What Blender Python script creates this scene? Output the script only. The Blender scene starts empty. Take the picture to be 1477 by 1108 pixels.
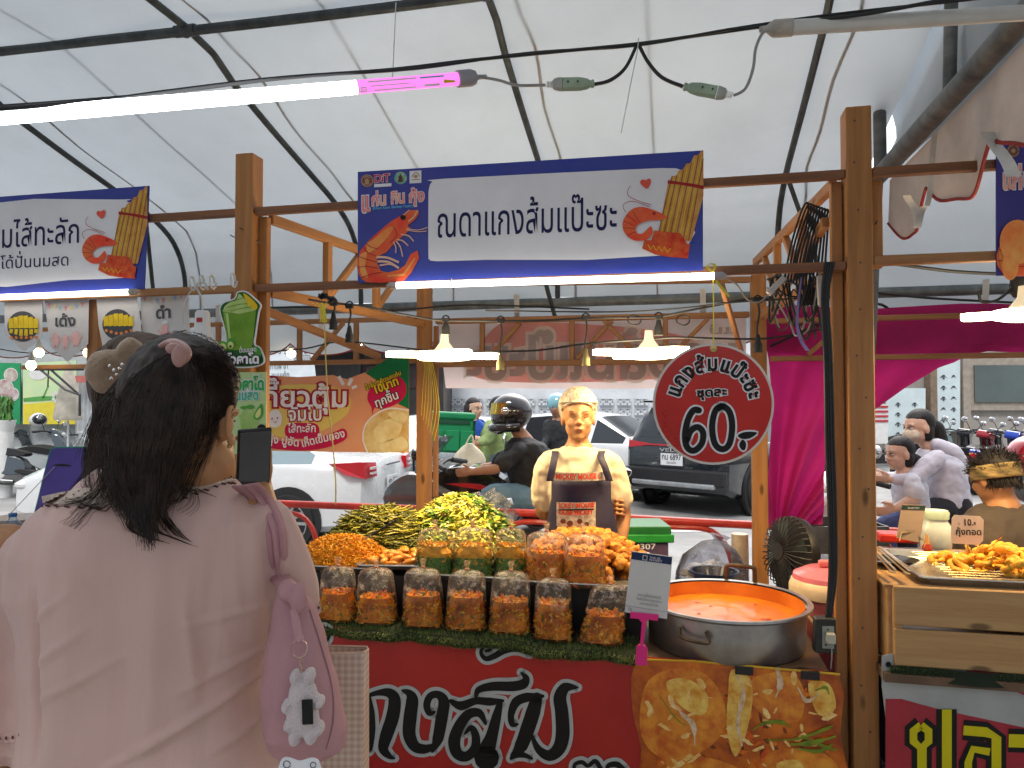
import bpy, bmesh, math, random
import numpy as np
from mathutils import Vector as V, Matrix, noise
R = math.radians; PI = math.pi; sin = math.sin; cos = math.cos
random.seed(7)
SC = bpy.context.scene; COL = SC.collection
# ---------------------------------------------------------------- camera
F = 1055.0; CH = 1.6; TILT = R(1.52)
cam = bpy.data.cameras.new('camera'); cam.sensor_width = 36; cam.lens = 36*F/1477
cam.clip_end = 600; cam.clip_start = 0.05
camo = bpy.data.objects.new('camera', cam); COL.objects.link(camo)
camo.location = (0, 0, CH); camo.rotation_euler = (R(90)+TILT, 0, 0)
SC.camera = camo
# ---------------------------------------------------------------- daylight (bright overcast)
wd = bpy.data.worlds.new('World'); SC.world = wd; wd.use_nodes = True
nt = wd.node_tree; bg = nt.nodes['Background']
sky = nt.nodes.new('ShaderNodeTexSky'); sky.sky_type = 'NISHITA'; sky.sun_disc = False
sky.sun_elevation = R(55); sky.sun_rotation = R(20); sky.dust_density = 6; sky.air_density = 1.2; sky.ozone_density = 1.5
hs = nt.nodes.new('ShaderNodeHueSaturation'); hs.inputs['Saturation'].default_value = 0.35
nt.links.new(sky.outputs[0], hs.inputs['Color']); nt.links.new(hs.outputs[0], bg.inputs[0])
bg.inputs[1].default_value = 0.15
sl = bpy.data.lights.new('sun', 'SUN'); sl.energy = 1.4; sl.angle = R(20); sl.color = (1, .97, .93)
so = bpy.data.objects.new('sun', sl); COL.objects.link(so); so.rotation_euler = (R(35), 0, R(-20))
SC.view_settings.view_transform = 'Standard'; SC.view_settings.look = 'None'
SC.view_settings.exposure = 0.95; SC.view_settings.gamma = 1
SC.render.engine = 'CYCLES'
cy = SC.cycles; cy.use_denoising = True; cy.max_bounces = 8; cy.diffuse_bounces = 4; cy.glossy_bounces = 3
cy.transmission_bounces = 6; cy.transparent_max_bounces = 24; cy.sample_clamp_indirect = 6
cy.caustics_reflective = False; cy.caustics_refractive = False; cy.use_adaptive_sampling = True; cy.adaptive_threshold = 0.02
try: cy.denoiser = 'OPENIMAGEDENOISE'
except Exception: pass
# ---------------------------------------------------------------- where a ray of the photograph meets the world
def ray(x, y):
    a = (x-738.5)/F; b = (554-y)/F
    return V((a, cos(TILT)-b*sin(TILT), sin(TILT)+b*cos(TILT)))
CO = V((0, 0, CH))
def P(x, y, D): d = ray(x, y); return CO+d*(D/d.y)
def Q(x, y, z): d = ray(x, y); return CO+d*((z-CH)/d.z)
A = R(12.5); SU = V((cos(A), -sin(A), 0)); SV = V((sin(A), cos(A), 0)); UP = V((0, 0, 1))
def S(u, v, z): return SU*u+SV*v+UP*z
def PS(x, y, v): d = ray(x, y); return CO+d*(v/d.dot(SV))
def uvz(p): return V((p.dot(SU), p.dot(SV), p.z))
# ---------------------------------------------------------------- materials
MT = {}
def M(name, col=(.5, .5, .5), rough=.6, metal=0, var=.12, scale=8, bump=0, bscale=40, col2=None, emit=None, es=0, trans=0, alpha=1, coat=0, sheen=0, sss=0, stretch=None, spec=.5, ior=1.45, dirt=0):
    if name in MT: return MT[name]
    m = bpy.data.materials.new(name); m.use_nodes = True; n = m.node_tree; b = n.nodes['Principled BSDF']
    b.inputs['Roughness'].default_value = rough; b.inputs['Metallic'].default_value = metal
    b.inputs['Specular IOR Level'].default_value = spec; b.inputs['IOR'].default_value = ior
    tc = n.nodes.new('ShaderNodeTexCoord'); mp = n.nodes.new('ShaderNodeMapping'); n.links.new(tc.outputs['Object'], mp.inputs[0])
    if stretch: mp.inputs['Scale'].default_value = stretch
    c2 = col2 if col2 else tuple(min(1, c*(1-2*var)) for c in col)
    c1 = col if col2 else tuple(min(1, c*(1+var*.6)) for c in col)
    if emit:
        b.inputs['Emission Color'].default_value = (*emit, 1); b.inputs['Emission Strength'].default_value = es
    if var or col2:
        nz = n.nodes.new('ShaderNodeTexNoise'); nz.inputs['Scale'].default_value = scale; nz.inputs['Detail'].default_value = 6; nz.inputs['Roughness'].default_value = .6
        n.links.new(mp.outputs[0], nz.inputs['Vector'])
        rp = n.nodes.new('ShaderNodeValToRGB'); rp.color_ramp.elements[0].position = .36; rp.color_ramp.elements[1].position = .64
        rp.color_ramp.elements[0].color = (*c2, 1); rp.color_ramp.elements[1].color = (*c1, 1)
        n.links.new(nz.outputs[0], rp.inputs[0]); out = rp.outputs[0]
        if dirt:
            nd = n.nodes.new('ShaderNodeTexNoise'); nd.inputs['Scale'].default_value = 1.7; nd.inputs['Detail'].default_value = 9; nd.inputs['Roughness'].default_value = .7
            n.links.new(tc.outputs['Object'], nd.inputs['Vector'])
            rd = n.nodes.new('ShaderNodeValToRGB'); rd.color_ramp.elements[0].position = .5; rd.color_ramp.elements[1].position = .72
            rd.color_ramp.elements[0].color = (0, 0, 0, 1); rd.color_ramp.elements[1].color = (dirt, dirt, dirt, 1)
            n.links.new(nd.outputs[0], rd.inputs[0]); mx = n.nodes.new('ShaderNodeMix'); mx.data_type = 'RGBA'
            n.links.new(rd.outputs[0], mx.inputs[0]); n.links.new(out, mx.inputs[6]); mx.inputs[7].default_value = (.06, .05, .04, 1); out = mx.outputs[2]
        n.links.new(out, b.inputs['Base Color'])
        mr = n.nodes.new('ShaderNodeMapRange'); mr.inputs[3].default_value = max(0, rough-.07); mr.inputs[4].default_value = min(1, rough+.1)
        n.links.new(nz.outputs[0], mr.inputs[0]); n.links.new(mr.outputs[0], b.inputs['Roughness'])
    else: b.inputs['Base Color'].default_value = (*col, 1)
    if bump:
        nb = n.nodes.new('ShaderNodeTexNoise'); nb.inputs['Scale'].default_value = bscale; nb.inputs['Detail'].default_value = 5
        n.links.new(mp.outputs[0], nb.inputs['Vector']); bp = n.nodes.new('ShaderNodeBump'); bp.inputs['Strength'].default_value = min(1, bump); bp.inputs['Distance'].default_value = .01
        n.links.new(nb.outputs[0], bp.inputs['Height']); n.links.new(bp.outputs[0], b.inputs['Normal'])
    b.inputs['Transmission Weight'].default_value = trans; b.inputs['Coat Weight'].default_value = coat
    b.inputs['Sheen Weight'].default_value = sheen
    if sss: b.inputs['Subsurface Weight'].default_value = sss; b.inputs['Subsurface Scale'].default_value = .01; b.inputs['Subsurface Radius'].default_value = (1, .4, .2)
    if alpha < 1: b.inputs['Alpha'].default_value = alpha
    MT[name] = m; return m
def Mcloth(name, col, tr=.4, var=.05, scale=3, bump=.15, bscale=14, dirt=0):
    'thin sheet that lets daylight through'
    if name in MT: return MT[name]
    m = M(name, col, .75, var=var, scale=scale, bump=bump, bscale=bscale, dirt=dirt); n = m.node_tree; b = n.nodes['Principled BSDF']
    t = n.nodes.new('ShaderNodeBsdfTranslucent'); mx = n.nodes.new('ShaderNodeMixShader'); mx.inputs[0].default_value = tr
    src = b.inputs['Base Color'].links
    if src: n.links.new(src[0].from_socket, t.inputs[0])
    else: t.inputs[0].default_value = (*col, 1)
    n.links.new(b.outputs[0], mx.inputs[1]); n.links.new(t.outputs[0], mx.inputs[2]); n.links.new(mx.outputs[0], n.nodes['Material Output'].inputs[0])
    return m
def Mfilm(name, tint=(1, 1, 1), haze=.25, hc=(.8, .8, .8), scale=30, fog=None):
    'thin clear plastic: mostly see-through, glossy at grazing angles, patches of condensation'
    if name in MT: return MT[name]
    m = bpy.data.materials.new(name); m.use_nodes = True; n = m.node_tree; n.nodes.remove(n.nodes['Principled BSDF']); o = n.nodes['Material Output']
    T = n.nodes.new('ShaderNodeBsdfTransparent'); T.inputs[0].default_value = (*tint, 1)
    G = n.nodes.new('ShaderNodeBsdfGlossy'); G.inputs['Roughness'].default_value = .1; G.inputs[0].default_value = (1, 1, 1, 1)
    D = n.nodes.new('ShaderNodeBsdfDiffuse'); D.inputs[0].default_value = (*hc, 1)
    TL = n.nodes.new('ShaderNodeBsdfTranslucent'); TL.inputs[0].default_value = (*hc, 1)
    dm = n.nodes.new('ShaderNodeMixShader'); n.links.new(D.outputs[0], dm.inputs[1]); n.links.new(TL.outputs[0], dm.inputs[2])
    tc = n.nodes.new('ShaderNodeTexCoord'); nz = n.nodes.new('ShaderNodeTexNoise'); nz.inputs['Scale'].default_value = scale; nz.inputs['Detail'].default_value = 7; nz.inputs['Roughness'].default_value = .75
    n.links.new(tc.outputs['Object'], nz.inputs['Vector'])
    r = n.nodes.new('ShaderNodeMapRange'); r.inputs[1].default_value = .5; r.inputs[2].default_value = .68; r.inputs[3].default_value = haze*.25; r.inputs[4].default_value = min(.95, haze*3)
    n.links.new(nz.outputs[0], r.inputs[0])
    if fog:        # condensation gathers above the filling
        sz = n.nodes.new('ShaderNodeSeparateXYZ'); n.links.new(tc.outputs['Object'], sz.inputs[0]); fr_ = n.nodes.new('ShaderNodeMapRange'); fr_.inputs[1].default_value = fog[0]; fr_.inputs[2].default_value = fog[1]; fr_.inputs[3].default_value = .12; fr_.inputs[4].default_value = 1
        n.links.new(sz.outputs[2], fr_.inputs[0]); mu = n.nodes.new('ShaderNodeMath'); mu.operation = 'MULTIPLY'; n.links.new(fr_.outputs[0], mu.inputs[0]); n.links.new(r.outputs[0], mu.inputs[1]); r = mu
    m1 = n.nodes.new('ShaderNodeMixShader'); n.links.new(r.outputs[0], m1.inputs[0]); n.links.new(T.outputs[0], m1.inputs[1]); n.links.new(dm.outputs[0], m1.inputs[2])
    lw = n.nodes.new('ShaderNodeLayerWeight'); lw.inputs[0].default_value = .14
    m2 = n.nodes.new('ShaderNodeMixShader'); n.links.new(lw.outputs['Fresnel'], m2.inputs[0]); n.links.new(m1.outputs[0], m2.inputs[1]); n.links.new(G.outputs[0], m2.inputs[2])
    bp = n.nodes.new('ShaderNodeBump'); bp.inputs['Strength'].default_value = .9; bp.inputs['Distance'].default_value = .008; n.links.new(nz.outputs[0], bp.inputs['Height']); n.links.new(bp.outputs[0], G.inputs['Normal']); n.links.new(bp.outputs[0], lw.inputs['Normal'])
    n.links.new(m2.outputs[0], o.inputs[0]); MT[name] = m; return m
def Mwood(name, c1, c2, axis=2, rough=.6):
    'timber: grain stretched along one object axis, with knots'
    if name in MT: return MT[name]
    st = [30, 30, 30]; st[axis] = 2.2
    m = M(name, c1, rough, col2=c2, scale=1.0, stretch=tuple(st), bump=.15, bscale=3)
    n = m.node_tree; tc = n.nodes['Texture Coordinate']; b = n.nodes['Principled BSDF']; src = b.inputs['Base Color'].links[0].from_socket
    vo = n.nodes.new('ShaderNodeTexVoronoi'); vo.inputs['Scale'].default_value = 1
    mp = n.nodes.new('ShaderNodeMapping'); s2 = [9, 9, 9]; s2[axis] = 3.2; mp.inputs['Scale'].default_value = s2
    n.links.new(tc.outputs['Object'], mp.inputs[0]); n.links.new(mp.outputs[0], vo.inputs['Vector'])
    r = n.nodes.new('ShaderNodeValToRGB'); r.color_ramp.elements[0].position = .07; r.color_ramp.elements[0].color = (.9, .9, .9, 1); r.color_ramp.elements[1].position = .14; r.color_ramp.elements[1].color = (0, 0, 0, 1)
    n.links.new(vo.outputs['Distance'], r.inputs[0]); mx = n.nodes.new('ShaderNodeMix'); mx.data_type = 'RGBA'
    n.links.new(r.outputs[0], mx.inputs[0]); n.links.new(src, mx.inputs[6]); mx.inputs[7].default_value = (*[c*.3 for c in c2], 1); n.links.new(mx.outputs[2], b.inputs['Base Color'])
    return m
# ---------------------------------------------------------------- mesh builder
class MB:
    def __init__(s): s.v = []; s.f = []; s.mi = []; s.cur = 0
    def add(s, vs, fs):
        b = len(s.v); s.v += [V(p) for p in vs]; s.f += [tuple(i+b for i in f) for f in fs]; s.mi += [s.cur]*len(fs); return s
    def box(s, c, d, X=None, Y=None, Z=None):
        X = X or V((1, 0, 0)); Y = Y or V((0, 1, 0)); Z = Z or X.cross(Y); c = V(c); d = [k/2 for k in d]
        vs = [c+X*(d[0]*i)+Y*(d[1]*j)+Z*(d[2]*k) for i in (-1, 1) for j in (-1, 1) for k in (-1, 1)]
        return s.add(vs, [(0, 1, 3, 2), (4, 6, 7, 5), (0, 4, 5, 1), (2, 3, 7, 6), (0, 2, 6, 4), (1, 5, 7, 3)])
    def bar(s, a, b, w, h, up=UP):
        a = V(a); b = V(b); X = (b-a); L = X.length; X.normalize(); Y = V(up).cross(X)
        if Y.length < 1e-3: Y = V((0, 1, 0)).cross(X)
        Y.normalize(); return s.box((a+b)/2, (L, w, h), X, Y, X.cross(Y))
    def tube(s, pts, r, n=8, cap=True, flat=1):
        pts = [V(p) for p in pts]; m = len(pts)
        rs = r if isinstance(r, (list, tuple)) else [r]*m
        b = len(s.v); N = None; fs = []
        for i, p in enumerate(pts):
            t = (pts[min(i+1, m-1)]-pts[max(i-1, 0)])
            if t.length < 1e-9: t = V((0, 0, 1))
            t.normalize()
            if N is None:
                N = V((0, 0, 1)).cross(t)
                if N.length < .05: N = V((0, 1, 0)).cross(t)
            N = (N-t*N.dot(t)).normalized(); Bn = t.cross(N)
            for k in range(n):
                a = 2*PI*k/n; s.v.append(p+N*(rs[i]*cos(a))+Bn*(rs[i]*flat*sin(a)))
        for i in range(m-1):
            for k in range(n):
                k2 = (k+1) % n; fs.append((b+i*n+k, b+i*n+k2, b+(i+1)*n+k2, b+(i+1)*n+k))
        if cap: fs.append(tuple(b+k for k in range(n))[::-1]); fs.append(tuple(b+(m-1)*n+k for k in range(n)))
        s.f += fs; s.mi += [s.cur]*len(fs); return s
    def lathe(s, prof, c=(0, 0, 0), n=24, ax=None, sx=1, sy=1, cap=True):
        'prof: (r, h) pairs round the axis ax'
        c = V(c); Z = (V(ax).normalized() if ax is not None else V((0, 0, 1))); X = V((0, 1, 0)).cross(Z)
        if X.length < .1: X = V((1, 0, 0)).cross(Z)
        X.normalize(); Y = Z.cross(X); b = len(s.v); m = len(prof); fs = []
        for r, h in prof:
            for k in range(n): a = 2*PI*k/n; s.v.append(c+X*(r*sx*cos(a))+Y*(r*sy*sin(a))+Z*h)
        for i in range(m-1):
            for k in range(n):
                k2 = (k+1) % n; fs.append((b+i*n+k, b+i*n+k2, b+(i+1)*n+k2, b+(i+1)*n+k))
        if cap and prof[0][0] > 1e-5: fs.append(tuple(b+k for k in range(n))[::-1])
        if cap and prof[-1][0] > 1e-5: fs.append(tuple(b+(m-1)*n+k for k in range(n)))
        s.f += fs; s.mi += [s.cur]*len(fs); return s
    def ell(s, c, r, n=12, X=None, Y=None, Z=None, fn=None):
        c = V(c); X = X or V((1, 0, 0)); Y = Y or V((0, 1, 0)); Z = Z or V((0, 0, 1)); r = (r, r, r) if isinstance(r, (int, float)) else r
        b = len(s.v); m = n//2+1; fs = []
        for i in range(m+1):
            th = PI*i/m
            for k in range(n):
                a = 2*PI*k/n; q = V((sin(th)*cos(a), sin(th)*sin(a), cos(th)))
                if fn: q = q*fn(q)
                s.v.append(c+X*(q.x*r[0])+Y*(q.y*r[1])+Z*(q.z*r[2]))
        for i in range(m):
            for k in range(n):
                k2 = (k+1) % n; fs.append((b+i*n+k, b+(i+1)*n+k, b+(i+1)*n+k2, b+i*n+k2))
        s.f += fs; s.mi += [s.cur]*len(fs); return s
    def prism(s, pts, ext):
        'polygon of 3-D points given depth by the vector ext'
        n = len(pts); pts = [V(p) for p in pts]; vs = pts+[p+ext for p in pts]
        return s.add(vs, [tuple(range(n)), tuple(range(n, 2*n))[::-1]]+[(i, (i+1) % n, n+(i+1) % n, n+i)[::-1] for i in range(n)])
    def poly(s, pts): return s.add(pts, [tuple(range(len(pts)))])
    def loft(s, rings, cap=True):
        n = len(rings[0]); b = len(s.v); fs = []
        for r in rings: s.v += [V(p) for p in r]
        for i in range(len(rings)-1):
            for k in range(n): k2 = (k+1) % n; fs.append((b+i*n+k, b+i*n+k2, b+(i+1)*n+k2, b+(i+1)*n+k))
        if cap: fs.append(tuple(b+k for k in range(n))[::-1]); fs.append(tuple(b+(len(rings)-1)*n+k for k in range(n)))
        s.f += fs; s.mi += [s.cur]*len(fs); return s
    def grid(s, fn, nu, nv):
        'open sheet fn(a, b), a and b in 0..1'
        b = len(s.v); fs = []
        for j in range(nv+1):
            for i in range(nu+1): s.v.append(V(fn(i/nu, j/nv)))
        for j in range(nv):
            for i in range(nu): k = b+j*(nu+1)+i; fs.append((k, k+1, k+nu+2, k+nu+1))
        s.f += fs; s.mi += [s.cur]*len(fs); return s
    def mesh(s, name, mats):
        me = bpy.data.meshes.new(name); me.from_pydata([tuple(p) for p in s.v], [], s.f); me.update()
        for m in (mats if isinstance(mats, (list, tuple)) else [mats]): me.materials.append(m)
        if len(me.materials) > 1: me.polygons.foreach_set('material_index', s.mi)
        return me
def smooth(o, ang=40):
    me = o.data; bm = bmesh.new(); bm.from_mesh(me)
    for f in bm.faces: f.smooth = True
    for e in bm.edges:
        if len(e.link_faces) == 2 and e.calc_face_angle(0) > R(ang): e.smooth = False
    bm.to_mesh(me); bm.free(); return o
def obj(name, mb, mat, parent=None, sm=40, bevel=0, origin=None, solid=0):
    me = mb.mesh(name, mat) if isinstance(mb, MB) else mb
    if origin is None and parent is None and isinstance(mb, MB) and mb.v:
        origin = V((sum(p.x for p in mb.v)/len(mb.v), sum(p.y for p in mb.v)/len(mb.v), min(p.z for p in mb.v)))
    o = bpy.data.objects.new(name, me); COL.objects.link(o)
    if origin is not None: me.transform(Matrix.Translation(-V(origin))); o.location = origin
    if parent is not None:
        o.parent = parent
        if not NOINV[0]: me.transform(Matrix.Translation(-wloc(parent)))
    if sm: smooth(o, sm)
    if bevel:
        b = o.modifiers.new('bevel', 'BEVEL'); b.width = bevel; b.segments = 2; b.limit_method = 'ANGLE'
    if solid:
        b = o.modifiers.new('thickness', 'SOLIDIFY'); b.thickness = solid; b.offset = 0
    return o
NOINV = [False]      # True while a thing is built in its own local coordinates
def wloc(o):
    p = V((0, 0, 0))
    while o is not None: p = p+o.location; o = o.parent
    return p
def tag(o, label, cat, group=None, kind=None):
    if label: o['label'] = label
    if cat: o['category'] = cat
    if group: o['group'] = group
    if kind: o['kind'] = kind
    return o
def thing(name, label, cat, loc=(0, 0, 0), group=None, rz=0):
    o = bpy.data.objects.new(name, None); COL.objects.link(o); o.location = loc; o.rotation_euler = (0, 0, rz); o.empty_display_size = .1
    return tag(o, label, cat, group)
def setting(name, mb, mat, **k): o = obj(name, mb, mat, **k); o['kind'] = 'structure'; return o
def copy_tree(o, parent=None):
    c = o.copy(); COL.objects.link(c)
    if parent is not None: c.parent = parent
    for ch in list(o.children): copy_tree(ch, c)
    return c
TMP = bpy.data.scenes.new('bake')
def bake(o):
    TMP.collection.objects.link(o); vl = TMP.view_layers[0]; vl.update(); dg = vl.depsgraph; return bpy.data.meshes.new_from_object(o.evaluated_get(dg))
def fuse(name, mb, mat, parent=None, voxel=.01, sm=4, fn=None, adapt=0):
    'overlapping shapes grown into one continuous skin'
    me = mb.mesh(name, mat); o = bpy.data.objects.new(name, me)
    r = o.modifiers.new('r', 'REMESH'); r.mode = 'VOXEL'; r.voxel_size = voxel
    s = o.modifiers.new('s', 'SMOOTH'); s.iterations = sm; s.factor = .5
    m2 = bake(o)
    bpy.data.objects.remove(o); bpy.data.meshes.remove(me)
    if fn:
        n_ = len(m2.vertices); co = np.empty(n_*3, 'f'); no = np.empty(n_*3, 'f'); m2.vertices.foreach_get('co', co); m2.vertices.foreach_get('normal', no)
        co = co.reshape(-1, 3); no = no.reshape(-1, 3); out = np.array([fn(V(a), V(b)) for a, b in zip(co, no)], 'f'); m2.vertices.foreach_set('co', out.ravel()); m2.update()
    m2.materials.clear()
    for m in (mat if isinstance(mat, (list, tuple)) else [mat]): m2.materials.append(m)
    o = bpy.data.objects.new(name, m2); COL.objects.link(o)
    m2.polygons.foreach_set('use_smooth', [True]*len(m2.polygons))
    if parent is not None:
        o.parent = parent
        if not NOINV[0]: m2.transform(Matrix.Translation(-wloc(parent)))
    return o
def spline(pts, n=8):
    'Catmull-Rom through the points'
    pts = [V(p) for p in pts]; out = []
    for i in range(len(pts)-1):
        a = pts[max(i-1, 0)]; b = pts[i]; c = pts[i+1]; d = pts[min(i+2, len(pts)-1)]
        for k in range(n):
            t = k/n; out.append(.5*((2*b)+(c-a)*t+(2*a-5*b+4*c-d)*t*t+(3*b-a-3*c+d)*t**3))
    return out+[pts[-1]]
def sp2(pts, n=5, closed=True):
    'smooth closed outline through 2-D points'
    m = len(pts); out = []
    for i in range(m if closed else m-1):
        g = (lambda k: pts[k % m]) if closed else (lambda k: pts[min(max(k, 0), m-1)])
        a, b, c, d = g(i-1), g(i), g(i+1), g(i+2)
        for k in range(n):
            t = k/n; out.append(tuple(.5*(2*b[j]+(c[j]-a[j])*t+(2*a[j]-5*b[j]+4*c[j]-d[j])*t*t+(3*b[j]-a[j]-3*c[j]+d[j])*t**3) for j in (0, 1)))
    if not closed: out.append(tuple(pts[-1]))
    return out
# ---------------------------------------------------------------- lettering
GL = {}
def glyph(ch, off=0, res=3):
    k = (ch, round(off, 4))
    if k in GL: return GL[k]
    def mk(s, o_):
        c = bpy.data.curves.new('t', 'FONT'); c.body = s; c.size = 1; c.resolution_u = res; c.offset = o_
        o = bpy.data.objects.new('t', c)
        m = bake(o); vs = [tuple(v.co)[:2] for v in m.vertices]; fs = [tuple(p.vertices) for p in m.polygons]
        bpy.data.objects.remove(o); bpy.data.curves.remove(c); bpy.data.meshes.remove(m); return vs, fs
    if ch == ' ': GL[k] = ([], [], .28); return GL[k]
    if off: adv = glyph(ch)[2]
    else:
        two = mk(ch+'|', 0)[0]; adv = max(p[0] for p in two)-.168
    vs, fs = mk(ch, off); GL[k] = (vs, fs, adv); return GL[k]
UPV = 'ัิีึื็ํำ'; TONE = '่้๊๋์'
def typeset(s, off=0, track=0):
    'flat glyph polygons of one line; tone marks are raised when they stack on a vowel'
    x = 0; out = []; prev = ''
    for i, ch in enumerate(s):
        vs, fs, adv = glyph(ch, off); dy = 0; dx = 0
        nx = s[i+1] if i+1 < len(s) else ''
        if ch in TONE and (prev in UPV or nx == 'ำ'): dy = .2
        if ch in TONE+UPV and (prev in 'ปฝฟ' or (i > 1 and s[i-2] in 'ปฝฟ' and prev in UPV)): dx = -.1
        if vs: out.append(([(p[0]+x+dx, p[1]+dy) for p in vs], fs, x+adv/2))
        x += adv+(track if adv > .02 else 0); prev = ch
    return out, x
class Panel:
    'a flat sign plane; outlines are given where the photograph shows them and land on the plane'
    def __init__(s, o, X, n=None, Z=None):
        s.o = V(o); s.X = V(X).normalized(); s.Z = V(Z).normalized() if Z else UP.copy(); s.n = s.X.cross(s.Z).normalized()
        if s.n.dot(CO-s.o) < 0: s.n = -s.n
    def hit(s, x, y, k=0):
        d = ray(x, y); t = (s.o-CO).dot(s.n)/d.dot(s.n); return CO+d*t+s.n*(k*.0007)
    def loc(s, p): return ((p-s.o).dot(s.X), (p-s.o).dot(s.Z))
    def at(s, a, b, k=0): return s.o+s.X*a+s.Z*b+s.n*(k*.0007)
    def poly(s, mb, pts, k=1): mb.poly([s.hit(x, y, k) for x, y in pts])
    def slab(s, mb, pts, k0=-6, k1=0):
        n = len(pts); fr = [s.hit(x, y, 0)+s.n*(k1*.0007) for x, y in pts]; mb.prism(fr, s.n*((k0-k1)*.0007))
    def text(s, mb, t, a, b, h, k=2, off=0, mirror=False, slant=0, track=0, xh=.558, warp=None):
        'baseline from pixel a to pixel b, letters h pixels tall'
        pa = s.hit(*a); pb = s.hit(*b); L = (pb-pa).length; X = (pb-pa).normalized(); Z = s.n.cross(X)
        if Z.z < 0: Z = -Z
        ph = s.hit((a[0]+b[0])/2, (a[1]+b[1])/2-h); hh = abs((ph-(pa+pb)/2).dot(Z)); sy = hh/xh
        g, W = typeset(t, off, track); sx = L/W
        for vs, fs, cx in g:
            q = []
            for x, y in vs:
                xx = x*sx+slant*y*sy; yy = y*sy
                if mirror: xx = L-xx
                if warp: xx, yy = warp(xx/L, yy/sy, L, sy)
                q.append(pa+X*xx+Z*yy+s.n*(k*.0007))
            mb.add(q, fs)
    def arc(s, mb, t, c, r, a0, a1, h, k=2, off=0, xh=.558, rpx=None):
        'text on a circle round pixel c, radius r px at the baseline, angles in degrees clockwise from 12 oclock'
        pc = s.hit(*c); sc = (s.hit(c[0]+50, c[1])-pc).length/50; g, W = typeset(t, off); sy = h*sc/xh; rr = r*sc
        for vs, fs, cx in g:
            q = []; ang = R(a0+(a1-a0)*cx/W); w = abs(R(a1-a0))*rr/W
            for x, y in vs:
                lx = (x-cx)*w; ly = rr+y*sy
                q.append(pc+s.X*(lx*cos(ang)+ly*sin(ang))+s.Z*(ly*cos(ang)-lx*sin(ang))+s.n*(k*.0007))
            mb.add(q, fs)
def circ(cx, cy, rx, ry=None, n=28, a0=0, a1=360):
    ry = ry or rx; m = n if a1-a0 < 360 else n
    return [(cx+rx*cos(R(a0+(a1-a0)*i/n)), cy-ry*sin(R(a0+(a1-a0)*i/n))) for i in range(n+(1 if a1-a0 < 360 else 0))]
def rrect(x0, y0, x1, y1, r, skew=0):
    out = []
    for cx, cy, s in ((x1-r, y0+r, 0), (x0+r, y0+r, 90), (x0+r, y1-r, 180), (x1-r, y1-r, 270)):
        for i in range(6):
            a = R(s+90*i/5); px = cx+r*cos(a); out.append((px, cy-r*sin(a)+skew*(px-x0)))
    return out
def stroke(pts, w):
    'a brush line of varying width as one outline'
    m = len(pts); L = []; Rr = []; ws = w if isinstance(w, (list, tuple)) else [w]*m
    for i in range(m):
        a = pts[max(i-1, 0)]; b = pts[min(i+1, m-1)]; dx = b[0]-a[0]; dy = b[1]-a[1]; l = math.hypot(dx, dy) or 1
        k = ws[i*len(ws)//m] if len(ws) != m else ws[i]
        L.append((pts[i][0]-dy/l*k/2, pts[i][1]+dx/l*k/2)); Rr.append((pts[i][0]+dy/l*k/2, pts[i][1]-dx/l*k/2))
    return L+Rr[::-1]
def grow(pts, d):
    'outline pushed outward by d pixels'
    ar = sum(pts[i-1][0]*pts[i][1]-pts[i][0]*pts[i-1][1] for i in range(len(pts))); sg = 1 if ar > 0 else -1; out = []; m = len(pts)
    for i in range(m):
        a = pts[i-1]; b = pts[(i+1) % m]; dx = b[0]-a[0]; dy = b[1]-a[1]; l = math.hypot(dx, dy) or 1
        out.append((pts[i][0]+sg*dy/l*d, pts[i][1]-sg*dx/l*d))
    return out
# ================================================================ SETTING
conc = M('road_concrete', (.30, .30, .295), .85, var=.12, scale=1.3, bump=.3, bscale=60, dirt=.35)
g = MB(); g.grid(lambda a, b: (-60+120*a, -8+110*b, 0), 12, 12); setting('ground', g, conc, sm=0)
g = MB(); g.grid(lambda a, b: S(-9+18*a, -3+9.4*b, .004), 2, 2); setting('market_pavement', g, M('pavement', (.3, .3, .29), .85, var=.15, scale=3, bump=.3), sm=0)
g = MB()
for i in range(14): g.box((-20+i*3.1, 9.2, .006), (1.5, .12, .003))
setting('road_marking', g, M('road_paint', (.7, .7, .68), .7, var=.1), sm=0)
# far perimeter wall with breeze blocks
wallm = M('white_wall_paint', (.74, .77, .8), .8, var=.05, scale=2, dirt=.25); dark = M('deep_dark', (.03, .03, .035), .9, var=0)
W = thing('perimeter_wall', 'long white painted wall with rows of pierced breeze blocks behind the parked cars', 'wall', (-1, 16.3, 0))
g = MB(); g.box((-1, 16.3, 1.7), (13, .2, 3.4)); obj('wall_body', g, wallm, W, sm=0)
g = MB(); g.box((-1, 16.18, 3.43), (13.1, .36, .08)); obj('coping', g, wallm, W, sm=0)
bw, bh = .30, .145
g = MB(); g.cur = 0; g.box((0, .02, 0), (bw, .02, bh)); g.cur = 1
g.box((0, 0, bh/2-.006), (bw, .06, .012)); g.box((0, 0, -bh/2+.006), (bw, .06, .012))
for s_ in (-.5, 0, .5): g.box((s_*bw*(1-.04), 0, 0), (.012, .06, bh-.024))
for s_ in (-.25, .25):
    for q in (-1, 1): g.bar((s_*bw-.06, 0, -.055*q), (s_*bw+.06, 0, .055*q), .05, .016, up=(0, 1, 0))
    g.box((s_*bw, 0, 0), (.045, .05, .045), V((.7, 0, .7)), V((0, 1, 0)))
bm_ = g.mesh('breeze_block', [dark, wallm]); k = 0
for px in (607, 632, 661, 686, 711, 736, 761, 786, 808, 875, 900, 925):
    for row in range(5):
        p = P(px, 580+row*14.3, 16.15); o = bpy.data.objects.new('breeze_block', bm_); COL.objects.link(o); o.parent = W
        o.location = (p.x-W.location.x, 16.16-16.3, p.z); k += 1
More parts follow.
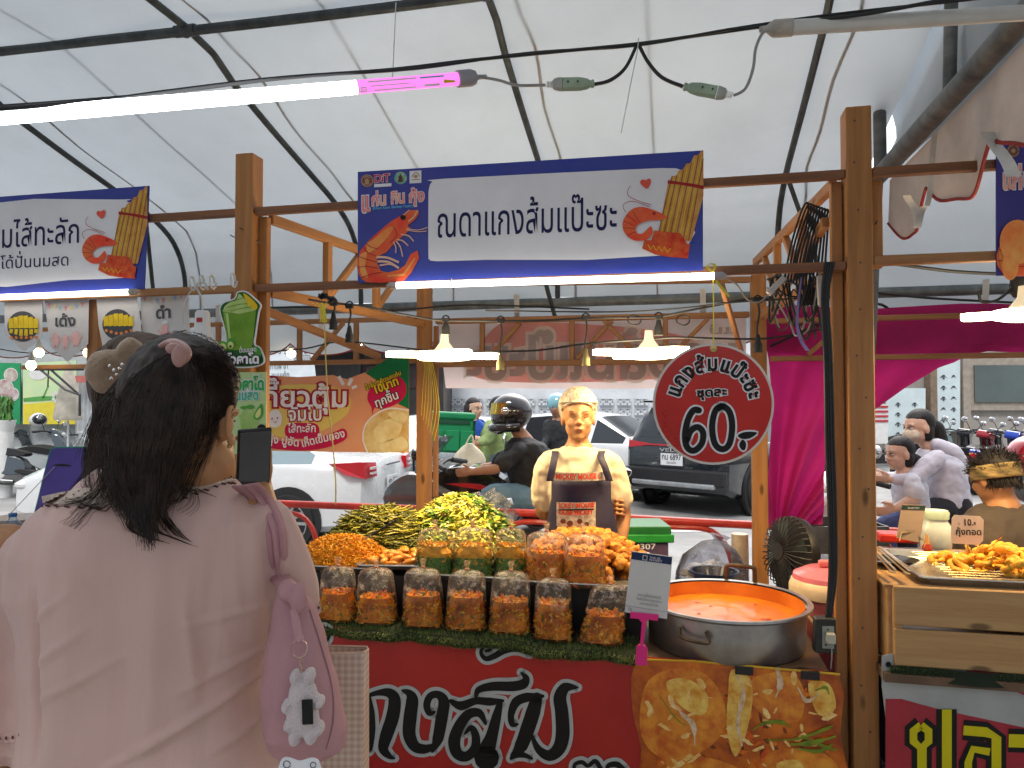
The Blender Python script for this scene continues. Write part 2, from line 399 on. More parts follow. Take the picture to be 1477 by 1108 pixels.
# far buildings, left to right
def block(name, label, x0, x1, y0, y1, D, mat, dep=3.0, zb=0):
    a = P(x0, y0, D); b = P(x1, y0, D); t = thing(name, label, 'building', ((a.x+b.x)/2, D, 0))
    g = MB(); g.box(((a.x+b.x)/2, D+dep/2, (a.z+zb)/2), (b.x-a.x, dep, a.z-zb)); obj('wall', g, mat, t, sm=0); return t
B1 = block('shop_building', 'dim brown-grey shop front with a dark signboard behind the dumpling banner', 300, 640, 470, 600, 14.2, M('dim_shop_wall', (.1, .085, .08), .8, var=.2, scale=2))
g = MB()
for i, (x0, y0, x1, y1, c) in enumerate(((440, 505, 520, 560, 0), (528, 528, 600, 560, 1), (470, 560, 560, 650, 0))):
    a = P(x0, y0, 14.1); b = P(x1, y1, 14.1); g = MB(); g.box(((a.x+b.x)/2, 14.16, (a.z+b.z)/2), (b.x-a.x, .06, a.z-b.z))
    w = obj('shop_opening', g, M('shop_glass%d' % c, (.04+.03*c, .035, .035), .3, var=.3, scale=3), B1, sm=0)
g = MB()
for i in range(60):
    a = P(372, 500, 13); b = P(640, 500, 13); x = a.x+(b.x-a.x)*i/60
    g.tube([(x, 13+1.2*t, 2.62+.35*t+.02) for t in (0, .5, 1)], .048, 6, flat=.7)
rt = thing('corrugated_awning', 'pale pink corrugated tile awning above the dim shop front', 'awning', (P(500, 500, 13).x, 13, 2.5))
obj('tile_sheet', g, M('terracotta', (.62, .36, .31), .8, var=.15, scale=4), rt)
g = MB(); g.box((P(506, 500, 13).x, 13.1, 2.57), (3.3, .06, .08)); obj('fascia', g, M('dk_brown', (.12, .07, .06), .7), rt, sm=0)
B2 = block('shop_building', 'grey-brown shop wall with framed window and beauty posters behind parked motorbikes', 1120, 1700, 430, 660, 20, M('taupe_wall', (.38, .35, .32), .75, var=.1, scale=1.5, dirt=.2))
def panel_at(par, name, x0, y0, x1, y1, D, mat, th=.05):
    a = P(x0, y0, D); b = P(x1, y1, D); g = MB(); g.box(((a.x+b.x)/2, D, (a.z+b.z)/2), (b.x-a.x, th, a.z-b.z)); return obj(name, g, mat, par, sm=0)
fr = panel_at(B2, 'window_frame', 1396, 512, 1560, 592, 19.9, M('tan_frame', (.36, .31, .26), .6, var=.1))
g = MB(); a = P(1405, 527, 19.84); b = P(1540, 580, 19.84); g.box(((a.x+b.x)/2, 19.84, (a.z+b.z)/2), (b.x-a.x, .03, a.z-b.z)); obj('pane', g, M('shop_pane', (.12, .15, .15), .2, var=.1, scale=.5), fr, sm=0)
panel_at(B2, 'pillar', 1337, 505, 1349, 668, 19.8, M('brown_pillar', (.24, .17, .12), .7), .3)
panel_at(B2, 'pillar', 1384, 505, 1397, 668, 19.8, M('tan_frame'), .3)
panel_at(B2, 'threshold', 1180, 655, 1400, 668, 19.6, M('deep_dark'), .3)
poster = M('poster_blue', (.60, .70, .72), .5, var=.06, scale=2)
for nm, lb, x0, y0, x1, y1, seed in (('beauty_poster', 'pale blue poster with rows of eye make-up drawings beside the brown pillar, right of it', 1350, 518, 1385, 622, 2), ('beauty_poster', 'wide pale blue poster of brows and lashes left of the brown pillar', 1278, 560, 1335, 655, 5)):
    pn = Panel(P(x0, y0, 19.7), (1, 0, 0)); t = thing(nm, lb, 'poster', P((x0+x1)/2, y1, 19.7)); g = MB(); pn.slab(g, [(x0, y0), (x1, y0), (x1, y1), (x0, y1)], -30, 0); obj('sheet', g, poster, t, sm=0)
    g = MB(); rnd = random.Random(seed)
    for r_ in range(5):
        for c_ in range(2):
            cx = x0+(x1-x0)*(.3+.42*c_); cy_ = y0+(y1-y0)*(.25+.15*r_); w_ = 6+3*rnd.random()
            pn.poly(g, stroke(sp2([(cx-w_/2, cy_+1), (cx, cy_-2), (cx+w_/2, cy_+1)], 4, False), [1.2, 2.5, .6]), 20)
            if rnd.random() > .4: pn.poly(g, circ(cx, cy_+1.5, 1.8, 1.5, 8), 30)
    obj('eye_drawings', g, M('ink', (.05, .05, .06), .5, var=0), t, sm=0)
t = thing('striped_crate', 'red and white striped roadside box under the pink cloth edge', 'box', P(1271, 640, 17)); 
g = MB(); a = P(1262, 583, 17); b = P(1281, 640, 17); g.box(((a.x+b.x)/2, 17.2, b.z/2+a.z/2), (b.x-a.x, .4, a.z-b.z)); obj('body', g, M('offwhite', (.72, .72, .7), .6, var=.05), t, sm=0)
g = MB(); [g.box(((a.x+b.x)/2, 16.99, a.z-.06-.11*i), (b.x-a.x+.01, .02, .045)) for i in range(4)]; obj('stripe', g, M('stripe_red', (.5, .04, .06), .6), t, sm=0)
# left: street posters, corrugated fence, pink gate bar
t = thing('shop_building', 'light grey building wall behind the parked scooters at the left', 'building', P(60, 660, 14))
panel_at(t, 'wall', -300, 440, 380, 668, 14.4, M('grey_wall', (.5, .52, .53), .8, var=.08, dirt=.2), .3)
pn = Panel(P(0, 600, 14.0), (1, 0, 0))
t = thing('street_poster', 'deep green poster with three round food photos at the far left', 'poster', P(14, 612, 14)); g = MB(); pn.slab(g, [(-60, 522), (29, 524), (29, 612), (-60, 612)], -40, 0); obj('sheet', g, M('poster_green', (.02, .32, .12), .5, var=.15, scale=1), t, sm=0)
for i, (cx, cy_, r_) in enumerate(((16, 541, 9), (7, 560, 12), (18, 569, 9))):
    g = MB(); pn.poly(g, circ(cx, cy_, r_+1.2), 10+i); obj('photo_rim', g, M('offwhite'), t, sm=0)
    g = MB(); pn.poly(g, circ(cx, cy_, r_), 18+i); obj('food_photo', g, M('photo%d' % i, (.6, .6, .55), .5, col2=(.35, .2-.05*i, .15), scale=5), t, sm=0)
t = thing('street_poster', 'large green and yellow poster with a white daisy behind the scooters', 'poster', P(70, 612, 14)); g = MB(); pn.slab(g, [(33, 524), (110, 520), (110, 612), (33, 612)], -40, 0); obj('sheet', g, M('poster_mint', (.42, .66, .45), .5, col2=(.7, .75, .35), scale=.8), t, sm=0)
g = MB(); pn.poly(g, [(34, 583)]+sp2([(50, 582), (80, 580), (109, 586)], 4, False)+[(109, 612), (34, 612)], 6); obj('yellow_band', g, M('yellow_print', (.75, .62, .05), .5, var=.05), t, sm=0)
g = MB(); pn.poly(g, stroke([(34, 577), (60, 575), (88, 574)], [5, 7, 4]), 9); pn.poly(g, stroke([(62, 574), (70, 556)], 2), 9); obj('bamboo_stem', g, M('stem_green', (.1, .35, .08), .5), t, sm=0)
g = MB()
for i in range(7): pn.poly(g, circ(82+5*cos(i*.9), 573+6*sin(i*.9), 2.6, n=8), 12+i)
obj('printed_dish', (lambda m_: (pn.poly(m_, circ(55, 540, 13, 8), 10), m_)[1])(MB()), MT['offwhite'], t, sm=0); obj('daisy', g, M('offwhite'), t, sm=0)
t = thing('corrugated_fence', 'pale corrugated metal fence panel left of the brown haired woman', 'fence', P(122, 620, 13.5))
g = MB(); a = P(110, 545, 13.5); b = P(200, 640, 13.5); g.grid(lambda s_, u_: (a.x+(b.x-a.x)*s_, 13.5+.02*sin(s_*90), b.z+(a.z-b.z)*u_), 90, 1); obj('sheet', g, M('galv', (.6, .62, .63), .4, .3, var=.08), t)
g = MB(); g.bar(P(92, 547, 13.3), P(170, 547, 13.3), .1, .12); obj('rail', g, M('faded_red', (.5, .15, .13), .6), t, sm=0)
t = thing('awning_bracket', 'black metal folding bracket and hose in front of the green posters', 'bracket', P(85, 570, 12))
g = MB(); g.tube([P(50, 532, 12), P(120, 532, 12)], .035, 6); g.tube([P(58, 533, 12), P(94, 562, 12), P(116, 570, 12)], .02, 6); g.tube([P(73, 533, 12), P(115, 570, 12), P(115, 600, 12)], .02, 6); g.tube([P(70, 532, 12), P(69, 558, 12)], .012, 6); obj('arm', g, M('black_metal', (.025, .025, .028), .45, var=.1), t)
t = thing('closed_parasol', 'closed beige parasol cloth beside the green poster', 'parasol', P(98, 605, 12.4))
g = MB(); g.lathe([(.02, 1.0), (.09, .75), (.17, .4), (.22, .05), (.2, 0)], P(98, 606, 12.4), 14, sx=1); obj('cloth', g, M('beige_cloth', (.5, .46, .38), .8), t); g = MB(); g.tube([P(98, 606, 12.4), P(98, 660, 12.4)], .02, 6); obj('pole', g, M('galv'), t)
# ================================================================ TENT
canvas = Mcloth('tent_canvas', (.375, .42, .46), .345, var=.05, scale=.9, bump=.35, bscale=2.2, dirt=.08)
steel = M('tent_tube', (.06, .07, .075), .5, .4, var=.25, scale=12)
TU = [-4.88, -3.5, -2.12, -.74, .62]
prof = [(-1.0, 3.24), (.2, 3.26), (1.4, 3.27), (2.83, 3.28), (3.2, 3.18), (3.6, 3.07), (4.0, 2.97), (4.3, 2.89), (4.52, 2.79), (4.64, 2.66), (4.70, 2.5), (4.72, 2.26)]
def pz(t):
    f = t*(len(prof)-1); i = min(int(f), len(prof)-2); f -= i; return prof[i][0]*(1-f)+prof[i+1][0]*f, prof[i][1]*(1-f)+prof[i+1][1]*f
def roof(u, t):
    v, z = pz(t); bay = ((u+4.88) % 1.38)/1.38; sag = .035*sin(PI*bay)+.012*noise.noise(V((u*1.7, v*1.7, 0)))
    return S(u, v, z+.035-sag*(.4+.6*sin(PI*min(1, max(0, t)))))
T1 = thing('canopy_tent', 'large white canvas market tent roof on dark tubes over the stalls', 'tent', S(0, 4.7, 0))
g = MB(); g.grid(lambda a_, b_: roof(-8+9.05*a_, b_), 72, 44); obj('roof_canvas', g, canvas, T1)
for i, u in enumerate(TU):
    g = MB(); g.tube(spline([S(u, *p) for p in prof[1:]], 3), .017, 8); obj('rafter', g, steel, T1)
    g = MB(); g.tube(spline([S(u+.12-.02*cos(v*9), v, z+.03) for v, z in prof[1:]], 3), .008, 5); obj('canvas_seam', g, Mcloth('seam', (.42, .42, .44), .3), T1)
for u in (-2.8, -1.45, -.1):
    g = MB(); g.tube(spline([S(u, v, z+.022) for v, z in prof[1:]], 3), .006, 5); obj('canvas_seam', g, MT['seam'], T1)
g = MB(); g.tube([S(u, 2.83, 3.265+.012*sin(u*1.3)) for u in np.linspace(-8, 1.05, 30)], .022, 8); obj('purlin', g, steel, T1)
for u in TU: g = MB(); g.ell(S(u, 2.83, 3.262), .031, 10); g.tube([S(u-.05, 2.83, 3.262), S(u+.05, 2.83, 3.262)], .027, 8); obj('tube_clamp', g, steel, T1)
g = MB(); g.tube([S(-8, 4.72, 2.26), S(8, 4.72, 2.26)], .032, 10); obj('eave_pipe', g, M('grey_pipe', (.2, .22, .22), .5, .5, var=.2), T1)
for u0, z0, u1, v1, z1 in ((-3.5, 2.88, -3.75, 4.7, 2.3), (.62, 2.87, .9, 4.7, 2.3), (-.74, 2.3, -.74, 4.72, 2.1)):
    g = MB(); g.tube([S(u0, 4.28, z0), S(u1, v1, z1)], .014, 6); obj('brace_tube', g, steel, T1)
def valance(a, b, ztop, drop, n, name, par, mat, edge, seed=1, flip=1):
    'scalloped skirt from a to b with a coloured binding on its hem'
    L = (b-a).length; d = (b-a).normalized(); nn = d.cross(UP)
    def hem(s): return drop*(.72+.28*abs(sin(PI*s*n))**.7)+.02*noise.noise(V((s*7, seed, 0)))
    def f(s, t): return a+d*(L*s)+UP*(-hem(s)*t)+nn*(.025*sin(s*n*5+seed)*t+.03*noise.noise(V((s*6, t*2, seed)))*t)
    g = MB(); g.grid(f, n*14, 5); obj(name, g, mat, par); g = MB(); g.tube([f(i/(n*14), 1) for i in range(n*14+1)], .005, 5); obj('hem_binding', g, edge, par)
redb = M('red_binding', (.3, .03, .025), .7)
valance(S(-8, 4.75, 2.24), S(8, 4.75, 2.24), 0, .29, 30, 'valance', T1, canvas, redb)
for u in (-1.0, .18, -3.2, 1.15, 1.75, -2.4):
    g = MB(); g.grid(lambda a_, b_: S(u+.035*a_-.02, 4.66+.02*b_, 2.31-.22*b_), 1, 3); obj('tie_strap', g, M('strap_white', (.62, .6, .56), .8), T1)
T2 = thing('canopy_tent', 'neighbouring white tent at the right with thick grey eave tube and scalloped red-edged skirt', 'tent', S(1.6, 3, 0))
g = MB(); g.grid(lambda a_, b_: roof(1.12+7*a_, b_), 40, 40); obj('roof_canvas', g, canvas, T2)
g = MB(); g.grid(lambda a_, b_: S(1.09+.02*sin(b_*9+a_*12), .6+3.4*a_, 2.74+.75*b_), 30, 6); obj('side_canvas', g, canvas, T2)
thick = M('galv_tube', (.16, .165, .16), .45, .5, var=.25, scale=10)
g = MB(); g.tube([S(1.04, .3, 2.76), S(1.0, 3.95, 2.73)], .042, 12); obj('eave_tube', g, thick, T2)
g = MB(); g.tube([S(.99, 3.85, 2.73), S(.99, 3.85, 3.6)], .03, 10); obj('strut_tube', g, thick, T2)
g = MB(); g.tube([S(1.03, 3.05, 2.8), S(1.04, 3.0, 3.6)], .024, 10); obj('strut_tube', g, thick, T2)
g = MB(); g.tube([S(.99, 3.86, 2.74), S(.87, 3.95, 0)], .018, 8); obj('leg_tube', g, thick, T2)
def vz(v): return .20+.14*abs(sin((v-.2)*PI/.62))**.8
def vf(v, t): return S(1.045+.02*sin(v*9)*t, v, 2.70-vz(v)*t+.01*sin(v*23)*t)
g = MB(); g.grid(lambda a_, b_: vf(.3+3.6*a_, b_), 110, 6); obj('valance', g, Mcloth('valance_warm', (.62, .53, .47), .3, var=.1, dirt=.2), T2)
g = MB(); g.tube([vf(.3+3.6*i/110, 1) for i in range(111)], .007, 5); obj('hem_binding', g, redb, T2)
# four cotton tie straps
for pts, w_ in ((((1424, 190, 2.35), (1450, 225, 2.33), (1458, 256, 2.33)), .05), (((1349, 190, 2.8), (1344, 260, 2.82), (1335, 298, 2.8)), .022), (((1333, 298, 2.8), (1328, 312, 2.78), (1320, 330, 2.78)), .03), (((1308, 282, 3.0), (1320, 300, 3.0), (1322, 328, 2.98)), .035)):
    c_ = spline([P(*p) for p in pts], 5); g = MB(); g.grid(lambda a_, b_: c_[min(int(b_*(len(c_)-1)+.5), len(c_)-1)]+V((w_*(a_-.5), .01*sin(b_*5), 0)), 1, len(c_)-1); obj('tie_strap', g, M('strap_white'), T2)
# ================================================================ TIMBER STALL FRAMES
pine = Mwood('pine', (.50, .21, .055), (.40, .155, .038)); pineX = Mwood('pine_beam', (.44, .19, .06), (.28, .11, .03), 0); pineD = Mwood('pine_thin', (.48, .24, .09), (.36, .165, .055), 2)
def bar(par, a, b, w, h, mat, name='beam', up=UP):
    'timber with its own object axes along the grain'
    a = V(a); b = V(b); X = (b-a); L = X.length; X.normalize(); Y = V(up).cross(X)
    if Y.length < .05: Y = SV.cross(X)
    Y.normalize(); Z = X.cross(Y)
    g = MB(); g.box((0, 0, 0), (L, w, h)); me = g.mesh(name, mat); o = bpy.data.objects.new(name, me); COL.objects.link(o)
    o.matrix_world = Matrix(((X.x, Y.x, Z.x, 0), (X.y, Y.y, Z.y, 0), (X.z, Y.z, Z.z, 0), (0, 0, 0, 1)))
    o.location = (a+b)/2-(par.location if par else V((0, 0, 0))); o.parent = par
    bv = o.modifiers.new('bevel', 'BEVEL'); bv.width = .0035; bv.segments = 1; return o
woodX = Mwood('timber_post', (.42, .185, .055), (.31, .13, .035), 0, .5)
thinX = Mwood('timber_thin', (.36, .17, .065), (.26, .115, .04), 0, .6)
thinD = Mwood('timber_dark', (.24, .10, .045), (.13, .055, .025), 0, .6)
nailm = M('nail', (.03, .03, .03), .5)
F1 = thing('timber_stall_frame', 'pine post frame of the curry stall with blue banner tied across its front', 'stall frame', S(-.6, 3.6, 0))
ULx, URx = -1.84, .665
for u, v, zt, w_ in ((ULx, 2.9, 2.70, .085), (URx, 2.91, 2.69, .088), (-1.55, 4.42, 2.42, .08), (.49, 4.55, 2.36, .085)): bar(F1, S(u, v, 0), S(u, v, zt), w_, w_*1.05, woodX, 'post', SV)
bar(F1, S(ULx+.062, 2.93, 0), S(ULx+.062, 2.93, 2.43), .04, .035, woodX, 'stud', SV); bar(F1, S(URx-.068, 2.93, 0), S(URx-.068, 2.93, 2.43), .04, .035, woodX, 'stud', SV)
for z, v in ((2.445, 2.885), (2.105, 2.885)): bar(F1, S(ULx+.045, v, z), S(URx-.046, v, z), .03, .034, thinD)
bar(F1, S(-1.5, 4.5, 2.13), S(.44, 4.56, 2.13), .04, .035, thinX); bar(F1, S(-1.5, 4.5, 1.85), S(.44, 4.56, 1.86), .04, .035, thinX); bar(F1, S(-1.5, 4.5, 1.0), S(-1.5, 4.5, 2.1), .03, .03, thinX, 'stud')
bar(F1, S(-1.5, 4.42, 2.36), S(.44, 4.5, 2.33), .04, .035, thinX)
for i, u in enumerate((-1.2, -.62, -.05)):
    bar(F1, S(u, 4.53, 1.87), S(u, 4.53, 2.12), .03, .03, thinX, 'stud'); bar(F1, S(u+.03, 4.53, 1.88), S(u+.25, 4.53, 2.11), .026, .026, thinX, 'brace')
bar(F1, S(-.42, 4.53, 2.11), S(-.2, 4.53, 1.88), .026, .026, thinX, 'brace')
# side trusses
for sx_, ua, va, ub, vb in ((0, ULx+.07, 2.96, -1.55, 4.38), (1, URx-.07, 2.96, .47, 4.5)):
    for z in (2.43, 2.1): bar(F1, S(ua, va, z), S(ub, vb, z), .03, .045, woodX)
    for k_, f_ in enumerate((.3, .62)):
        um, vm = ua+(ub-ua)*f_, va+(vb-va)*f_; bar(F1, S(um, vm, 2.12), S(um, vm, 2.41), .035, .045, woodX, 'stud', SV)
        u2, v2 = ua+(ub-ua)*(f_+.2), va+(vb-va)*(f_+.2); bar(F1, S(um, vm, 2.13), S(u2, v2, 2.4), .03, .035, woodX, 'brace', SV)
bar(F1, S(URx-.09, 3.0, 2.3), S(.5, 4.2, 2.08), .03, .04, thinX, 'brace')
bar(F1, S(.47, 4.5, 1.6), S(.2, 3.2, 2.1), .02, .03, thinX, 'brace')
g = MB()
for i in range(14):
    z = 2.62-i*.17+.05*random.random(); q = S(URx-.02+.04*random.random(), 2.865, z); g.tube([q, q-SV*.004], .0035, 6)
for z, u in ((2.36, ULx+.0), (2.3, ULx+.08), (2.25, URx+.05), (2.33, ULx-.045)): q = S(u, 2.86, z); g.tube([q, q-SV*.03+UP*.004], .0025, 5)
obj('nail', g, nailm, F1)
F2 = thing('timber_stall_frame', 'pine beam frame of the drink stall at the left with pennant flags', 'stall frame', S(-3, 3.6, 0))
for z in (2.445, 2.105): bar(F2, S(-4.6, 2.885, z), S(ULx-.044, 2.885, z), .03, .034, thinD if z > 2.3 else thinX)
bar(F2, S(-4.6, 4.4, 1.86), S(-1.6, 4.4, 1.87), .04, .03, thinX); bar(F2, S(-4.6, 4.4, 2.13), S(-1.6, 4.4, 2.14), .04, .03, thinX)
for u in (-3.6, -3.0, -2.4, -2.0): bar(F2, S(u, 4.38, 1.88), S(u, 4.38, 2.12), .03, .03, thinX, 'stud')
for u in (-2.95, -2.3): bar(F2, S(u, 4.36, 1.88), S(u+.22, 4.36, 2.12), .026, .026, thinX, 'brace')
bar(F2, S(-2.72, 3.0, 1.7), S(-2.72, 3.0, 2.1), .06, .05, thinX, 'stud', SV)
bar(F2, S(-1.95, 2.95, 2.08), S(-1.85, 4.4, 1.9), .03, .04, thinX)
F3 = thing('timber_stall_frame', 'pine beam frame of the fried shrimp stall at the right', 'stall frame', S(2, 3.6, 0))
for z in (2.445, 2.12): bar(F3, S(URx+.046, 2.885, z), S(2.9, 2.885, z), .03, .036, thinD if z > 2.3 else thinX)
bar(F3, S(.55, 4.5, 1.86), S(3.6, 4.5, 1.87), .04, .03, thinX); bar(F3, S(.55, 4.5, 2.08), S(3.6, 4.5, 2.1), .04, .03, thinX)
for u, u2 in ((.95, 1.12), (.75, .98)): bar(F3, S(u, 4.46, 1.88), S(u2, 4.46, 2.08), .026, .026, thinX, 'brace')
bar(F3, S(URx+.07, 2.93, 2.1), S(URx+.07, 2.93, 2.43), .04, .035, woodX, 'stud', SV)
# ================================================================ SIGNS
def flat(name, col=None, r=.45, **k): return M('print_'+name, col, r, var=k.pop('var', .04), scale=k.pop('scale', 3), spec=k.pop('spec', .22), **k)
navy = flat('navy', (.012, .014, .07)); wht = flat('white', (.74, .73, .76)); blk = flat('black', (.012, .012, .012)); redp = flat('red', (.48, .02, .02), .35)
yel = flat('yellow', (.72, .5, .02)); orgp = flat('orange', (.62, .16, .03), col2=(.72, .27, .06), scale=12); pinkp = flat('pink', (.7, .25, .25)); grn = flat('green', (.05, .25, .04), col2=(.12, .38, .05), scale=10)
tan = flat('tan', (.66, .36, .10), col2=(.5, .2, .05), scale=14); dkbr = flat('brown', (.12, .04, .02)); shr = flat('shrimp', (.7, .17, .05), col2=(.75, .05, .03), scale=9)
blue = flat('royal_blue', (.022, .045, .30), .3, col2=(.045, .05, .27), scale=1.6, coat=.25); alub = M('panel_back', (.4, .4, .42), .6)
def cr(pts, ox, oy, s): return [(ox+x/s, oy+y/s) for x, y in pts]
def layer(par, pn, name, mat, polys, k=2):
    for j, p in enumerate(polys): g = MB(); pn.poly(g, p, k+j*.05); o = obj(name, g, mat, par, sm=0)
    return o
def words(par, pn, items, mat, outl=None, ow=.05, name='lettering', **kw):
    for it in items: g = MB(); pn.text(g, *it[:4], k=kw.get('k', 6), **it[4] if len(it) > 4 else {}); obj(name, g, mat, par, sm=0)
    for it in items if outl else ():
        d = dict(it[4]) if len(it) > 4 else {}; d['off'] = d.get('off', 0)+ow; g = MB(); pn.text(g, *it[:4], k=kw.get('k', 6)-2, **d); obj(name+'_outline', g, outl, par, sm=0)
def board(name, label, cat, pn, corners, mat, th=8, group=None, curl=0):
    c = pn.hit(sum(p[0] for p in corners)/len(corners), max(p[1] for p in corners)); t = thing(name, label, cat, c, group)
    g = MB(); pn.slab(g, corners, -th, 0); obj('panel', g, mat, t, sm=0); return t
PH = Panel(S(0, 2.855, 2.3), SU)
SH = [(455, 525), (400, 560), (330, 600), (280, 640), (200, 710), (150, 760), (100, 820), (82, 900), (85, 970), (110, 1020), (145, 1045), (250, 1050), (420, 1035), (470, 980), (530, 870), (518, 815), (470, 840), (425, 925), (380, 955), (300, 975), (250, 962), (222, 900), (230, 858), (290, 830), (350, 760), (430, 695), (470, 655), (445, 635), (500, 590), (528, 550), (524, 520)]
def shrimp(par, pn, f, k=6):
    layer(par, pn, 'shrimp_picture', shr, [f(SH)], k)
    layer(par, pn, 'shrimp_shade', flat('shrimp_hi', (.78, .38, .1), col2=(.75, .2, .05), scale=12), [f(sp2([(190, 740), (280, 665), (350, 640), (300, 720), (220, 800), (160, 830), (150, 770)])), f(sp2([(100, 850), (150, 830), (140, 930), (160, 1010), (110, 990), (95, 900)])), f(stroke([(300, 1000), (420, 990), (500, 870)], [10, 22, 8]))], k+2)
    layer(par, pn, 'shrimp_line', flat('dkred', (.35, .02, .02)), [f(stroke(sp2(p, 4, False), 5)) for p in ([(150, 765), (180, 790), (235, 805)], [(125, 790), (160, 830), (225, 860)], [(95, 860), (150, 880), (220, 900)], [(85, 940), (150, 930), (235, 945)], [(110, 1015), (190, 985), (260, 975)], [(340, 640), (370, 700), (320, 760)])], k+4)
    layer(par, pn, 'shrimp_leg', flat('leg', (.75, .45, .32)), [f(stroke(sp2(p, 4, False), w)) for p, w in (([(365, 750), (395, 790), (412, 862)], 9), ([(400, 700), (455, 710), (492, 750)], 9), ([(370, 738), (410, 745), (452, 782)], 9), ([(345, 755), (362, 790), (362, 835)], 8), ([(222, 865), (300, 868), (385, 903)], 16), ([(230, 895), (310, 900), (385, 945)], 16), ([(245, 925), (320, 915), (370, 935)], 12), ([(440, 658), (520, 668), (592, 650)], 7), ([(440, 668), (520, 680), (585, 675)], 6), ([(400, 575), (440, 540), (462, 522)], 7), ([(455, 605), (495, 570), (522, 525)], 9))], k+5)
    layer(par, pn, 'shrimp_eye', blk, [f(circ(415, 577, 20, 18))], k+7)
def pipes(par, pn, f, k=6):
    layer(par, pn, 'reed_pipes', tan, [f([(390, 745), (470, 330), (500, 275), (530, 270), (548, 235), (580, 225), (603, 185), (635, 180), (660, 125), (690, 122), (712, 92), (728, 90), (728, 420), (640, 745)])], k)
    layer(par, pn, 'pipe_line', dkbr, [f(stroke([a, b], 5)) for a, b in (((535, 270), (430, 745)), ((585, 228), (478, 745)), ((640, 182), (525, 745)), ((693, 125), (580, 745)), ((728, 150), (620, 745)), ((500, 275), (388, 740)))], k+1)
    layer(par, pn, 'pipe_shine', yel, [f(stroke([a, b], 7)) for a, b in (((515, 290), (420, 700)), ((560, 250), (460, 700)), ((612, 210), (505, 700)), ((668, 150), (560, 700)), ((716, 130), (605, 700)))], k+1.5)
    layer(par, pn, 'pipe_tie', flat('dkred'), [f([(470, 305), (560, 318), (650, 330), (730, 345), (730, 372), (650, 355), (560, 338), (468, 330)])], k+2)
    layer(par, pn, 'woven_band', flat('wove', (.5, .03, .015), col2=(.62, .12, .03), scale=30), [f([(300, 738), (460, 750), (630, 770), (615, 872), (480, 862), (380, 845), (283, 800)]), f([(370, 670), (560, 690), (620, 780), (350, 745)])], k+2)
    layer(par, pn, 'zigzag', yel, [f(stroke([(325, 775), (345, 805), (365, 778), (385, 815), (405, 785), (425, 822), (445, 790), (465, 828), (490, 800)], 6))], k+4)
    q = sp2([(205, 520), (280, 500), (360, 520), (420, 545), (462, 575), (420, 595), (330, 600), (270, 620), (235, 655), (250, 690), (290, 690), (345, 640), (358, 690), (320, 735), (240, 745), (180, 715), (145, 660), (150, 590)])
    layer(par, pn, 'shrimp_picture', shr, [f(q)], k+5); layer(par, pn, 'shrimp_line', flat('dkred'), [f(stroke(sp2(p, 4, False), 4)) for p in ([(150, 600), (190, 620), (235, 640)], [(145, 650), (190, 655), (238, 655)], [(175, 710), (210, 690), (245, 680)], [(215, 530), (245, 580), (270, 615)], [(170, 560), (215, 590), (250, 620)], [(350, 485), (250, 455), (185, 420), (180, 380), (200, 350)], [(340, 500), (220, 460), (160, 475), (145, 500), (165, 540)])]+[f(circ(370, 548, 12))], k+7)
    h = [(a*1.0, b) for a, b in sp2([(310, 305), (335, 292), (348, 310), (340, 340), (318, 367), (285, 345), (268, 320), (285, 300)])]
    layer(par, pn, 'heart', flat('heart', (.72, .1, .06)), [f(h)], k+2)
c1 = [(516, 248), (1014, 217), (1014, 390), (516, 408)]
H1 = board('header_banner', 'wide blue printed banner with shrimp and long Thai heading above the curry stall', 'banner', PH, c1, blue)
layer(H1, PH, 'text_field', wht, [sp2([(618, 290), (618, 366), (620, 374), (630, 377), (700, 375), (985, 367), (985, 300), (985, 256), (984, 250), (975, 243), (900, 245), (640, 258), (624, 262), (619, 272)], 2)], 2)
words(H1, PH, [('ณดาแกงส้มแป๊ะซะ', (629, 343), (891, 331), 35, dict(off=.004))], navy, k=4)
shrimp(H1, PH, lambda p: cr(p, 500, 200, 5.04)); pipes(H1, PH, lambda p: cr(p, 870, 200, 5.035))
layer(H1, PH, 'emblem', flat('gold', (.45, .28, .16)), [circ(530, 261, 9)], 3); layer(H1, PH, 'emblem_ring', flat('dkm', (.2, .08, .06)), [circ(530, 261, 7.5)], 5); layer(H1, PH, 'emblem_figure', flat('gold'), [stroke([(526, 257), (530, 255), (534, 257)], 1.5), circ(530, 262, 3, 4), stroke([(525, 266), (535, 266)], 1.5)], 7)
words(H1, PH, [('DiT', (540, 264), (563, 262), 11, dict(off=.02, xh=.686))], flat('ditred', (.55, .02, .08)), wht, .04, k=8, name='logo')
layer(H1, PH, 'logo_bar', wht, [[(540, 266), (565, 264.5), (565, 269), (540, 270.5)]], 4)
layer(H1, PH, 'emblem', flat('teal', (.05, .3, .32), col2=(.4, .5, .3), scale=60), [circ(578, 257, 9)], 3); layer(H1, PH, 'emblem_figure', dkbr, [[(578, 250), (582, 263), (574, 263)], circ(578, 258, 3, 5)], 5)
layer(H1, PH, 'emblem_card', wht, [[(591, 247), (608, 246), (608, 264), (591, 265)]], 3); layer(H1, PH, 'emblem_figure', flat('gold'), [stroke(sp2([(594, 256), (600, 249), (606, 255)], 4, False), 1.3), circ(600, 255, 3, 2.5), stroke([(594, 260), (606, 259)], 1.4)], 5)
grd = flat('peach', (.8, .42, .3), col2=(.75, .2, .22), scale=25)
words(H1, PH, [('แ', (521, 306), (534, 305), 22, dict(off=.03)), ('ก่น', (536, 297), (558, 295), 13, dict(off=.03)), ('กิน', (564, 294), (585, 292), 13, dict(off=.03)), ('กุ้ง', (590, 292), (613, 290), 13, dict(off=.03))], grd, wht, .04, name='title')
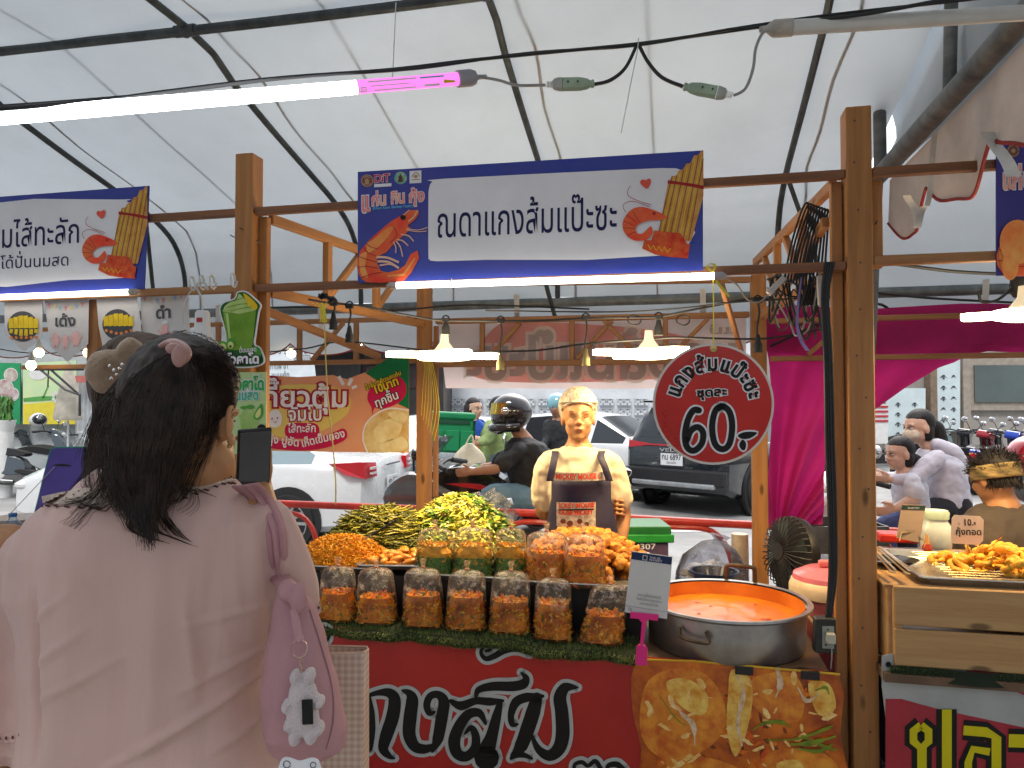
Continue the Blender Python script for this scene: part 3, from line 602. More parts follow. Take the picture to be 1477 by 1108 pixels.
words(H1, PH, [('(Khon Kaen Shrimp-Tastic)', (538, 303), (596, 299), 4, dict(off=.01, xh=.686))], flat('cyan', (.15, .5, .75)), name='small_title')
c2 = [(-70, 289), (215, 268), (208, 417), (-70, 429)]
H2 = board('header_banner', 'blue banner at far left naming a stuffed dumpling and milk shake stall', 'banner', PH, c2, blue)
layer(H2, PH, 'text_field', wht, [sp2([(-70, 300), (170, 288), (182, 290), (190, 300), (190, 340), (187, 392), (178, 401), (100, 404), (-70, 410)], 2)], 2)
words(H2, PH, [('มไส้ทะลัก', (1, 358), (117, 350), 27, dict(off=.004)), ('โด้ปั่นนมสด', (1, 388), (101, 383), 13, dict(off=.002))], navy, k=4)
pipes(H2, PH, lambda p: [(213-(1014-x)*.80, 268+(y-217)*.86) for x, y in cr(p, 870, 200, 5.035)])
H3 = board('header_banner', 'blue banner cut by the right edge showing only its shrimp picture', 'banner', PH, [(1437, 207), (1700, 196), (1700, 400), (1437, 398)], flat('violet_blue', (.05, .04, .22), .3))
layer(H3, PH, 'emblem', flat('dkm'), [circ(1461, 218, 9)], 3); layer(H3, PH, 'emblem_ring', flat('gold'), [stroke(circ(1461, 218, 8), 1.2), circ(1461, 218, 3)], 5)
words(H3, PH, [('แก่น', (1445, 273), (1490, 271), 22, dict(off=.03))], grd, wht, .04, name='title')
shrimp(H3, PH, lambda p: [(1437+(x-83)*.26, 292+(y-515)*.2) for x, y in p])
layer(H3, PH, 'shrimp_shade', flat('shrimp_hi'), [circ(1466, 350, 26, 32), circ(1455, 385, 12, 20)], 15)
# ---- round price sign
PR = Panel(S(.2, 2.62, 1.6), SU); ro = (1029, 583)
T = thing('price_sign', 'round red hanging price sign reading 60 in big black numerals', 'sign', PR.hit(1029, 671))
g = MB(); PR.slab(g, circ(*ro, 87.5, 87.5, 64), -6, 0); obj('disc', g, flat('creamy', (.66, .6, .55)), T, sm=0)
layer(T, PR, 'red_face', M('sign_red', (.52, .02, .014), .28, var=.1, scale=4, coat=.3), [circ(*ro, 84, 84, 64)], 2)
for of, mt, k in ((.10, wht, 4), (.035, blk, 6)):
    g = MB(); PR.arc(g, 'แกงส้มแป๊ะซะ', ro, 51, -80, 82, 17, k, of); PR.text(g, 'ชุดละ', (1005, 573), (1049, 570), 9.5, k, of); obj('lettering' if mt is blk else 'lettering_outline', g, mt, T, sm=0)
d6 = sp2([(1008, 592), (1000, 592), (992, 606), (988, 628), (991, 645), (1001, 650), (1012, 640), (1014, 624), (1006, 616), (996, 622), (991, 634)], 4, False)
d0 = sp2([(1042, 586), (1032, 592), (1027, 615), (1031, 640), (1042, 648), (1052, 640), (1056, 615), (1052, 594), (1042, 586), (1036, 589)], 4, False)
for gw, mt, k in ((5, wht, 4), (0, blk, 6)): layer(T, PR, 'numeral' if mt is blk else 'numeral_outline', mt, [grow(sp2(p, 3), gw/2) for p in ([(1064, 628), (1075, 623), (1092, 624), (1082, 632), (1070, 633)], [(1071, 634), (1076, 640), (1074, 649), (1069, 648), (1066, 641)])], k)
for gw, mt, k in ((5.5, wht, 4), (0, blk, 6)):
    for dd, ww in ((d6, 9), (d0, 9)): 
        st = stroke(dd, ww+gw); g = MB(); n_ = len(dd)
        q = [PR.hit(*p, k) for p in st]
        for i in range(n_-1): g.add([q[i], q[i+1], q[2*n_-2-i], q[2*n_-1-i]], [(0, 1, 2, 3)])
        for e_ in (0, n_-1): PR.poly(g, circ(*dd[e_], (ww+gw)/2, n=12), k)
        obj('numeral' if mt is blk else 'numeral_outline', g, mt, T, sm=0)
g = MB(); g.lathe([(.008, 0), (.012, .001), (.012, .003), (.006, .004)], PR.hit(1029, 503, 2), 14, ax=PR.n); obj('eyelet', g, M('brass', (.55, .4, .15), .3, .9), T)
ystr = M('yellow_string', (.62, .52, .04), .6, var=.1); g = MB(); g.tube(spline([PR.hit(1029, 503, 5), PH.hit(1029, 440, 20), PH.hit(1028, 392, 30)], 4), .0022, 5); obj('string', g, ystr, T)
g = MB(); lp = spline([PH.hit(*p, 35) for p in ((1028, 395), (1020, 388), (1023, 383), (1031, 386), (1028, 398), (1036, 412), (1051, 430))], 4); g.grid(lambda a_, b_: lp[int(b_*(len(lp)-1))]+V((.010*(a_-.5), 0, .004*a_)), 1, len(lp)-1); obj('ribbon', g, ystr, T)
# ---- front banner of the curry stall
PF = Panel(S(0, 2.775, .4), SU)
T = board('front_banner', 'dark red vinyl banner with black Thai letters and curry photo hung before the curry stall', 'banner', PF, [(420, 890), (470, 903), (905, 946), (1000, 952), (1211, 972), (1213, 1500), (420, 1500)], M('vinyl_red', (.34, .014, .012), .3, col2=(.44, .022, .016), scale=2, bump=.15, bscale=5), 4)
CS = (440, 868, 2.84)
LT = [([(262, 395), (272, 450), (275, 520), (268, 590), (262, 612)], [18, 24, 26, 22, 12]), ([(255, 385), (300, 372), (345, 372), (368, 400), (360, 470), (335, 545), (322, 600), (345, 630), (368, 640)], [12, 20, 34, 44, 48, 46, 36, 22, 6]),
      ([(398, 362), (425, 372), (440, 400), (432, 470), (428, 540), (450, 590), (490, 602), (530, 590)], [6, 26, 44, 48, 46, 40, 34, 20]), ([(522, 612), (545, 560), (560, 480), (570, 410), (548, 380), (515, 385), (500, 420), (510, 455), (532, 450)], [10, 40, 44, 40, 28, 26, 26, 22, 8]),
      ([(598, 405), (640, 425), (700, 405), (760, 408), (812, 404)], [14, 34, 26, 30, 10]), ([(800, 410), (785, 470), (765, 550), (748, 600), (745, 638)], [18, 34, 44, 60, 90]), ([(742, 500), (715, 455), (670, 460), (632, 510), (612, 570), (625, 620), (662, 632), (696, 600), (700, 550), (682, 515), (655, 540)], [8, 30, 36, 40, 44, 40, 36, 34, 30, 22, 6]),
      ([(700, 395), (712, 360), (770, 345), (850, 345), (895, 335), (905, 310), (885, 288)], [8, 24, 32, 36, 36, 24, 5]),
      ([(742, 200), (760, 195), (755, 180), (732, 185), (722, 210), (742, 232), (775, 222), (820, 198), (870, 192), (920, 215)], [10, 12, 12, 12, 13, 18, 22, 24, 22, 6]),
      ([(872, 500), (850, 500), (845, 460), (865, 410), (910, 390), (975, 385)], [8, 20, 24, 34, 34, 12]), ([(950, 392), (935, 450), (912, 520), (885, 590), (845, 640)], [40, 52, 52, 48, 12]), ([(845, 636), (890, 625), (930, 640)], [10, 22, 10]), ([(930, 545), (955, 600), (1000, 628), (1040, 600), (1056, 540), (1052, 450), (1045, 390), (1068, 350), (1118, 350)], [10, 26, 40, 48, 50, 48, 46, 38, 6]),
      ([(1105, 690), (1105, 665), (1135, 655), (1160, 670), (1190, 650), (1215, 690)], [10, 14, 16, 14, 16, 18]), ([(1235, 690), (1245, 668), (1280, 665), (1310, 690)], [10, 18, 22, 16]), ([(60, 105), (80, 105), (98, 120), (96, 150), (85, 165)], [5, 12, 14, 12, 8])]
for gw, mt, k, nm in ((30, flat('pale_grey', (.45, .47, .46)), 3, 'letter_outline'), (0, blk, 5, 'letter')):
    for j, (c_, w_) in enumerate(LT):
        cc = sp2(c_, 5, False); n_ = len(cc); ww = [np.interp(i/(n_-1)*(len(w_)-1), range(len(w_)), w_)*1.14+gw for i in range(n_)]; st = stroke(cc, ww); q = [PF.hit(*p, k+j*.12) for p in cr(st, *CS)]; g = MB()
        for i in range(n_-1): g.add([q[i], q[i+1], q[2*n_-2-i], q[2*n_-1-i]], [(0, 1, 2, 3)])
        for e_ in (0, n_-1): PF.poly(g, cr(circ(*cc[e_], ww[e_]/2, n=12), *CS), k+j*.12)
        obj(nm, g, mt, T, sm=0)
layer(T, PF, 'curry_photo', M('curry_photo', (.66, .17, .012), .3, col2=(.26, .04, .008), scale=7, bump=.1), [sp2([(915, 960), (960, 952), (1100, 964), (1209, 974), (1211, 1060), (1212, 1130), (1050, 1140), (930, 1140), (925, 1080), (912, 1020)], 3)], 6)
fish = M('fish_photo', (.74, .30, .03), .3, col2=(.50, .10, .012), scale=16); 
layer(T, PF, 'fish_piece', fish, [sp2(p, 5) for p in ([(930, 990), (965, 965), (1010, 968), (1040, 1000), (1045, 1050), (1010, 1085), (960, 1095), (925, 1060)], [(1090, 975), (1140, 970), (1160, 1000), (1150, 1040), (1100, 1030), (1080, 1000)], [(950, 1100), (1010, 1090), (1070, 1110), (1060, 1130), (950, 1130)], [(1110, 1085), (1170, 1080), (1205, 1100), (1200, 1130), (1110, 1130)])], 8)
layer(T, PF, 'fish_skin', M('fish_skin', (.80, .56, .12), .3, col2=(.60, .24, .02), scale=22), [sp2(p, 4) for p in ([(1055, 965), (1080, 975), (1085, 1010), (1075, 1060), (1060, 1090), (1048, 1050), (1050, 1000)], [(960, 985), (990, 978), (1020, 1000), (1015, 1030), (985, 1020)], [(1165, 985), (1195, 985), (1205, 1020), (1180, 1030)], [(1120, 1100), (1150, 1095), (1160, 1115), (1130, 1120)])], 10)
layer(T, PF, 'fish_bone', flat('bone', (.7, .55, .38), col2=(.5, .3, .15), scale=40), [stroke(sp2(p, 4, False), w) for p, w in (([(968, 1010), (985, 1030), (1000, 1045), (1002, 1075)], [2, 6, 8, 2]), ([(1062, 970), (1072, 1000), (1064, 1040), (1070, 1075)], [3, 7, 5, 3]), ([(1120, 962), (1125, 985), (1118, 1005)], [6, 9, 2]), ([(1150, 990), (1163, 1010), (1180, 1000)], [2, 6, 3]))], 12)
layer(T, PF, 'herb_picture', flat('herb', (.25, .3, .03), col2=(.12, .17, .02), scale=20), [stroke(sp2(p, 4, False), w) for p, w in (([(1085, 1052), (1100, 1042), (1125, 1040), (1140, 1048)], [2, 5, 6, 2]), ([(1105, 1066), (1150, 1064), (1190, 1050), (1200, 1045)], [2, 4, 5, 2]), ([(1140, 1072), (1170, 1070), (1205, 1060)], [4, 8, 3]), ([(1150, 1078), (1180, 1082), (1200, 1072)], [3, 6, 3]), ([(1155, 1060), (1190, 1076), (1206, 1080)], [3, 5, 3]), ([(1175, 995), (1190, 990), (1195, 1000)], [2, 5, 2]), ([(950, 1000), (975, 1035), (990, 1045)], [1, 2, 1]))], 14)
rnd = random.Random(21)
for nm, mt, n_, s0 in (('oil_print', M('oil_print', (.45, .03, .005), .3, col2=(.75, .2, .01), scale=30), 70, 7), ('flake_print', M('flake_print', (.85, .62, .25), .3, col2=(.7, .35, .06), scale=40), 46, 6), ('char_print', M('char_print', (.12, .02, .006), .35, col2=(.25, .05, .01), scale=30), 46, 6)):
    g = MB()
    for i in range(n_):
        cx, cy_ = rnd.uniform(935, 1202), rnd.uniform(972, 1125); a0 = rnd.random()*3.14; L_ = s0*rnd.uniform(.5, 1.9); w_ = L_*rnd.uniform(.2, .55); PF.poly(g, [(cx+cos(a0)*L_*cos(t)*(1+.3*sin(3*t+i))-sin(a0)*w_*sin(t), cy_+sin(a0)*L_*cos(t)+cos(a0)*w_*sin(t)*(1+.3*sin(2*t+i))) for t in np.linspace(0, 5.9, 12)], (7.2 if nm != 'flake_print' else 11)+i*.01)
    o = obj(nm, g, mt, T, sm=0); o['kind'] = 'stuff'
g = MB(); g.tube([PF.hit(x, y, 8) for x, y in ((905, 950), (1000, 953), (1100, 962), (1211, 972))], .004, 6); obj('hem', g, flat('hem', (.6, .36, .03)), T)
bm2 = M('clip_black', (.015, .013, .012), .35)
for x, y in ((1073, 966), (1168, 973)):
    q = PF.hit(x, y, 8); t = thing('binder_clip', ('black clip holding the curry banner, left of the pair by the pot' if x < 1100 else 'black clip on the curry banner nearest the tall post'), 'clip', q); g = MB(); g.box(q, (.062, .016, .03), SU, SV, UP); g.box(q+UP*.012+SV*.02, (.062, .04, .004), SU, SV, UP); obj('body', g, bm2, t, sm=0, bevel=.002)
# ---- right stall banner
T = board('front_banner', 'grey and red banner with yellow Thai letters hanging below the wooden crate', 'banner', PF, [(1272, 946), (1300, 940), (1480, 955), (1700, 968), (1700, 1500), (1276, 1500), (1278, 1040), (1272, 990)], M('vinyl_grey', (.36, .37, .36), .35, var=.08, scale=4, dirt=.3), 4)
layer(T, PF, 'red_field', M('vinyl_crimson', (.34, .02, .035), .35, var=.05), [[(1277, 1008), (1300, 1008), (1350, 1022), (1480, 1050), (1700, 1090), (1700, 1140), (1277, 1140)], [(1335, 946), (1480, 957), (1700, 968), (1700, 1060), (1475, 1002), (1400, 970)]], 2)
C6 = (1077, 868, 3.69)
for gw, mt, k, nm in ((56, blk, 5, 'letter_outline'), (0, flat('lime', (.58, .50, .01)), 8, 'letter')):
    for j, (c_, w_) in enumerate((([(925, 655), (965, 685), (965, 740), (925, 775), (885, 740), (885, 685), (925, 655)], 44), ([(930, 770), (930, 1100)], 50), ([(1062, 570), (1062, 1100)], 52), ([(1150, 680), (1270, 690), (1325, 720), (1325, 1100)], 52), ([(1290, 795), (1200, 780), (1175, 850), (1175, 1100)], 40), ([(1390, 735), (1500, 738), (1620, 760), (1640, 1100)], 70))):
        st = stroke(c_, w_+gw); n_ = len(c_); q = [PF.hit(*p, k+j*.3) for p in cr(st, *C6)]; g = MB()
        for i in range(n_-1): g.add([q[i], q[i+1], q[2*n_-2-i], q[2*n_-1-i]], [(0, 1, 2, 3)])
        obj(nm, g, mt, T, sm=0)
layer(T, PF, 'grommet', blk, [circ(1281, 958, 4)], 4)
q = PF.hit(1304, 945, 8); t = thing('binder_clip', 'black clip on the grey and red banner under the wooden crate', 'clip', q); g = MB(); g.box(q, (.055, .016, .025), SU, SV, UP); g.box(q+UP*.01+SV*.02, (.05, .04, .004), SU, SV, UP); obj('body', g, bm2, t, sm=0, bevel=.002)
# ---- translucent back banner seen from behind
PB = Panel(S(0, 4.60, 2), SU)
T = thing('back_banner', 'pale red see-through banner with mirrored Thai letters behind the seller', 'banner', PB.hit(850, 561))
pc = Mcloth('washed_red', (.78, .66, .64), .55, var=.05, scale=2)
g = MB(); g.poly([PB.hit(*p, 0) for p in ((632, 464), (760, 462), (900, 462), (1076, 457), (1076, 560), (850, 561), (643, 560))]); obj('cloth', g, pc, T, sm=0)
layer(T, PB, 'red_patch', Mcloth('washed_red2', (.85, .40, .36), .5, var=.1, scale=1.2), [sp2([(690, 500), (720, 468), (760, 464), (850, 468), (930, 475), (1000, 490), (1010, 520), (960, 545), (800, 552), (700, 548), (672, 530)], 4)], 2)
g1 = MB(); g2 = MB()
for gg, of, k in ((g1, .09, 4), (g2, .03, 6)):
    PB.text(gg, 'แกงส้มแป๊ะซะ', (672, 546), (1068, 544), 46, k, of, mirror=True); PB.text(gg, 'แม่', (1022, 482), (1064, 481), 9, k, of, mirror=True)
obj('lettering_outline', g1, Mcloth('washed_pink', (.80, .74, .70), .5, var=0, bump=0), T, sm=0); obj('lettering', g2, Mcloth('washed_grey', (.52, .46, .45), .45, var=0, bump=0), T, sm=0)
# ---- dumpling banner
PD = Panel(S(0, 4.33, 2), SU)
def wav(p): return p
T = thing('food_banner', 'salmon orange dumpling banner with white Thai lettering and green corner', 'banner', PD.hit(480, 655))
g = MB(); PD.slab(g, [(378, 541), (430, 544), (480, 541), (500, 547), (530, 536), (560, 517), (590, 503), (590, 653), (480, 652), (378, 650)], -3, 0); obj('sheet', g, flat('salmon', (.72, .27, .13), col2=(.74, .34, .18), scale=2), T, sm=0)
layer(T, PD, 'yellow_field', flat('soft_yellow', (.74, .52, .13)), [sp2([(378, 570), (400, 557), (460, 555), (500, 565), (505, 590), (485, 610), (440, 630), (378, 622)], 4)], 2)
layer(T, PD, 'green_corner', flat('deep_green', (.01, .16, .05)), [[(527, 538), (560, 517), (590, 503), (590, 590), (575, 583), (560, 560)]], 2)
layer(T, PD, 'speech_bubble', flat('magenta', (.55, .01, .07)), [sp2([(530, 575), (535, 560), (555, 545), (575, 543), (586, 556), (584, 572), (570, 584), (550, 590), (541, 588), (537, 598), (536, 588)], 4), rrect(411, 610, 461, 633, 10), sp2([(378, 622), (400, 635), (440, 636), (480, 624), (495, 618), (501, 625), (497, 635), (470, 646), (430, 650), (378, 643)], 4)], 4)
mar = flat('maroon', (.4, .02, .04)); pw = flat('pinkwhite', (.78, .72, .74))
words(T, PD, [('เกี๊ยวตุ้ม', (366, 586), (503, 587), 22, dict(off=.02)), ('จัมโบ้', (416, 607), (466, 606), 15, dict(off=.02))], pw, mar, .07, k=9)
words(T, PD, [('ไส้ทะลัก', (416, 624), (457, 623), 9, dict(off=.02)), ('กุ้ง ปูอัด', (386, 638), (432, 644), 9, dict(off=.02)), ('เห็ดเข็มทอง', (436, 645), (499, 630), 9, dict(off=.02))], pw, k=9)
words(T, PD, [('10บาท', (541, 569), (577, 554), 10, dict(off=.03))], yel, blk, .06, k=11); words(T, PD, [('ทุกชิ้น', (543, 588), (577, 574), 10, dict(off=.02))], pw, blk, .06, k=11); words(T, PD, [('น้ำจิ้มซีฟู้ดรสแซ่บ', (528, 563), (580, 540), 5, dict(off=.02))], yel, blk, .07, k=11)
layer(T, PD, 'spark', pw, [stroke([(489, 543), (496, 555)], 5), stroke([(508, 546), (503, 556)], 5), stroke([(515, 557), (508, 560)], 4)], 6)
layer(T, PD, 'dumpling_drawing', pw, [sp2([(388, 598), (394, 592), (402, 592), (407, 602), (405, 613), (396, 617), (387, 612)], 4)], 6); layer(T, PD, 'drawn_face', mar, [circ(393, 604, 1.3), circ(401, 603, 1.3), stroke([(395, 608), (398, 610), (400, 607)], 1)], 8)
layer(T, PD, 'dish_photo', flat('dish', (.74, .6, .3), col2=(.6, .34, .1), scale=8), [[(590, 590), (590, 653), (530, 653), (524, 635), (528, 612), (545, 596), (565, 589)]], 5)
layer(T, PD, 'dish_rim', pw, [stroke(sp2([(531, 653), (524, 635), (528, 612), (545, 596), (565, 589), (590, 592)], 4, False), 2)], 7)
for p_ in ([(540, 620), (560, 605), (580, 612), (572, 632), (548, 638)], [(560, 596), (580, 594), (589, 605), (575, 610)], [(550, 640), (580, 630), (589, 645), (570, 652), (552, 652)]): layer(T, PD, 'dumpling_photo', flat('dumpling', (.78, .66, .36), col2=(.68, .48, .2), scale=14), [sp2(p_, 4)], 9)
# ---- coffee shop board
PC = Panel(P(420, 550, 9), (1, 0, 0))
T = board('shop_board', 'white coffee shop signboard partly hidden behind the dumpling banner', 'sign', PC, [(340, 497), (449, 497), (467, 640), (340, 640)], M('board_white', (.70, .76, .80), .5, var=.04), 40)
layer(T, PC, 'label_field', flat('greyish', (.3, .32, .33)), [[(424, 512), (448, 512), (449, 521), (424, 521)]], 10)
words(T, PC, [("COCO's SPACE", (362, 511), (444, 510), 9, dict(xh=.686)), ('-กาแฟ ชา', (387, 533), (416, 532), 6, {}), ('-ขนมเค้ก', (389, 545), (418, 544), 6, {})], flat('slate', (.1, .13, .16)), k=12); words(T, PC, [('COFFEE', (425, 519.5), (447, 519.5), 5.5, dict(xh=.686))], wht, k=16)
# ---- pennants
PP_ = [Panel(S(0, 2.95, 2), SU+SV*.05*(i-1.5)) for i in range(4)]
pen = Mcloth('pennant_cloth', (.70, .68, .68), .3, var=.04, scale=4)
shapes = [[(6, 435), (61, 433), (61, 486), (35, 507), (7, 482)], [(64, 433), (128, 431), (127, 496), (97, 522), (72, 499)], [(139, 430), (197, 421), (205, 486), (180, 506), (148, 500), (142, 470)], [(202, 424), (271, 417), (274, 488), (240, 512), (206, 495)]]
labs = ['white pennant flag with a plate of yellow rolls, leftmost of the four', 'white pennant flag with three pink pigs under black Thai letters', 'white pennant flag with yellow rolls on a dark plate nearest the timber stud', 'white pennant flag with one pink pig cook, rightmost of the four']
flg = [flat('fl_pink', (.7, .3, .33)), flat('fl_yel', (.72, .6, .3)), flat('fl_blue', (.35, .5, .65))]; ink = M('ink', (.05, .05, .06), .5, var=0); pig = flat('pig', (.74, .42, .40))
for i, (sh, lb) in enumerate(zip(shapes, labs)):
    pn = Panel(S(0, 2.93+.015*(i % 2), 2), SU); t = thing('pennant_flag', lb, 'flag', pn.hit(*sh[3]), 'pennant flags on the left stall beam')
    x0, x1 = sh[0][0], sh[1][0]; g = MB(); fr_ = [pn.hit(*p, 0) for p in sh]; g.prism(fr_, pn.n*-.0015); obj('cloth', g, pen, t, sm=0)
    g = MB(); g.tube([pn.hit(x0, sh[0][1], 0), pn.hit(x1, sh[1][1], 0)], .006, 6); obj('hem', g, pen, t)
    if i in (1, 3):
        yb = sh[0][1]; sl_ = (sh[1][1]-sh[0][1])/(x1-x0); n = 7
        for j in range(n):
            xa = x0+4+(x1-x0-8)*j/n; dy = 6*sin(PI*(j+.5)/n); layer(t, pn, 'printed_triangle', flg[j % 3], [[(xa, yb+4+dy+sl_*(xa-x0)), (xa+6, yb+4+dy+sl_*(xa-x0)), (xa+3.4, yb+11+dy+sl_*(xa-x0))]], 3)
    if i in (0, 2):
        cx, cy_ = (33, 471) if i == 0 else (170, 468); layer(t, pn, 'printed_plate', flat('plate', (.06, .06, .07)), [circ(cx, cy_, 22, 22)], 3)
        for j in range(6):
            x = cx-20+j*7.2; layer(t, pn, 'printed_roll', flat('roll', (.72, .52, .02), col2=(.6, .4, .02), scale=20), [[(x, cy_-16+abs(j-2.5)*2), (x+6.4, cy_-17+abs(j-2.5)*2), (x+7.5, cy_+2), (x+.5, cy_+3)], [(x+2, cy_+4), (x+7, cy_+4), (x+5.5+j*.3, cy_+15-abs(j-2.5)*2), (x+1, cy_+14-abs(j-2.5)*2)]][:2 if i == 0 else 1], 5+.3*j)
            layer(t, pn, 'printed_filling', orgp, [circ(x+4, cy_+5+(9-abs(j-2.5)*2 if i == 2 else 11), 2.2)], 4.5)
    if i == 1:
        words(t, pn, [('เด้ง', (79, 471), (110, 470), 12, dict(off=.03))], ink, k=5)
        for cx, cy_, r_ in ((81, 491, 5), (95, 493, 4.5), (110, 489, 6)): layer(t, pn, 'printed_pig', pig, [circ(cx, cy_-6, r_*.8), circ(cx, cy_+2, r_, r_*1.2), stroke([(cx-r_, cy_), (cx-r_-3, cy_-4)], 2), stroke([(cx+r_, cy_), (cx+r_+3, cy_-4)], 2), stroke([(cx-2, cy_+6), (cx-3, cy_+11)], 2.4), stroke([(cx+2, cy_+6), (cx+3, cy_+11)], 2.4)], 4)
    if i == 3:
        words(t, pn, [('ดำ', (225, 460), (248, 458), 13, dict(off=.03))], ink, k=5); layer(t, pn, 'printed_pig', pig, [circ(238, 473, 5), circ(238, 483, 7, 7), stroke([(232, 480), (228, 476)], 2.4), stroke([(244, 480), (249, 486)], 2.4)], 4); layer(t, pn, 'printed_hat', wht, [circ(239, 465, 4, 2.4)], 6)
# ---- avocado shake cut-out and poster
PA = Panel(S(0, 2.80, 2), SU)
T = thing('cutout_sign', 'green avocado shake cup cut-out sign with cream swirl on the left post', 'sign', PA.hit(345, 520))
o_ = sp2([(316, 447), (322, 436), (338, 430), (342, 421), (355, 420), (368, 430), (377, 440), (374, 452), (370, 480), (368, 496), (376, 502), (382, 522), (366, 530), (330, 530), (318, 520), (312, 506), (318, 496), (326, 492), (322, 470)], 4)
g = MB(); PA.slab(g, o_, -5, 0); obj('board', g, wht, T, sm=0); layer(T, PA, 'green_edge', flat('dgreen', (.02, .12, .02)), [grow(o_, -2)], 2)
layer(T, PA, 'cup', flat('shake', (.2, .36, .04), col2=(.11, .25, .02), scale=10), [[(322, 448), (370, 446), (364, 505), (330, 505)]], 4); layer(T, PA, 'cup_shine', flat('shakehi', (.42, .58, .2)), [[(326, 452), (330, 452), (335, 500), (332, 500)], stroke([(322, 448), (346, 452), (370, 446)], 2.5)], 6)
layer(T, PA, 'cream_swirl', flat('cream', (.5, .62, .25), col2=(.34, .5, .12), scale=18), [sp2([(324, 447), (330, 438), (342, 432), (346, 424), (356, 434), (366, 442), (368, 448), (346, 452)], 4)], 7); layer(T, PA, 'swirl_line', flat('shake'), [stroke(sp2(p, 4, False), 1.2) for p in ([(328, 444), (342, 440), (358, 438)], [(334, 449), (350, 445), (364, 443)], [(338, 435), (346, 432), (352, 430)])], 9)
layer(T, PA, 'mango_slice', yel, [sp2([(352, 424), (360, 428), (372, 440), (370, 447), (360, 442)], 3)], 8)
layer(T, PA, 'avocado', grn, [circ(322, 500, 8), circ(334, 496, 6, 8), circ(370, 510, 8, 10)], 8); layer(T, PA, 'avocado_flesh', flat('flesh', (.66, .68, .26)), [circ(322, 501, 5.5), circ(334, 498, 4, 5)], 10); layer(T, PA, 'avocado_stone', dkbr, [circ(322, 502, 2.5), circ(334, 500, 2)], 12)
words(T, PA, [('อะโวคาโด', (314, 525), (376, 524), 10, dict(off=.05))], wht, blk, .08, k=14); words(T, PA, [('ปั่นนมสด', (347, 509), (372, 507), 5, dict(off=.02))], wht, k=14)
T = board('poster', 'pale green avocado milk poster on the left post behind the phone', 'poster', PA, [(332, 537), (384, 537), (384, 655), (332, 655)], flat('palegreen', (.50, .62, .30), col2=(.38, .55, .25), scale=3), 3)
words(T, PA, [('อะโวคาโด', (322, 563), (382, 562), 13, dict(off=.05))], flat('kelly', (.03, .36, .08)), wht, .06, k=6); words(T, PA, [('นมสด', (340, 577), (374, 576), 10, dict(off=.04))], flat('teal2', (.05, .42, .3)), wht, .05, k=6)
layer(T, PA, 'glass', flat('glassg', (.42, .56, .22), col2=(.25, .42, .1), scale=12), [[(346, 602), (374, 602), (368, 648), (352, 648)], sp2([(345, 602), (352, 592), (362, 590), (372, 595), (376, 603), (360, 606)], 4)], 3); layer(T, PA, 'avocado', grn, [sp2([(366, 600), (378, 582), (380, 598), (372, 606)], 4), circ(362, 587, 6, 3), circ(352, 588, 5, 2.5)], 5); layer(T, PA, 'avocado_flesh', flat('flesh'), [sp2([(369, 599), (376, 588), (377, 598), (372, 603)], 3)], 7); layer(T, PA, 'dark_fruit', blk, [circ(378, 620, 7, 8)], 6)
bar(F1, PA.hit(374, 655, -20), PA.hit(374, 760, -20), .03, .01, M('yellow_paint', (.6, .33, .02), .5), 'painted_strip', SV)
# ================================================================ COUNTER OF THE CURRY STALL
tblw = M('table_ply', (.16, .09, .05), .6, var=.2); steelm = M('tray_steel', (.55, .53, .48), .28, .9, var=.1, scale=6, bump=.05); blackv = M('riser_black', (.006, .006, .007), .6, var=0)
T = thing('market_table', 'low trestle table behind the red curry banner', 'table', S(-.6, 3.1, 0)); g = MB(); g.box(S(-.64, 3.22, .635), (2.34, .84, .03), SU, SV); obj('tabletop', g, tblw, T, sm=0)
for u in (-1.75, .48):
    for v in (2.83, 3.55): g = MB(); g.box(S(u, v, .31), (.05, .05, .62), SU, SV); obj('leg', g, tblw, T, sm=0)
T = thing('display_riser', 'black box riser carrying the food trays above the row of curry bags', 'box', S(-.95, 3.3, .65)); g = MB(); g.box(S(-.94, 3.34, .76), (1.62, .72, .2), SU, SV); obj('body', g, blackv, T, sm=0)
def shake(n=1): return random.uniform(-n, n)
# artificial grass mat
T = thing('grass_mat', 'green artificial grass mat edging the counter under the bagged curries', 'mat', S(-.85, 2.8, .65))
def mat_z(u): return .69-.018*max(0, min(1, (u+.62)/.12))
def mat(a_, b_):
    u = -1.62+1.48*a_; w = .012*sin(u*17)+.008*sin(u*41)
    if b_ < .7: return S(u, 2.96-.2*b_/.7+w*b_, mat_z(u)+.004*sin(u*23+b_*5))
    t = (b_-.7)/.3; return S(u, 2.76+w-.012*sin(t*3), mat_z(u)-.035*t)
g = MB(); g.grid(mat, 90, 10); obj('backing', g, M('mat_back', (.012, .02, .008), .9), T)
g = MB()
for i in range(11000):
    a_, b_ = random.random(), random.random(); b_ = b_ if random.random() < .55 else .62+.38*b_; p = mat(a_, b_); g.cur = random.randrange(3); up = UP*(.012+.006*random.random()) if b_ < .7 else (-SV*.012-UP*(.012*random.random()-.004)); d = V((shake(.006), shake(.006), shake(.003))); s_ = V((cos(i), sin(i), 0))*.0014; g.add([p-s_, p+s_, p+up+d], [(0, 1, 2)])
o = obj('grass_blades', g, [M('blade1', (.10, .15, .03), .6, var=0), M('blade2', (.05, .09, .015), .6, var=0), M('blade3', (.17, .2, .05), .6, var=0)], T, sm=0); o['kind'] = 'stuff'
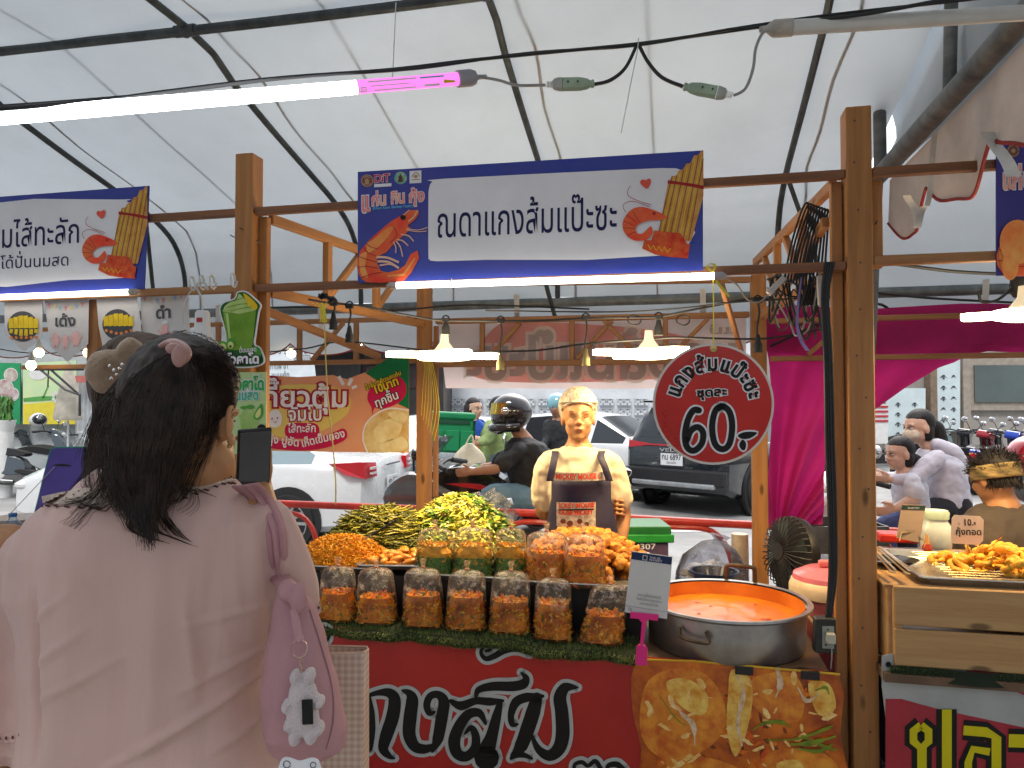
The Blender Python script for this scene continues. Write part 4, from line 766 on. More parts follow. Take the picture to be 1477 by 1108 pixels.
# trays
def tray(name, label, u0, u1, v0, v1, z, h=.022, rot=0, group=None, mat_=None):
    c = S((u0+u1)/2, (v0+v1)/2, z); X = (Matrix.Rotation(rot, 3, 'Z') @ SU); Y = UP.cross(X); a, b = (u1-u0)/2, (v1-v0)/2
    def ring(k, zz): return [c+X*(sx*(a+k)+0)+Y*(sy*(b+k))+UP*zz+(X*(dx)+Y*(dy)) for sx, sy, dx, dy in ((1, 1, 0, -.02), (1, 1, -.02, 0), (-1, 1, .02, 0), (-1, 1, 0, -.02), (-1, -1, 0, .02), (-1, -1, .02, 0), (1, -1, -.02, 0), (1, -1, 0, .02))]
    g = MB(); g.loft([ring(-.012, 0), ring(0, h), ring(.01, h), ring(.012, h-.004), ring(-.008, -.003)], cap=False); g.poly(ring(-.012, 0)); g.poly(ring(-.008, -.003)[::-1])
    t = thing(name, label, 'tray', c, group); obj('pan', g, mat_ or steelm, t, sm=30); return t
tray('steel_tray', 'dull steel tray heaped with shredded orange pickle, leftmost on the counter', -1.62, -1.22, 2.97, 3.3, .868)
tray('steel_tray', 'tilted steel tray of battered orange prawns beside the shredded pickle', -1.36, -1.07, 2.98, 3.24, .884, rot=.16)
tray('steel_tray', 'long steel tray under the bags of greens and the vegetable heap', -1.10, -.66, 2.94, 3.56, .866)
tray('steel_tray', 'long steel tray filled with fried chicken beside the payment card', -.64, -.13, 2.93, 3.6, .862)
def mound(c, ru, rv, h, a, r, n=2.2): return c+SU*(ru*r*cos(a))+SV*(rv*r*sin(a))+UP*(h*max(0, 1-r**n))
def heapbase(g, c, ru, rv, h, n=2.2, k=.93): g.grid(lambda a_, b_: mound(c, ru*k, rv*k, h*k, a_*2*PI, b_, n)+UP*(.01*noise.noise(V((cos(a_*6.283)*b_*9, sin(a_*6.283)*b_*9, 3)))), 26, 9)
# long beans
c = S(-1.44, 3.48, .86); T = thing('long_bean_heap', 'heap of thin blanched olive green stems at the back left of the counter', 'vegetables', c); cols = [M('bean1', (.17, .17, .014), .5, var=.2, scale=30), M('bean2', (.34, .30, .02), .45, var=.2, scale=30), M('bean3', (.05, .06, .01), .5, var=0)]
g = MB(); g.cur = 2; heapbase(g, c, .26, .2, .19)
for i in range(1500):
    a, r = random.random()*6.283, math.sqrt(random.random()); p = mound(c, .27, .2, .205, a, r)+UP*.012*random.random(); th = random.gauss(.4, .7); L = .03+.05*random.random(); d = V((cos(th), sin(th), shake(.35))); q = V((-sin(th), cos(th), shake(.8)))*(L*.35*shake())
    dz = lambda e: UP*(-.05*(e**2)*8*L); g.cur = random.choice((0, 0, 1, 1, 2)); g.tube([p-d*L+dz(L), p-d*L*.35+q, p+d*L*.35+q, p+d*L+dz(L)], .0028+.0012*random.random(), 4, cap=False)
o = obj('stems', g, cols, T); o['kind'] = 'stuff'
# pale sliced vegetables
c = S(-1.07, 3.6, .86); T = thing('sliced_vegetable_heap', 'bright mound of pale yellow sliced stems and leaves behind the bags of greens', 'vegetables', c); cols = [M('slice1', (.72, .66, .08), .4, var=.15, scale=25), M('slice2', (.60, .60, .05), .4, var=.15, scale=25), M('slice3', (.78, .74, .26), .4, var=.1), M('leafg', (.08, .2, .012), .45, var=.2, scale=30)]
g = MB(); g.cur = 1; heapbase(g, c, .31, .24, .25, 1.9)
for i in range(2600):
    a, r = random.random()*6.283, math.sqrt(random.random()); p = mound(c, .33, .25, .265, a, r, 1.9)+UP*.02*random.random(); th = random.random()*6.28; X = V((cos(th), sin(th), shake(.6))).normalized(); Y = X.cross(V((shake(), shake(), 1))).normalized(); Z = X.cross(Y)
    leaf = (random.random() < .03 or (r > .5 and sin(a*3+1) > .5 and random.random() < .35) or (cos(a) > .8 and random.random() < .4)); L = .022+.024*random.random(); w = (.0065 if not leaf else .012)*(.8+.6*random.random()); bend = .35*L
    g.cur = 3 if leaf else random.choice((0, 0, 1, 2, 2)); pts = []
    for t in (-1, -.4, .3, 1): 
        k = (1-t*t*.92); pts += [p+X*(L*t)+Y*(w*k)+Z*(bend*t*t), p+X*(L*t)-Y*(w*k*.7)+Z*(bend*t*t-.002)]
    g.add(pts, [(0, 1, 3, 2), (2, 3, 5, 4), (4, 5, 7, 6)])
o = obj('slices', g, cols, T); o['kind'] = 'stuff'
# shredded orange pickle
c = S(-1.50, 3.15, .872); T = thing('shredded_pickle_heap', 'heap of finely shredded bright orange pickle on the leftmost tray', 'food', c); cols = [M('shred1', (.72, .30, .008), .5, var=.1), M('shred2', (.62, .2, .006), .5, var=.1), M('shred3', (.78, .42, .03), .5, var=.1)]
g = MB(); g.cur = 0; heapbase(g, c, .23, .17, .105)
for i in range(3600):
    a, r = random.random()*6.283, math.sqrt(random.random()); p = mound(c, .24, .175, .11, a, r)+UP*.01*random.random(); d = V((shake(), shake(), shake(.6))).normalized()*.014; q = V((shake(), shake(), shake()))*.006; g.cur = i % 3; g.tube([p-d, p+q, p+d], .0017, 3, cap=False)
o = obj('shreds', g, cols, T); o['kind'] = 'stuff'
# fried pieces: a few lumpy shapes shared by many
def lump(seed, r, det=18, am=.5):
    g = MB(); g.ell((0, 0, 0), r, det, fn=lambda q: 1+am*noise.noise(q*2.1+V((seed*7, 0, 0)))+am*.55*noise.noise(q*5+V((seed*3, 1, 0)))+.2*noise.noise(q*9)+.1*noise.noise(q*18)); return g
fry = [M('fried1', (.62, .24, .02), .55, col2=(.36, .10, .008), scale=45, bump=.5, bscale=160), M('fried2', (.66, .27, .02), .55, col2=(.48, .15, .012), scale=40, bump=.5, bscale=160), M('fried3', (.36, .12, .02), .6, col2=(.18, .05, .008), scale=45, bump=.5, bscale=160)]
fm = [lump(i, (.036, .026, .02)).mesh('fried_piece', fry[i % 2]) for i in range(6)]+[lump(9+i, (.036, .027, .02)).mesh('fried_piece', fry[2]) for i in range(3)]
for me in fm: me.polygons.foreach_set('use_smooth', [True]*len(me.polygons))
c0 = S(-.40, 3.30, .868); g = MB(); heapbase(g, c0, .25, .24, .12)
def scatter(name, label, cat, group, meshes, c, ru, rv, h, n, lift, flatrot=.5, nn=2.2, sc=(.85, 1.25)):
    pts = []; tries = 0
    while len(pts) < n and tries < 6000:
        tries += 1; a, r = random.random()*6.283, math.sqrt(random.random()); p = mound(c, ru, rv, h, a, r, nn)+UP*lift
        if all((p-q).length > .031 for q in pts): pts.append(p)
    for p in pts:
        o = bpy.data.objects.new(name, random.choice(meshes(p) if callable(meshes) else meshes)); COL.objects.link(o); o.location = p; o.rotation_euler = (shake(flatrot), shake(flatrot), random.random()*6.28); s_ = random.uniform(*sc); o.scale = (s_, s_*random.uniform(.85, 1.1), s_*random.uniform(.9, 1.3)); tag(o, label, cat, group)
scatter('fried_chicken_piece', 'golden fried chicken piece heaped on the tray in front of the seller', 'fried food', 'fried chicken pieces on the long tray', lambda p: fm[:6] if uvz(p).x > -.50 else fm[4:], c0, .29, .30, .15, 120, .0)
scatter('fried_chicken_piece', 'golden fried chicken piece heaped on the tray in front of the seller', 'fried food', 'fried chicken pieces on the long tray', fm[:6], c0-UP*.035, .25, .27, .14, 70, .0)
bat = M('batter', (.62, .17, .01), .35, col2=(.70, .28, .03), scale=35, bump=.3, bscale=90)
pm = [lump(20+i, (.034, .017, .014), 12, .35).mesh('battered_prawn', bat) for i in range(3)]
for me in pm: me.polygons.foreach_set('use_smooth', [True]*len(me.polygons))
scatter('battered_prawn', 'shiny orange battered prawn on the tilted tray', 'fried food', 'battered prawns on the tilted tray', pm, S(-1.2, 3.12, .897), .15, .12, .035, 26, .0, .3)
T = thing('serving_tongs', 'black handled tongs resting across the tray of battered prawns', 'tongs', S(-1.3, 3.15, .95)); a = PS(505, 792, 3.12); b = PS(572, 750, 3.2); m_ = a.lerp(b, .45)
for s_ in (0, .007): g = MB(); g.bar(a+UP*s_, m_+UP*s_, .009, .002); obj('arm', g, steelm, T, sm=0)
g = MB(); g.bar(m_, b, .015, .009); obj('handle', g, M('grip_black', (.01, .01, .01), .4), T, bevel=.002)
# ---------------------------------------------------------------- bags of curry
film = Mfilm('bag_film', (1, .99, .97), .20, (.95, .93, .88), 26, fog=(.09, .15)); film2 = Mfilm('bag_film_clear', (1, .99, .95), .14, (.95, .9, .7), 34, fog=(.1, .15))
curry = M('curry', (.80, .26, .004), .3, col2=(.26, .04, .001), scale=15, bump=.8, bscale=60); curryo = M('curry_orange', (.85, .30, .006), .3, col2=(.45, .08, .002), scale=15, bump=.6); rubber = M('rubber_band', (.6, .25, .15), .5)
bits = [M('bit1', (.85, .34, .01), .35, var=.2, scale=60), M('bit2', (.85, .50, .06), .35, var=.2, scale=60), M('bit3', (.22, .16, .015), .4, var=.2), M('bit4', (.60, .12, .004), .35, var=.2)]
leafm = M('basil', (.03, .11, .012), .4, col2=(.14, .28, .04), scale=38, bump=.8); fluff = M('egg_crumb', (.66, .34, .02), .6, col2=(.5, .2, .01), scale=50, bump=.5)
def bag(px, py, w, h, z, v, fill, kind, label, lean=0, dark_=0):
    p = PS(px, py, v); c = V((p.x, p.y, z)); t = thing('curry_bag', label, 'food bag', c, None); seed = px
    def prof(e, hh, a):
        'radius scale over height: flat broad foot, slightly narrower shoulder, closing to the knot'
        s_ = 1.04-.22*e; top = max(0, (e-.86)/.14); s_ *= math.sqrt(max(0, 1-top**2.2))*.93+.07; foot = 1.03-.03*min(1, e*6); return s_*foot
    def ringp(e, k=1, n=28):
        out = []
        for j in range(n):
            a = 2*PI*j/n; rr = k*prof(e, h, a)*(1+.05*noise.noise(V((cos(a)*1.5, sin(a)*1.5, e*2.5+seed)))+(.10*sin(a*7+seed)*max(0, e-.72)))
            sx = abs(cos(a))**.75*(1 if cos(a) > 0 else -1); sy = abs(sin(a))**.9*(1 if sin(a) > 0 else -1)
            out.append(c+SU*(w/2*rr*sx+lean*e*h)+SV*(w*.36*rr*sy)+UP*(e*h))
        return out
    g = MB(); g.loft([ringp(e) for e in (0, .03, .12, .25, .4, .55, .68, .78, .86, .93, .97, 1.0)], cap=True); obj('film', g, (film if kind == 'curry' else film2), t)
    f0 = fill; fill = fill if kind == 'curry' else fill*.62; g = MB(); es = [0.015]+[fill*k for k in (.2, .5, .8, 1)]; g.loft([ringp(e, .84) for e in es], cap=True); obj('curry' if kind == 'curry' else 'filling', g, (curry if dark_ else curryo) if kind == 'curry' else leafm, t)
    if kind != 'curry':
        fill = f0; g = MB(); g.loft([ringp(e, .83 if e < fill*.9 else .6) for e in (fill*.6, fill*.75, fill*.9, fill)], cap=True); obj('crumb_topping', g, fluff, t)
    g = MB(); rnd = random.Random(px); RG = [ringp(k/40, .86, 28) for k in range(42)]
    for i in range(330 if kind == 'curry' else 300):
        e = rnd.random()*fill*1.02; a = rnd.random()*6.283; rg = RG[int(e*40)]; q = rg[int(a/6.283*28) % 28]; 
        if e > fill*.8: e = fill*(1+.05*rnd.random()); q = (c+UP*e*h+SU*lean*e*h).lerp(q+UP*(e*h+c.z-q.z), math.sqrt(rnd.random()))
        g.cur = rnd.choice((0, 0, 1, 3, 3, 0, 2)) if kind == 'curry' else (0 if e > fill*.62 else (1 if rnd.random() < .8 else 0))
        r_ = .003+.0045*rnd.random(); th_ = rnd.random()*3; g.ell(q, (r_*1.9, r_*.5, r_*.7), 6, X=V((cos(th_), 0, sin(th_))), Z=V((-sin(th_), 0, cos(th_))), fn=lambda q_: 1+.3*sin(q_.x*5+i)) if i % 3 else g.tube([q+V((rnd.uniform(-1, 1), 0, rnd.uniform(-.6, .6)))*.011, q, q+V((rnd.uniform(-1, 1), 0, rnd.uniform(-.8, .8)))*.012], .002, 4)
    o = obj('pieces', g, bits if kind == 'curry' else [fluff, M('leafbit', (.09, .2, .03), .4, var=.3, scale=40)], t); o['kind'] = 'stuff'
    top = c+SU*(lean*h)+UP*h
    g = MB(); g.lathe([(.004, -.004), (.006, .004), (.010, .016), (.014, .03), (.011, .036)], top, 10, sx=1, sy=.4); obj('knot', g, Mfilm('knot_film', (1, .9, .8), .7, (.8, .6, .42), 60), t)
    g = MB(); g.lathe([(.006, 0), (.009, .001), (.009, .006), (.006, .007)], top-UP*.001, 10); obj('rubber_band', g, rubber, t)
    return t
LB = [(487, 886, 57, .2, 'orange curry bag, first of the lower row beside the pink sleeve'), (544, 889, 60, .2, 'orange curry bag with smooth fish piece, second of the lower row'), (611, 900, 62, .21, 'bagged curry with green pieces, third in the lower row'), (672, 905, 62, .21, 'bagged curry of red shreds, fourth in the lower row'), (735, 910, 62, .215, 'bagged curry with pale lump, fifth in the lower row'), (798, 925, 58, .215, 'dark brown curry bag standing sixth in the lower row'), (866, 932, 64, .2, 'slumped bag of yellow shredded curry at the right end of the lower row')]
FL = (.50, .46, .53, .55, .50, .58, .48)
for i, (x, y, w, h, lb) in enumerate(LB):
    D = PS(x, y, 2.86).y; bag(x, y, w*1.0*D/F, h*1.08, mat_z(uvz(PS(x, y, 2.86)).x)+.012, 2.865, FL[i], 'curry', lb, lean=(.22 if i == 6 else 0)+.03*sin(i*5), dark_=i > 1)
for x, y, w, h, k, v, lb in ((628, 815, 60, .19, 'greens', 3.03, 'bag of greens topped with yellow crumbs, nearest the vegetable heap'), (683, 820, 62, .2, 'greens', 3.03, 'bag of greens and yellow crumbs in the middle of the upper row'), (736, 822, 50, .2, 'greens', 3.05, 'narrow bag of greens beside the fried chicken'), (790, 838, 66, .2, 'curry', 3.0, 'tall orange soup bag on the chicken tray, left one'), (842, 841, 64, .2, 'curry', 2.98, 'orange soup bag with dark green leaf on the chicken tray')):
    D = PS(x, y, v).y; bag(x, y, w*D/F, h, .872, v, .62 if k == 'greens' else .58, k, lb, lean=.02*sin(x))
T = thing('plastic_bag_roll', 'crumpled roll of clear plastic bags behind the sliced vegetables', 'plastic bags', PS(700, 760, 3.75))
def crumple(c, r, seed, am=.5): 
    g = MB(); g.ell(c, r, 26, fn=lambda q: 1+am*noise.noise(q*2.2+V((seed, 0, 0)))+am*.5*abs(noise.noise(q*6+V((0, seed, 0))))); return g
obj('film', crumple(PS(700, 742, 3.75), (.13, .08, .10), 4, .6), Mfilm('bag_film_grey', (.8, .82, .85), .3, (.6, .6, .62), 16), T)
# ---------------------------------------------------------------- pot, card, clips
pc_ = Q(1046, 865, .815); pc_ = V((pc_.x, pc_.y, .65)); T = thing('soup_pot', 'wide dented aluminium pot of bright orange soup at the right of the counter', 'pot', pc_)
alum = M('pot_alu', (.42, .41, .40), .33, .85, var=.18, scale=5, bump=.08, bscale=9); inn = M('pot_stained', (.62, .23, .03), .3, .3, col2=(.45, .13, .015), scale=6)
Rp = .312
g = MB(); g.lathe([(Rp*.93, 0), (Rp*.965, .01), (Rp*.97, .1), (Rp*.975, .15), (Rp*1.03, .158), (Rp*1.055, .164), (Rp*1.05, .172), (Rp*.985, .17)], pc_, 72, cap=False); obj('body', g, alum, T, sm=50)
g = MB(); g.grid(lambda a_, b_: pc_+V((cos(a_*2*PI), sin(a_*2*PI), 0))*(Rp*(.935+.025*b_))+UP*(.06+.105*b_), 72, 3); obj('inner_wall', g, inn, T)
soup = M('soup', (.66, .16, .006), .34, col2=(.52, .09, .004), scale=6, coat=.12, bump=.06, bscale=14)
g = MB(); g.grid(lambda a_, b_: pc_+V((cos(a_*2*PI), sin(a_*2*PI), 0))*(Rp*.945*b_)+UP*(.112+.003*noise.noise(V((cos(a_*6.283)*b_*5, sin(a_*6.283)*b_*5, 0)))), 64, 24); obj('soup_surface', g, soup, T)
for i in range(9):
    a = R(25+14*i+6*sin(i*7)); g = MB(); g.ell(pc_+V((cos(a), sin(a), 0))*(Rp*.965)+UP*(.13+.018*abs(sin(i*3.3))), .0035, 6); obj('droplet', g, inn, T)
for i in range(16):
    a = random.random()*6.28; r = Rp*.9*math.sqrt(random.random()); g = MB(); q = pc_+V((cos(a)*r, sin(a)*r, .115)); g.ell(q, (.008+.01*random.random(), .006, .0012), 8); obj('floating_herb', g, M('oil_red', (.5, .06, .004), .15, coat=.5), T)
hd = M('handle_worn', (.12, .08, .05), .45, .6, var=.3)
for sgn in (1,):
    a = R(62); c = pc_+V((cos(a), sin(a), 0))*Rp*1.03; t_ = V((-sin(a), cos(a), 0)); g = MB(); g.tube(spline([c+t_*.06+UP*.13, c+t_*.06+UP*.22, c+t_*.045+UP*.235, c-t_*.045+UP*.235, c-t_*.06+UP*.22, c-t_*.06+UP*.13], 4), .009, 8); obj('handle', g, hd, T)
a = R(232); c = pc_+V((cos(a), sin(a), 0))*Rp*.985; t_ = V((-sin(a), cos(a), 0)); g = MB(); g.tube(spline([c+t_*.05+UP*.12, c+t_*.05+UP*.09-V((0, .03, 0)), c-t_*.05+UP*.09-V((0, .03, 0)), c-t_*.05+UP*.12], 5), .006, 8); obj('handle', g, hd, T)
PQ = Panel(S(-.1, 2.70, .8), SU*.985+UP*-.1, Z=UP*.985+SU*.1)
cc = [(911, 795), (970, 803), (962, 893), (901, 883)]
def lerpq(a, b): return (cc[0][0]*(1-a)*(1-b)+cc[1][0]*a*(1-b)+cc[2][0]*a*b+cc[3][0]*(1-a)*b, cc[0][1]*(1-a)*(1-b)+cc[1][1]*a*(1-b)+cc[2][1]*a*b+cc[3][1]*(1-a)*b)
T = board('payment_card', 'white payment card with navy heading in a pink clip before the soup pot', 'card', PQ, cc, flat('card', (.6, .6, .58)), 3)
layer(T, PQ, 'heading_band', flat('bandnavy', (.02, .035, .09)), [[lerpq(0.01, .01), lerpq(.99, .01), lerpq(.99, .13), lerpq(.01, .13)]], 2)
words(T, PQ, [('THAI QR', lerpq(.45, .075), lerpq(.72, .075), 3.2, dict(xh=.686)), ('PAYMENT', lerpq(.45, .115), lerpq(.76, .115), 3.2, dict(xh=.686))], wht, k=5)
layer(T, PQ, 'logo', wht, [stroke([lerpq(.29, .04), lerpq(.39, .04), lerpq(.39, .11), lerpq(.29, .11), lerpq(.29, .04)], 1)], 5)
words(T, PQ, [('สแกนเพื่อชำระเงินได้', lerpq(.26, .70), lerpq(.82, .70), 3, {}), ('รับเงินได้จากทุกธนาคาร', lerpq(.24, .765), lerpq(.84, .765), 3, {}), ('และแอปเป๋าตัง', lerpq(.32, .83), lerpq(.78, .83), 3, {}), ('Ke', lerpq(.08, .955), lerpq(.16, .955), 4, {})], flat('greyink', (.2, .2, .2)), k=4)
layer(T, PQ, 'rule', flat('greyink'), [[lerpq(.02, .885), lerpq(.98, .885), lerpq(.98, .891), lerpq(.02, .891)]], 3)
pk = M('hot_pink', (.70, .01, .20), .35, var=0, coat=.2); PK = Panel(S(-.1, 2.685, .8), SU); t = thing('card_holder', 'hot pink plastic clip stand holding the payment card', 'clip', PK.hit(925, 962))
for nm, pl in (('jaw', [(909, 883), (950, 887), (949, 896), (935, 894), (931, 899), (925, 898), (921, 893), (909, 892)]), ('stem', [(926, 897), (932, 898), (928, 932), (923, 931)]), ('base', [(921, 930), (931, 931), (934, 936), (933, 961), (916, 959), (918, 934)])): g = MB(); g.prism([PK.hit(*p) for p in pl], -PK.n*.008); obj(nm, g, pk, t, sm=0, bevel=.0015)
# ================================================================ BEHIND THE POT
redpt = M('barrier_red', (.52, .03, .015), .4, var=.12, scale=6, coat=.2)
T = thing('crowd_barrier', 'long red tubular barrier rail with hoops behind the stall', 'barrier', S(-.5, 5.0, 0))
g = MB(); g.tube([S(-3.2, 5, .85), S(-1, 5, .84), S(1, 5, .80), S(3.4, 5, .79)], .027, 10); obj('top_rail', g, redpt, T)
for u in (-2.9, -1.95, -.9, .05, 1.05, 2.1):
    g = MB(); g.tube(spline([S(u-.3, 5, 0), S(u-.32, 5, .5), S(u-.22, 5, .74), S(u, 5, .78), S(u+.22, 5, .74), S(u+.32, 5, .5), S(u+.3, 5, 0)], 6), .019, 8); obj('hoop', g, redpt, T)
T = thing('storage_box', 'dark purple box with bright green lid and a white printed number', 'box', P(925, 930, 4.3)); p0 = P(870, 785, 4.3); p1 = P(965, 785, 4.3)
g = MB(); g.box(((p0.x+p1.x)/2, 4.46, .39), (p1.x-p0.x, .3, .79)); obj('body', g, M('box_purple', (.10, .06, .12), .5), T, bevel=.01); g = MB(); g.box(((p0.x+p1.x)/2, 4.46, .81), (p1.x-p0.x+.06, .34, .05)); obj('lid', g, M('lid_green', (.02, .28, .04), .4), T, bevel=.008); g = MB(); g.box(((p0.x+p1.x)/2, 4.46, .855), (p1.x-p0.x+.03, .32, .05)); obj('rim', g, M('lid_dgreen', (.015, .15, .03), .4), T, bevel=.008)
PN = Panel(V((0, 4.305, 0)), (1, 0, 0)); words(T, PN, [('8/4307', (903, 793), (946, 792), 8, dict(off=.01, xh=.686))], wht, k=3)
T = thing('rubbish_bag', 'thin grey rubbish bag full of crumpled plastic beside the barrier', 'bag', P(1022, 840, 4.3)); g = MB(); q = P(1022, 830, 4.3)
g.lathe([(.20, 0), (.21, .1), (.19, .2), (.10, .3), (.03, .33), (.06, .36)], q-UP*.12, 24, ax=(.2, 0, 1)); obj('film', g, Mfilm('bin_film', (.72, .72, .76), .28, (.22, .22, .24), 9), T)
obj('waste', crumple(q+UP*.0, (.12, .1, .07), 8), M('crumple_white', (.6, .6, .6), .4), T)
T = thing('plastic_basin', 'dark blue round basin on a stool left of the fan', 'basin', P(1030, 860, 4.1)); g = MB(); q = P(1030, 828, 4.1); g.lathe([(.001, -.05), (.09, -.05), (.125, .02), (.135, .022), (.135, .014), (.12, .01), (.10, -.07), (.001, -.07)], q, 32); obj('bowl', g, M('basin_blue', (.015, .03, .08), .3, coat=.3), T)
g = MB(); g.lathe([(.13, 0), (.12, q.z-.08), (.001, q.z-.08)], V((q.x, q.y, 0)), 20); obj('stool', g, M('stool_grey', (.2, .2, .22), .5), T)
T = thing('wrapped_pole', 'short pole wrapped in pale plastic sheeting next to the back post', 'pole', P(1067, 900, 4.5)); g = MB(); q = P(1067, 770, 4.5); g.lathe([(.055, 0), (.055, .4), (.05, q.z)], V((q.x, q.y, 0)), 18); obj('sleeve', g, M('wrap', (.42, .33, .24), .4, col2=(.55, .46, .36), scale=20), T)
# fan seen from the side
T = thing('desk_fan', 'grimy black round fan seen edge-on behind the soup pot', 'fan', P(1140, 880, 3.55)); q = P(1137, 797, 3.55); ax = V((-.93, -.25, .12)).normalized(); fb = M('fan_black', (.02, .017, .015), .45, var=.3)
g = MB(); g.lathe([(.17, 0), (.175, .012), (.17, .05), (.14, .075), (.05, .11), (.001, .115)], q, 28, ax=-ax); obj('housing', g, fb, T)
Xf = ax.cross(UP).normalized(); Yf = ax.cross(Xf)
for i in range(34): a = 2*PI*i/34; e = Xf*cos(a)+Yf*sin(a); g = MB(); g.tube([q+e*.172, q+e*.165+ax*.03, q+e*.12+ax*.05, q+e*.03+ax*.055], .003, 5); obj('grille_wire', g, fb, T)
g = MB(); g.lathe([(.04, .05), (.04, .06), (.001, .062)], q, 16, ax=ax); g.tube([q-ax*.08, q-ax*.08-UP*.2, q-ax*.05-UP*.32], .02, 8); obj('stand', g, fb, T)
g = MB(); 
for i in range(4): a = PI*i/2+.3; e = Xf*cos(a)+Yf*sin(a); f = -Xf*sin(a)+Yf*cos(a); g.add([q+e*.02, q+e*.14+f*.05+ax*.02, q+e*.15-f*.02, q+e*.04-f*.04-ax*.01], [(0, 1, 2, 3)])
obj('blades', g, M('fan_blade', (.05, .07, .07), .4), T)
g = MB(); g.lathe([(.10, 0), (.10, .015), (.02, .03), (.018, q.z-.65)], V((q.x+.06, q.y, .65)), 16); obj('base', g, fb, T)
T = thing('drinks_cooler', 'pink round drinks cooler with cream rim beside the tall post', 'cooler', P(1195, 920, 3.15)); q = P(1198, 845, 3.15); cb = V((q.x, q.y, .42)); pkc = M('cooler_pink', (.60, .17, .19), .4, var=.06); crm = M('cooler_cream', (.66, .50, .32), .4)
g = MB(); g.lathe([(.13, 0), (.14, .03), (.155, .33), (.155, .36)], cb, 36); obj('body', g, pkc, T); g = MB(); g.lathe([(.16, .36), (.168, .365), (.168, .40), (.16, .425), (.155, .43)], cb, 36); obj('rim', g, crm, T)
g = MB(); g.lathe([(.155, .428), (.15, .45), (.10, .475), (.001, .48)], cb, 36); obj('lid', g, M('lid_pink', (.62, .16, .20), .35, coat=.3), T); g = MB(); g.bar(cb+V((-.05, 0, .495)), cb+V((.05, 0, .495)), .03, .03); obj('knob', g, pkc, T, bevel=.008)
g = MB(); g.tube(spline([cb+V((-.14, -.10, .3)), cb+V((-.02, -.2, .16)), cb+V((.1, -.14, .3))], 6), .008, 8); obj('handle', g, crm, T)
T = thing('plastic_stool', 'pink plastic stool under the drinks cooler', 'stool', V((cb.x, cb.y, 0))); g = MB(); g.lathe([(.16, .38), (.165, .41), (.001, .415)], V((cb.x, cb.y, 0)), 20); obj('seat', g, pkc, T)
for i in range(4): a = PI/4+PI/2*i; g = MB(); g.bar(V((cb.x, cb.y, .39))+V((cos(a), sin(a), 0))*.12, V((cb.x, cb.y, 0))+V((cos(a), sin(a), 0))*.15, .03, .02, up=V((cos(a), sin(a), 0))); obj('leg', g, pkc, T, sm=0)
T = thing('charcoal_grill', 'empty blackened metal grill trough behind the fan', 'grill', P(1215, 900, 4.2)); a = P(1150, 757, 4.2); b = P(1282, 765, 4.2); gm = M('grill_metal', (.16, .16, .16), .4, .7, var=.3, scale=4)
for dy, hh in ((0, 0), (.38, .0)): g = MB(); g.box(((a.x+b.x)/2, 4.2+dy, a.z-.11), (b.x-a.x, .012, .2)); obj('side_panel', g, gm, T, sm=0)
for x in (a.x, b.x): g = MB(); g.box((x, 4.39, a.z-.11), (.012, .36, .2)); obj('end_panel', g, gm, T, sm=0)
g = MB(); g.box(((a.x+b.x)/2, 4.39, a.z-.17), (b.x-a.x, .36, .01)); obj('bottom_panel', g, gm, T, sm=0)
for x in (a.x+.02, b.x-.02):
    for y in (4.22, 4.56): g = MB(); g.box((x, y, (a.z-.2)/2), (.025, .025, a.z-.2)); obj('leg', g, gm, T, sm=0)
T = thing('steel_bowl', 'shiny steel bowl lid behind the pink cooler', 'bowl', P(1190, 815, 3.5)); g = MB(); q = P(1185, 808, 3.5); g.lathe([(.001, -.01), (.07, 0), (.10, .03), (.105, .03), (.07, -.006)], q-UP*.02, 28); obj('bowl', g, M('bright_steel', (.6, .62, .64), .2, .9), T)
# ================================================================ RIGHT STALL COUNTER
plank = Mwood('crate_pine', (.44, .26, .11), (.36, .19, .07), 0, .55)
T = thing('wooden_crate', 'long pale slatted wooden crate carrying the fried shrimp tray', 'crate', S(1.5, 2.9, .74))
zt = .972
for i, (z0, z1) in enumerate(((.838, .972), (.70, .826))): bar(T, S(.735, 2.77, (z0+z1)/2), S(2.9, 2.77, (z0+z1)/2), .018, z1-z0, plank, 'slat')
for u in (.70, 2.88): bar(T, S(u+.03, 2.79, .835), S(u+.03, 3.5, .835), .018, .27, plank, 'end_board')
bar(T, S(.735, 3.5, .9), S(2.9, 3.5, .9), .018, .13, plank, 'slat'); bar(T, S(.71, 3.15, .966), S(2.9, 3.15, .966), .72, .012, plank, 'top_board')
bar(T, S(.75, 2.785, .69), S(.75, 2.785, .96), .03, .03, plank, 'corner_post', SV)
T = thing('market_table', 'table under the wooden crate of the fried shrimp stall', 'table', S(1.8, 3.1, 0)); g = MB(); g.box(S(1.85, 3.15, .66), (2.3, .8, .03), SU, SV); obj('tabletop', g, tblw, T, sm=0)
for u in (.85, 2.85):
    for v in (2.85, 3.45): g = MB(); g.box(S(u, v, .32), (.05, .05, .64), SU, SV); obj('leg', g, tblw, T, sm=0)
T = thing('grass_mat', 'dark strip of artificial grass under the wooden crate', 'mat', S(1.7, 2.78, .66)); g = MB(); g.grid(lambda a_, b_: S(.72+2.2*a_, 2.76+.01*sin(a_*40)-.01*b_, .70-.045*b_), 60, 2); obj('backing', g, MT['mat_back'], T)
g = MB()
for i in range(4500):
    a_, b_ = random.random(), random.random(); p = S(.71+2.2*a_, 2.757, .70-.05*b_); g.cur = i % 2; s_ = SU*.0015; g.add([p-s_, p+s_, p-SV*.01+V((shake(.006), 0, shake(.008)))], [(0, 1, 2)])
o = obj('grass_blades', g, [MT['blade2'], M('blade4', (.03, .05, .015), .7, var=0)], T, sm=0); o['kind'] = 'stuff'
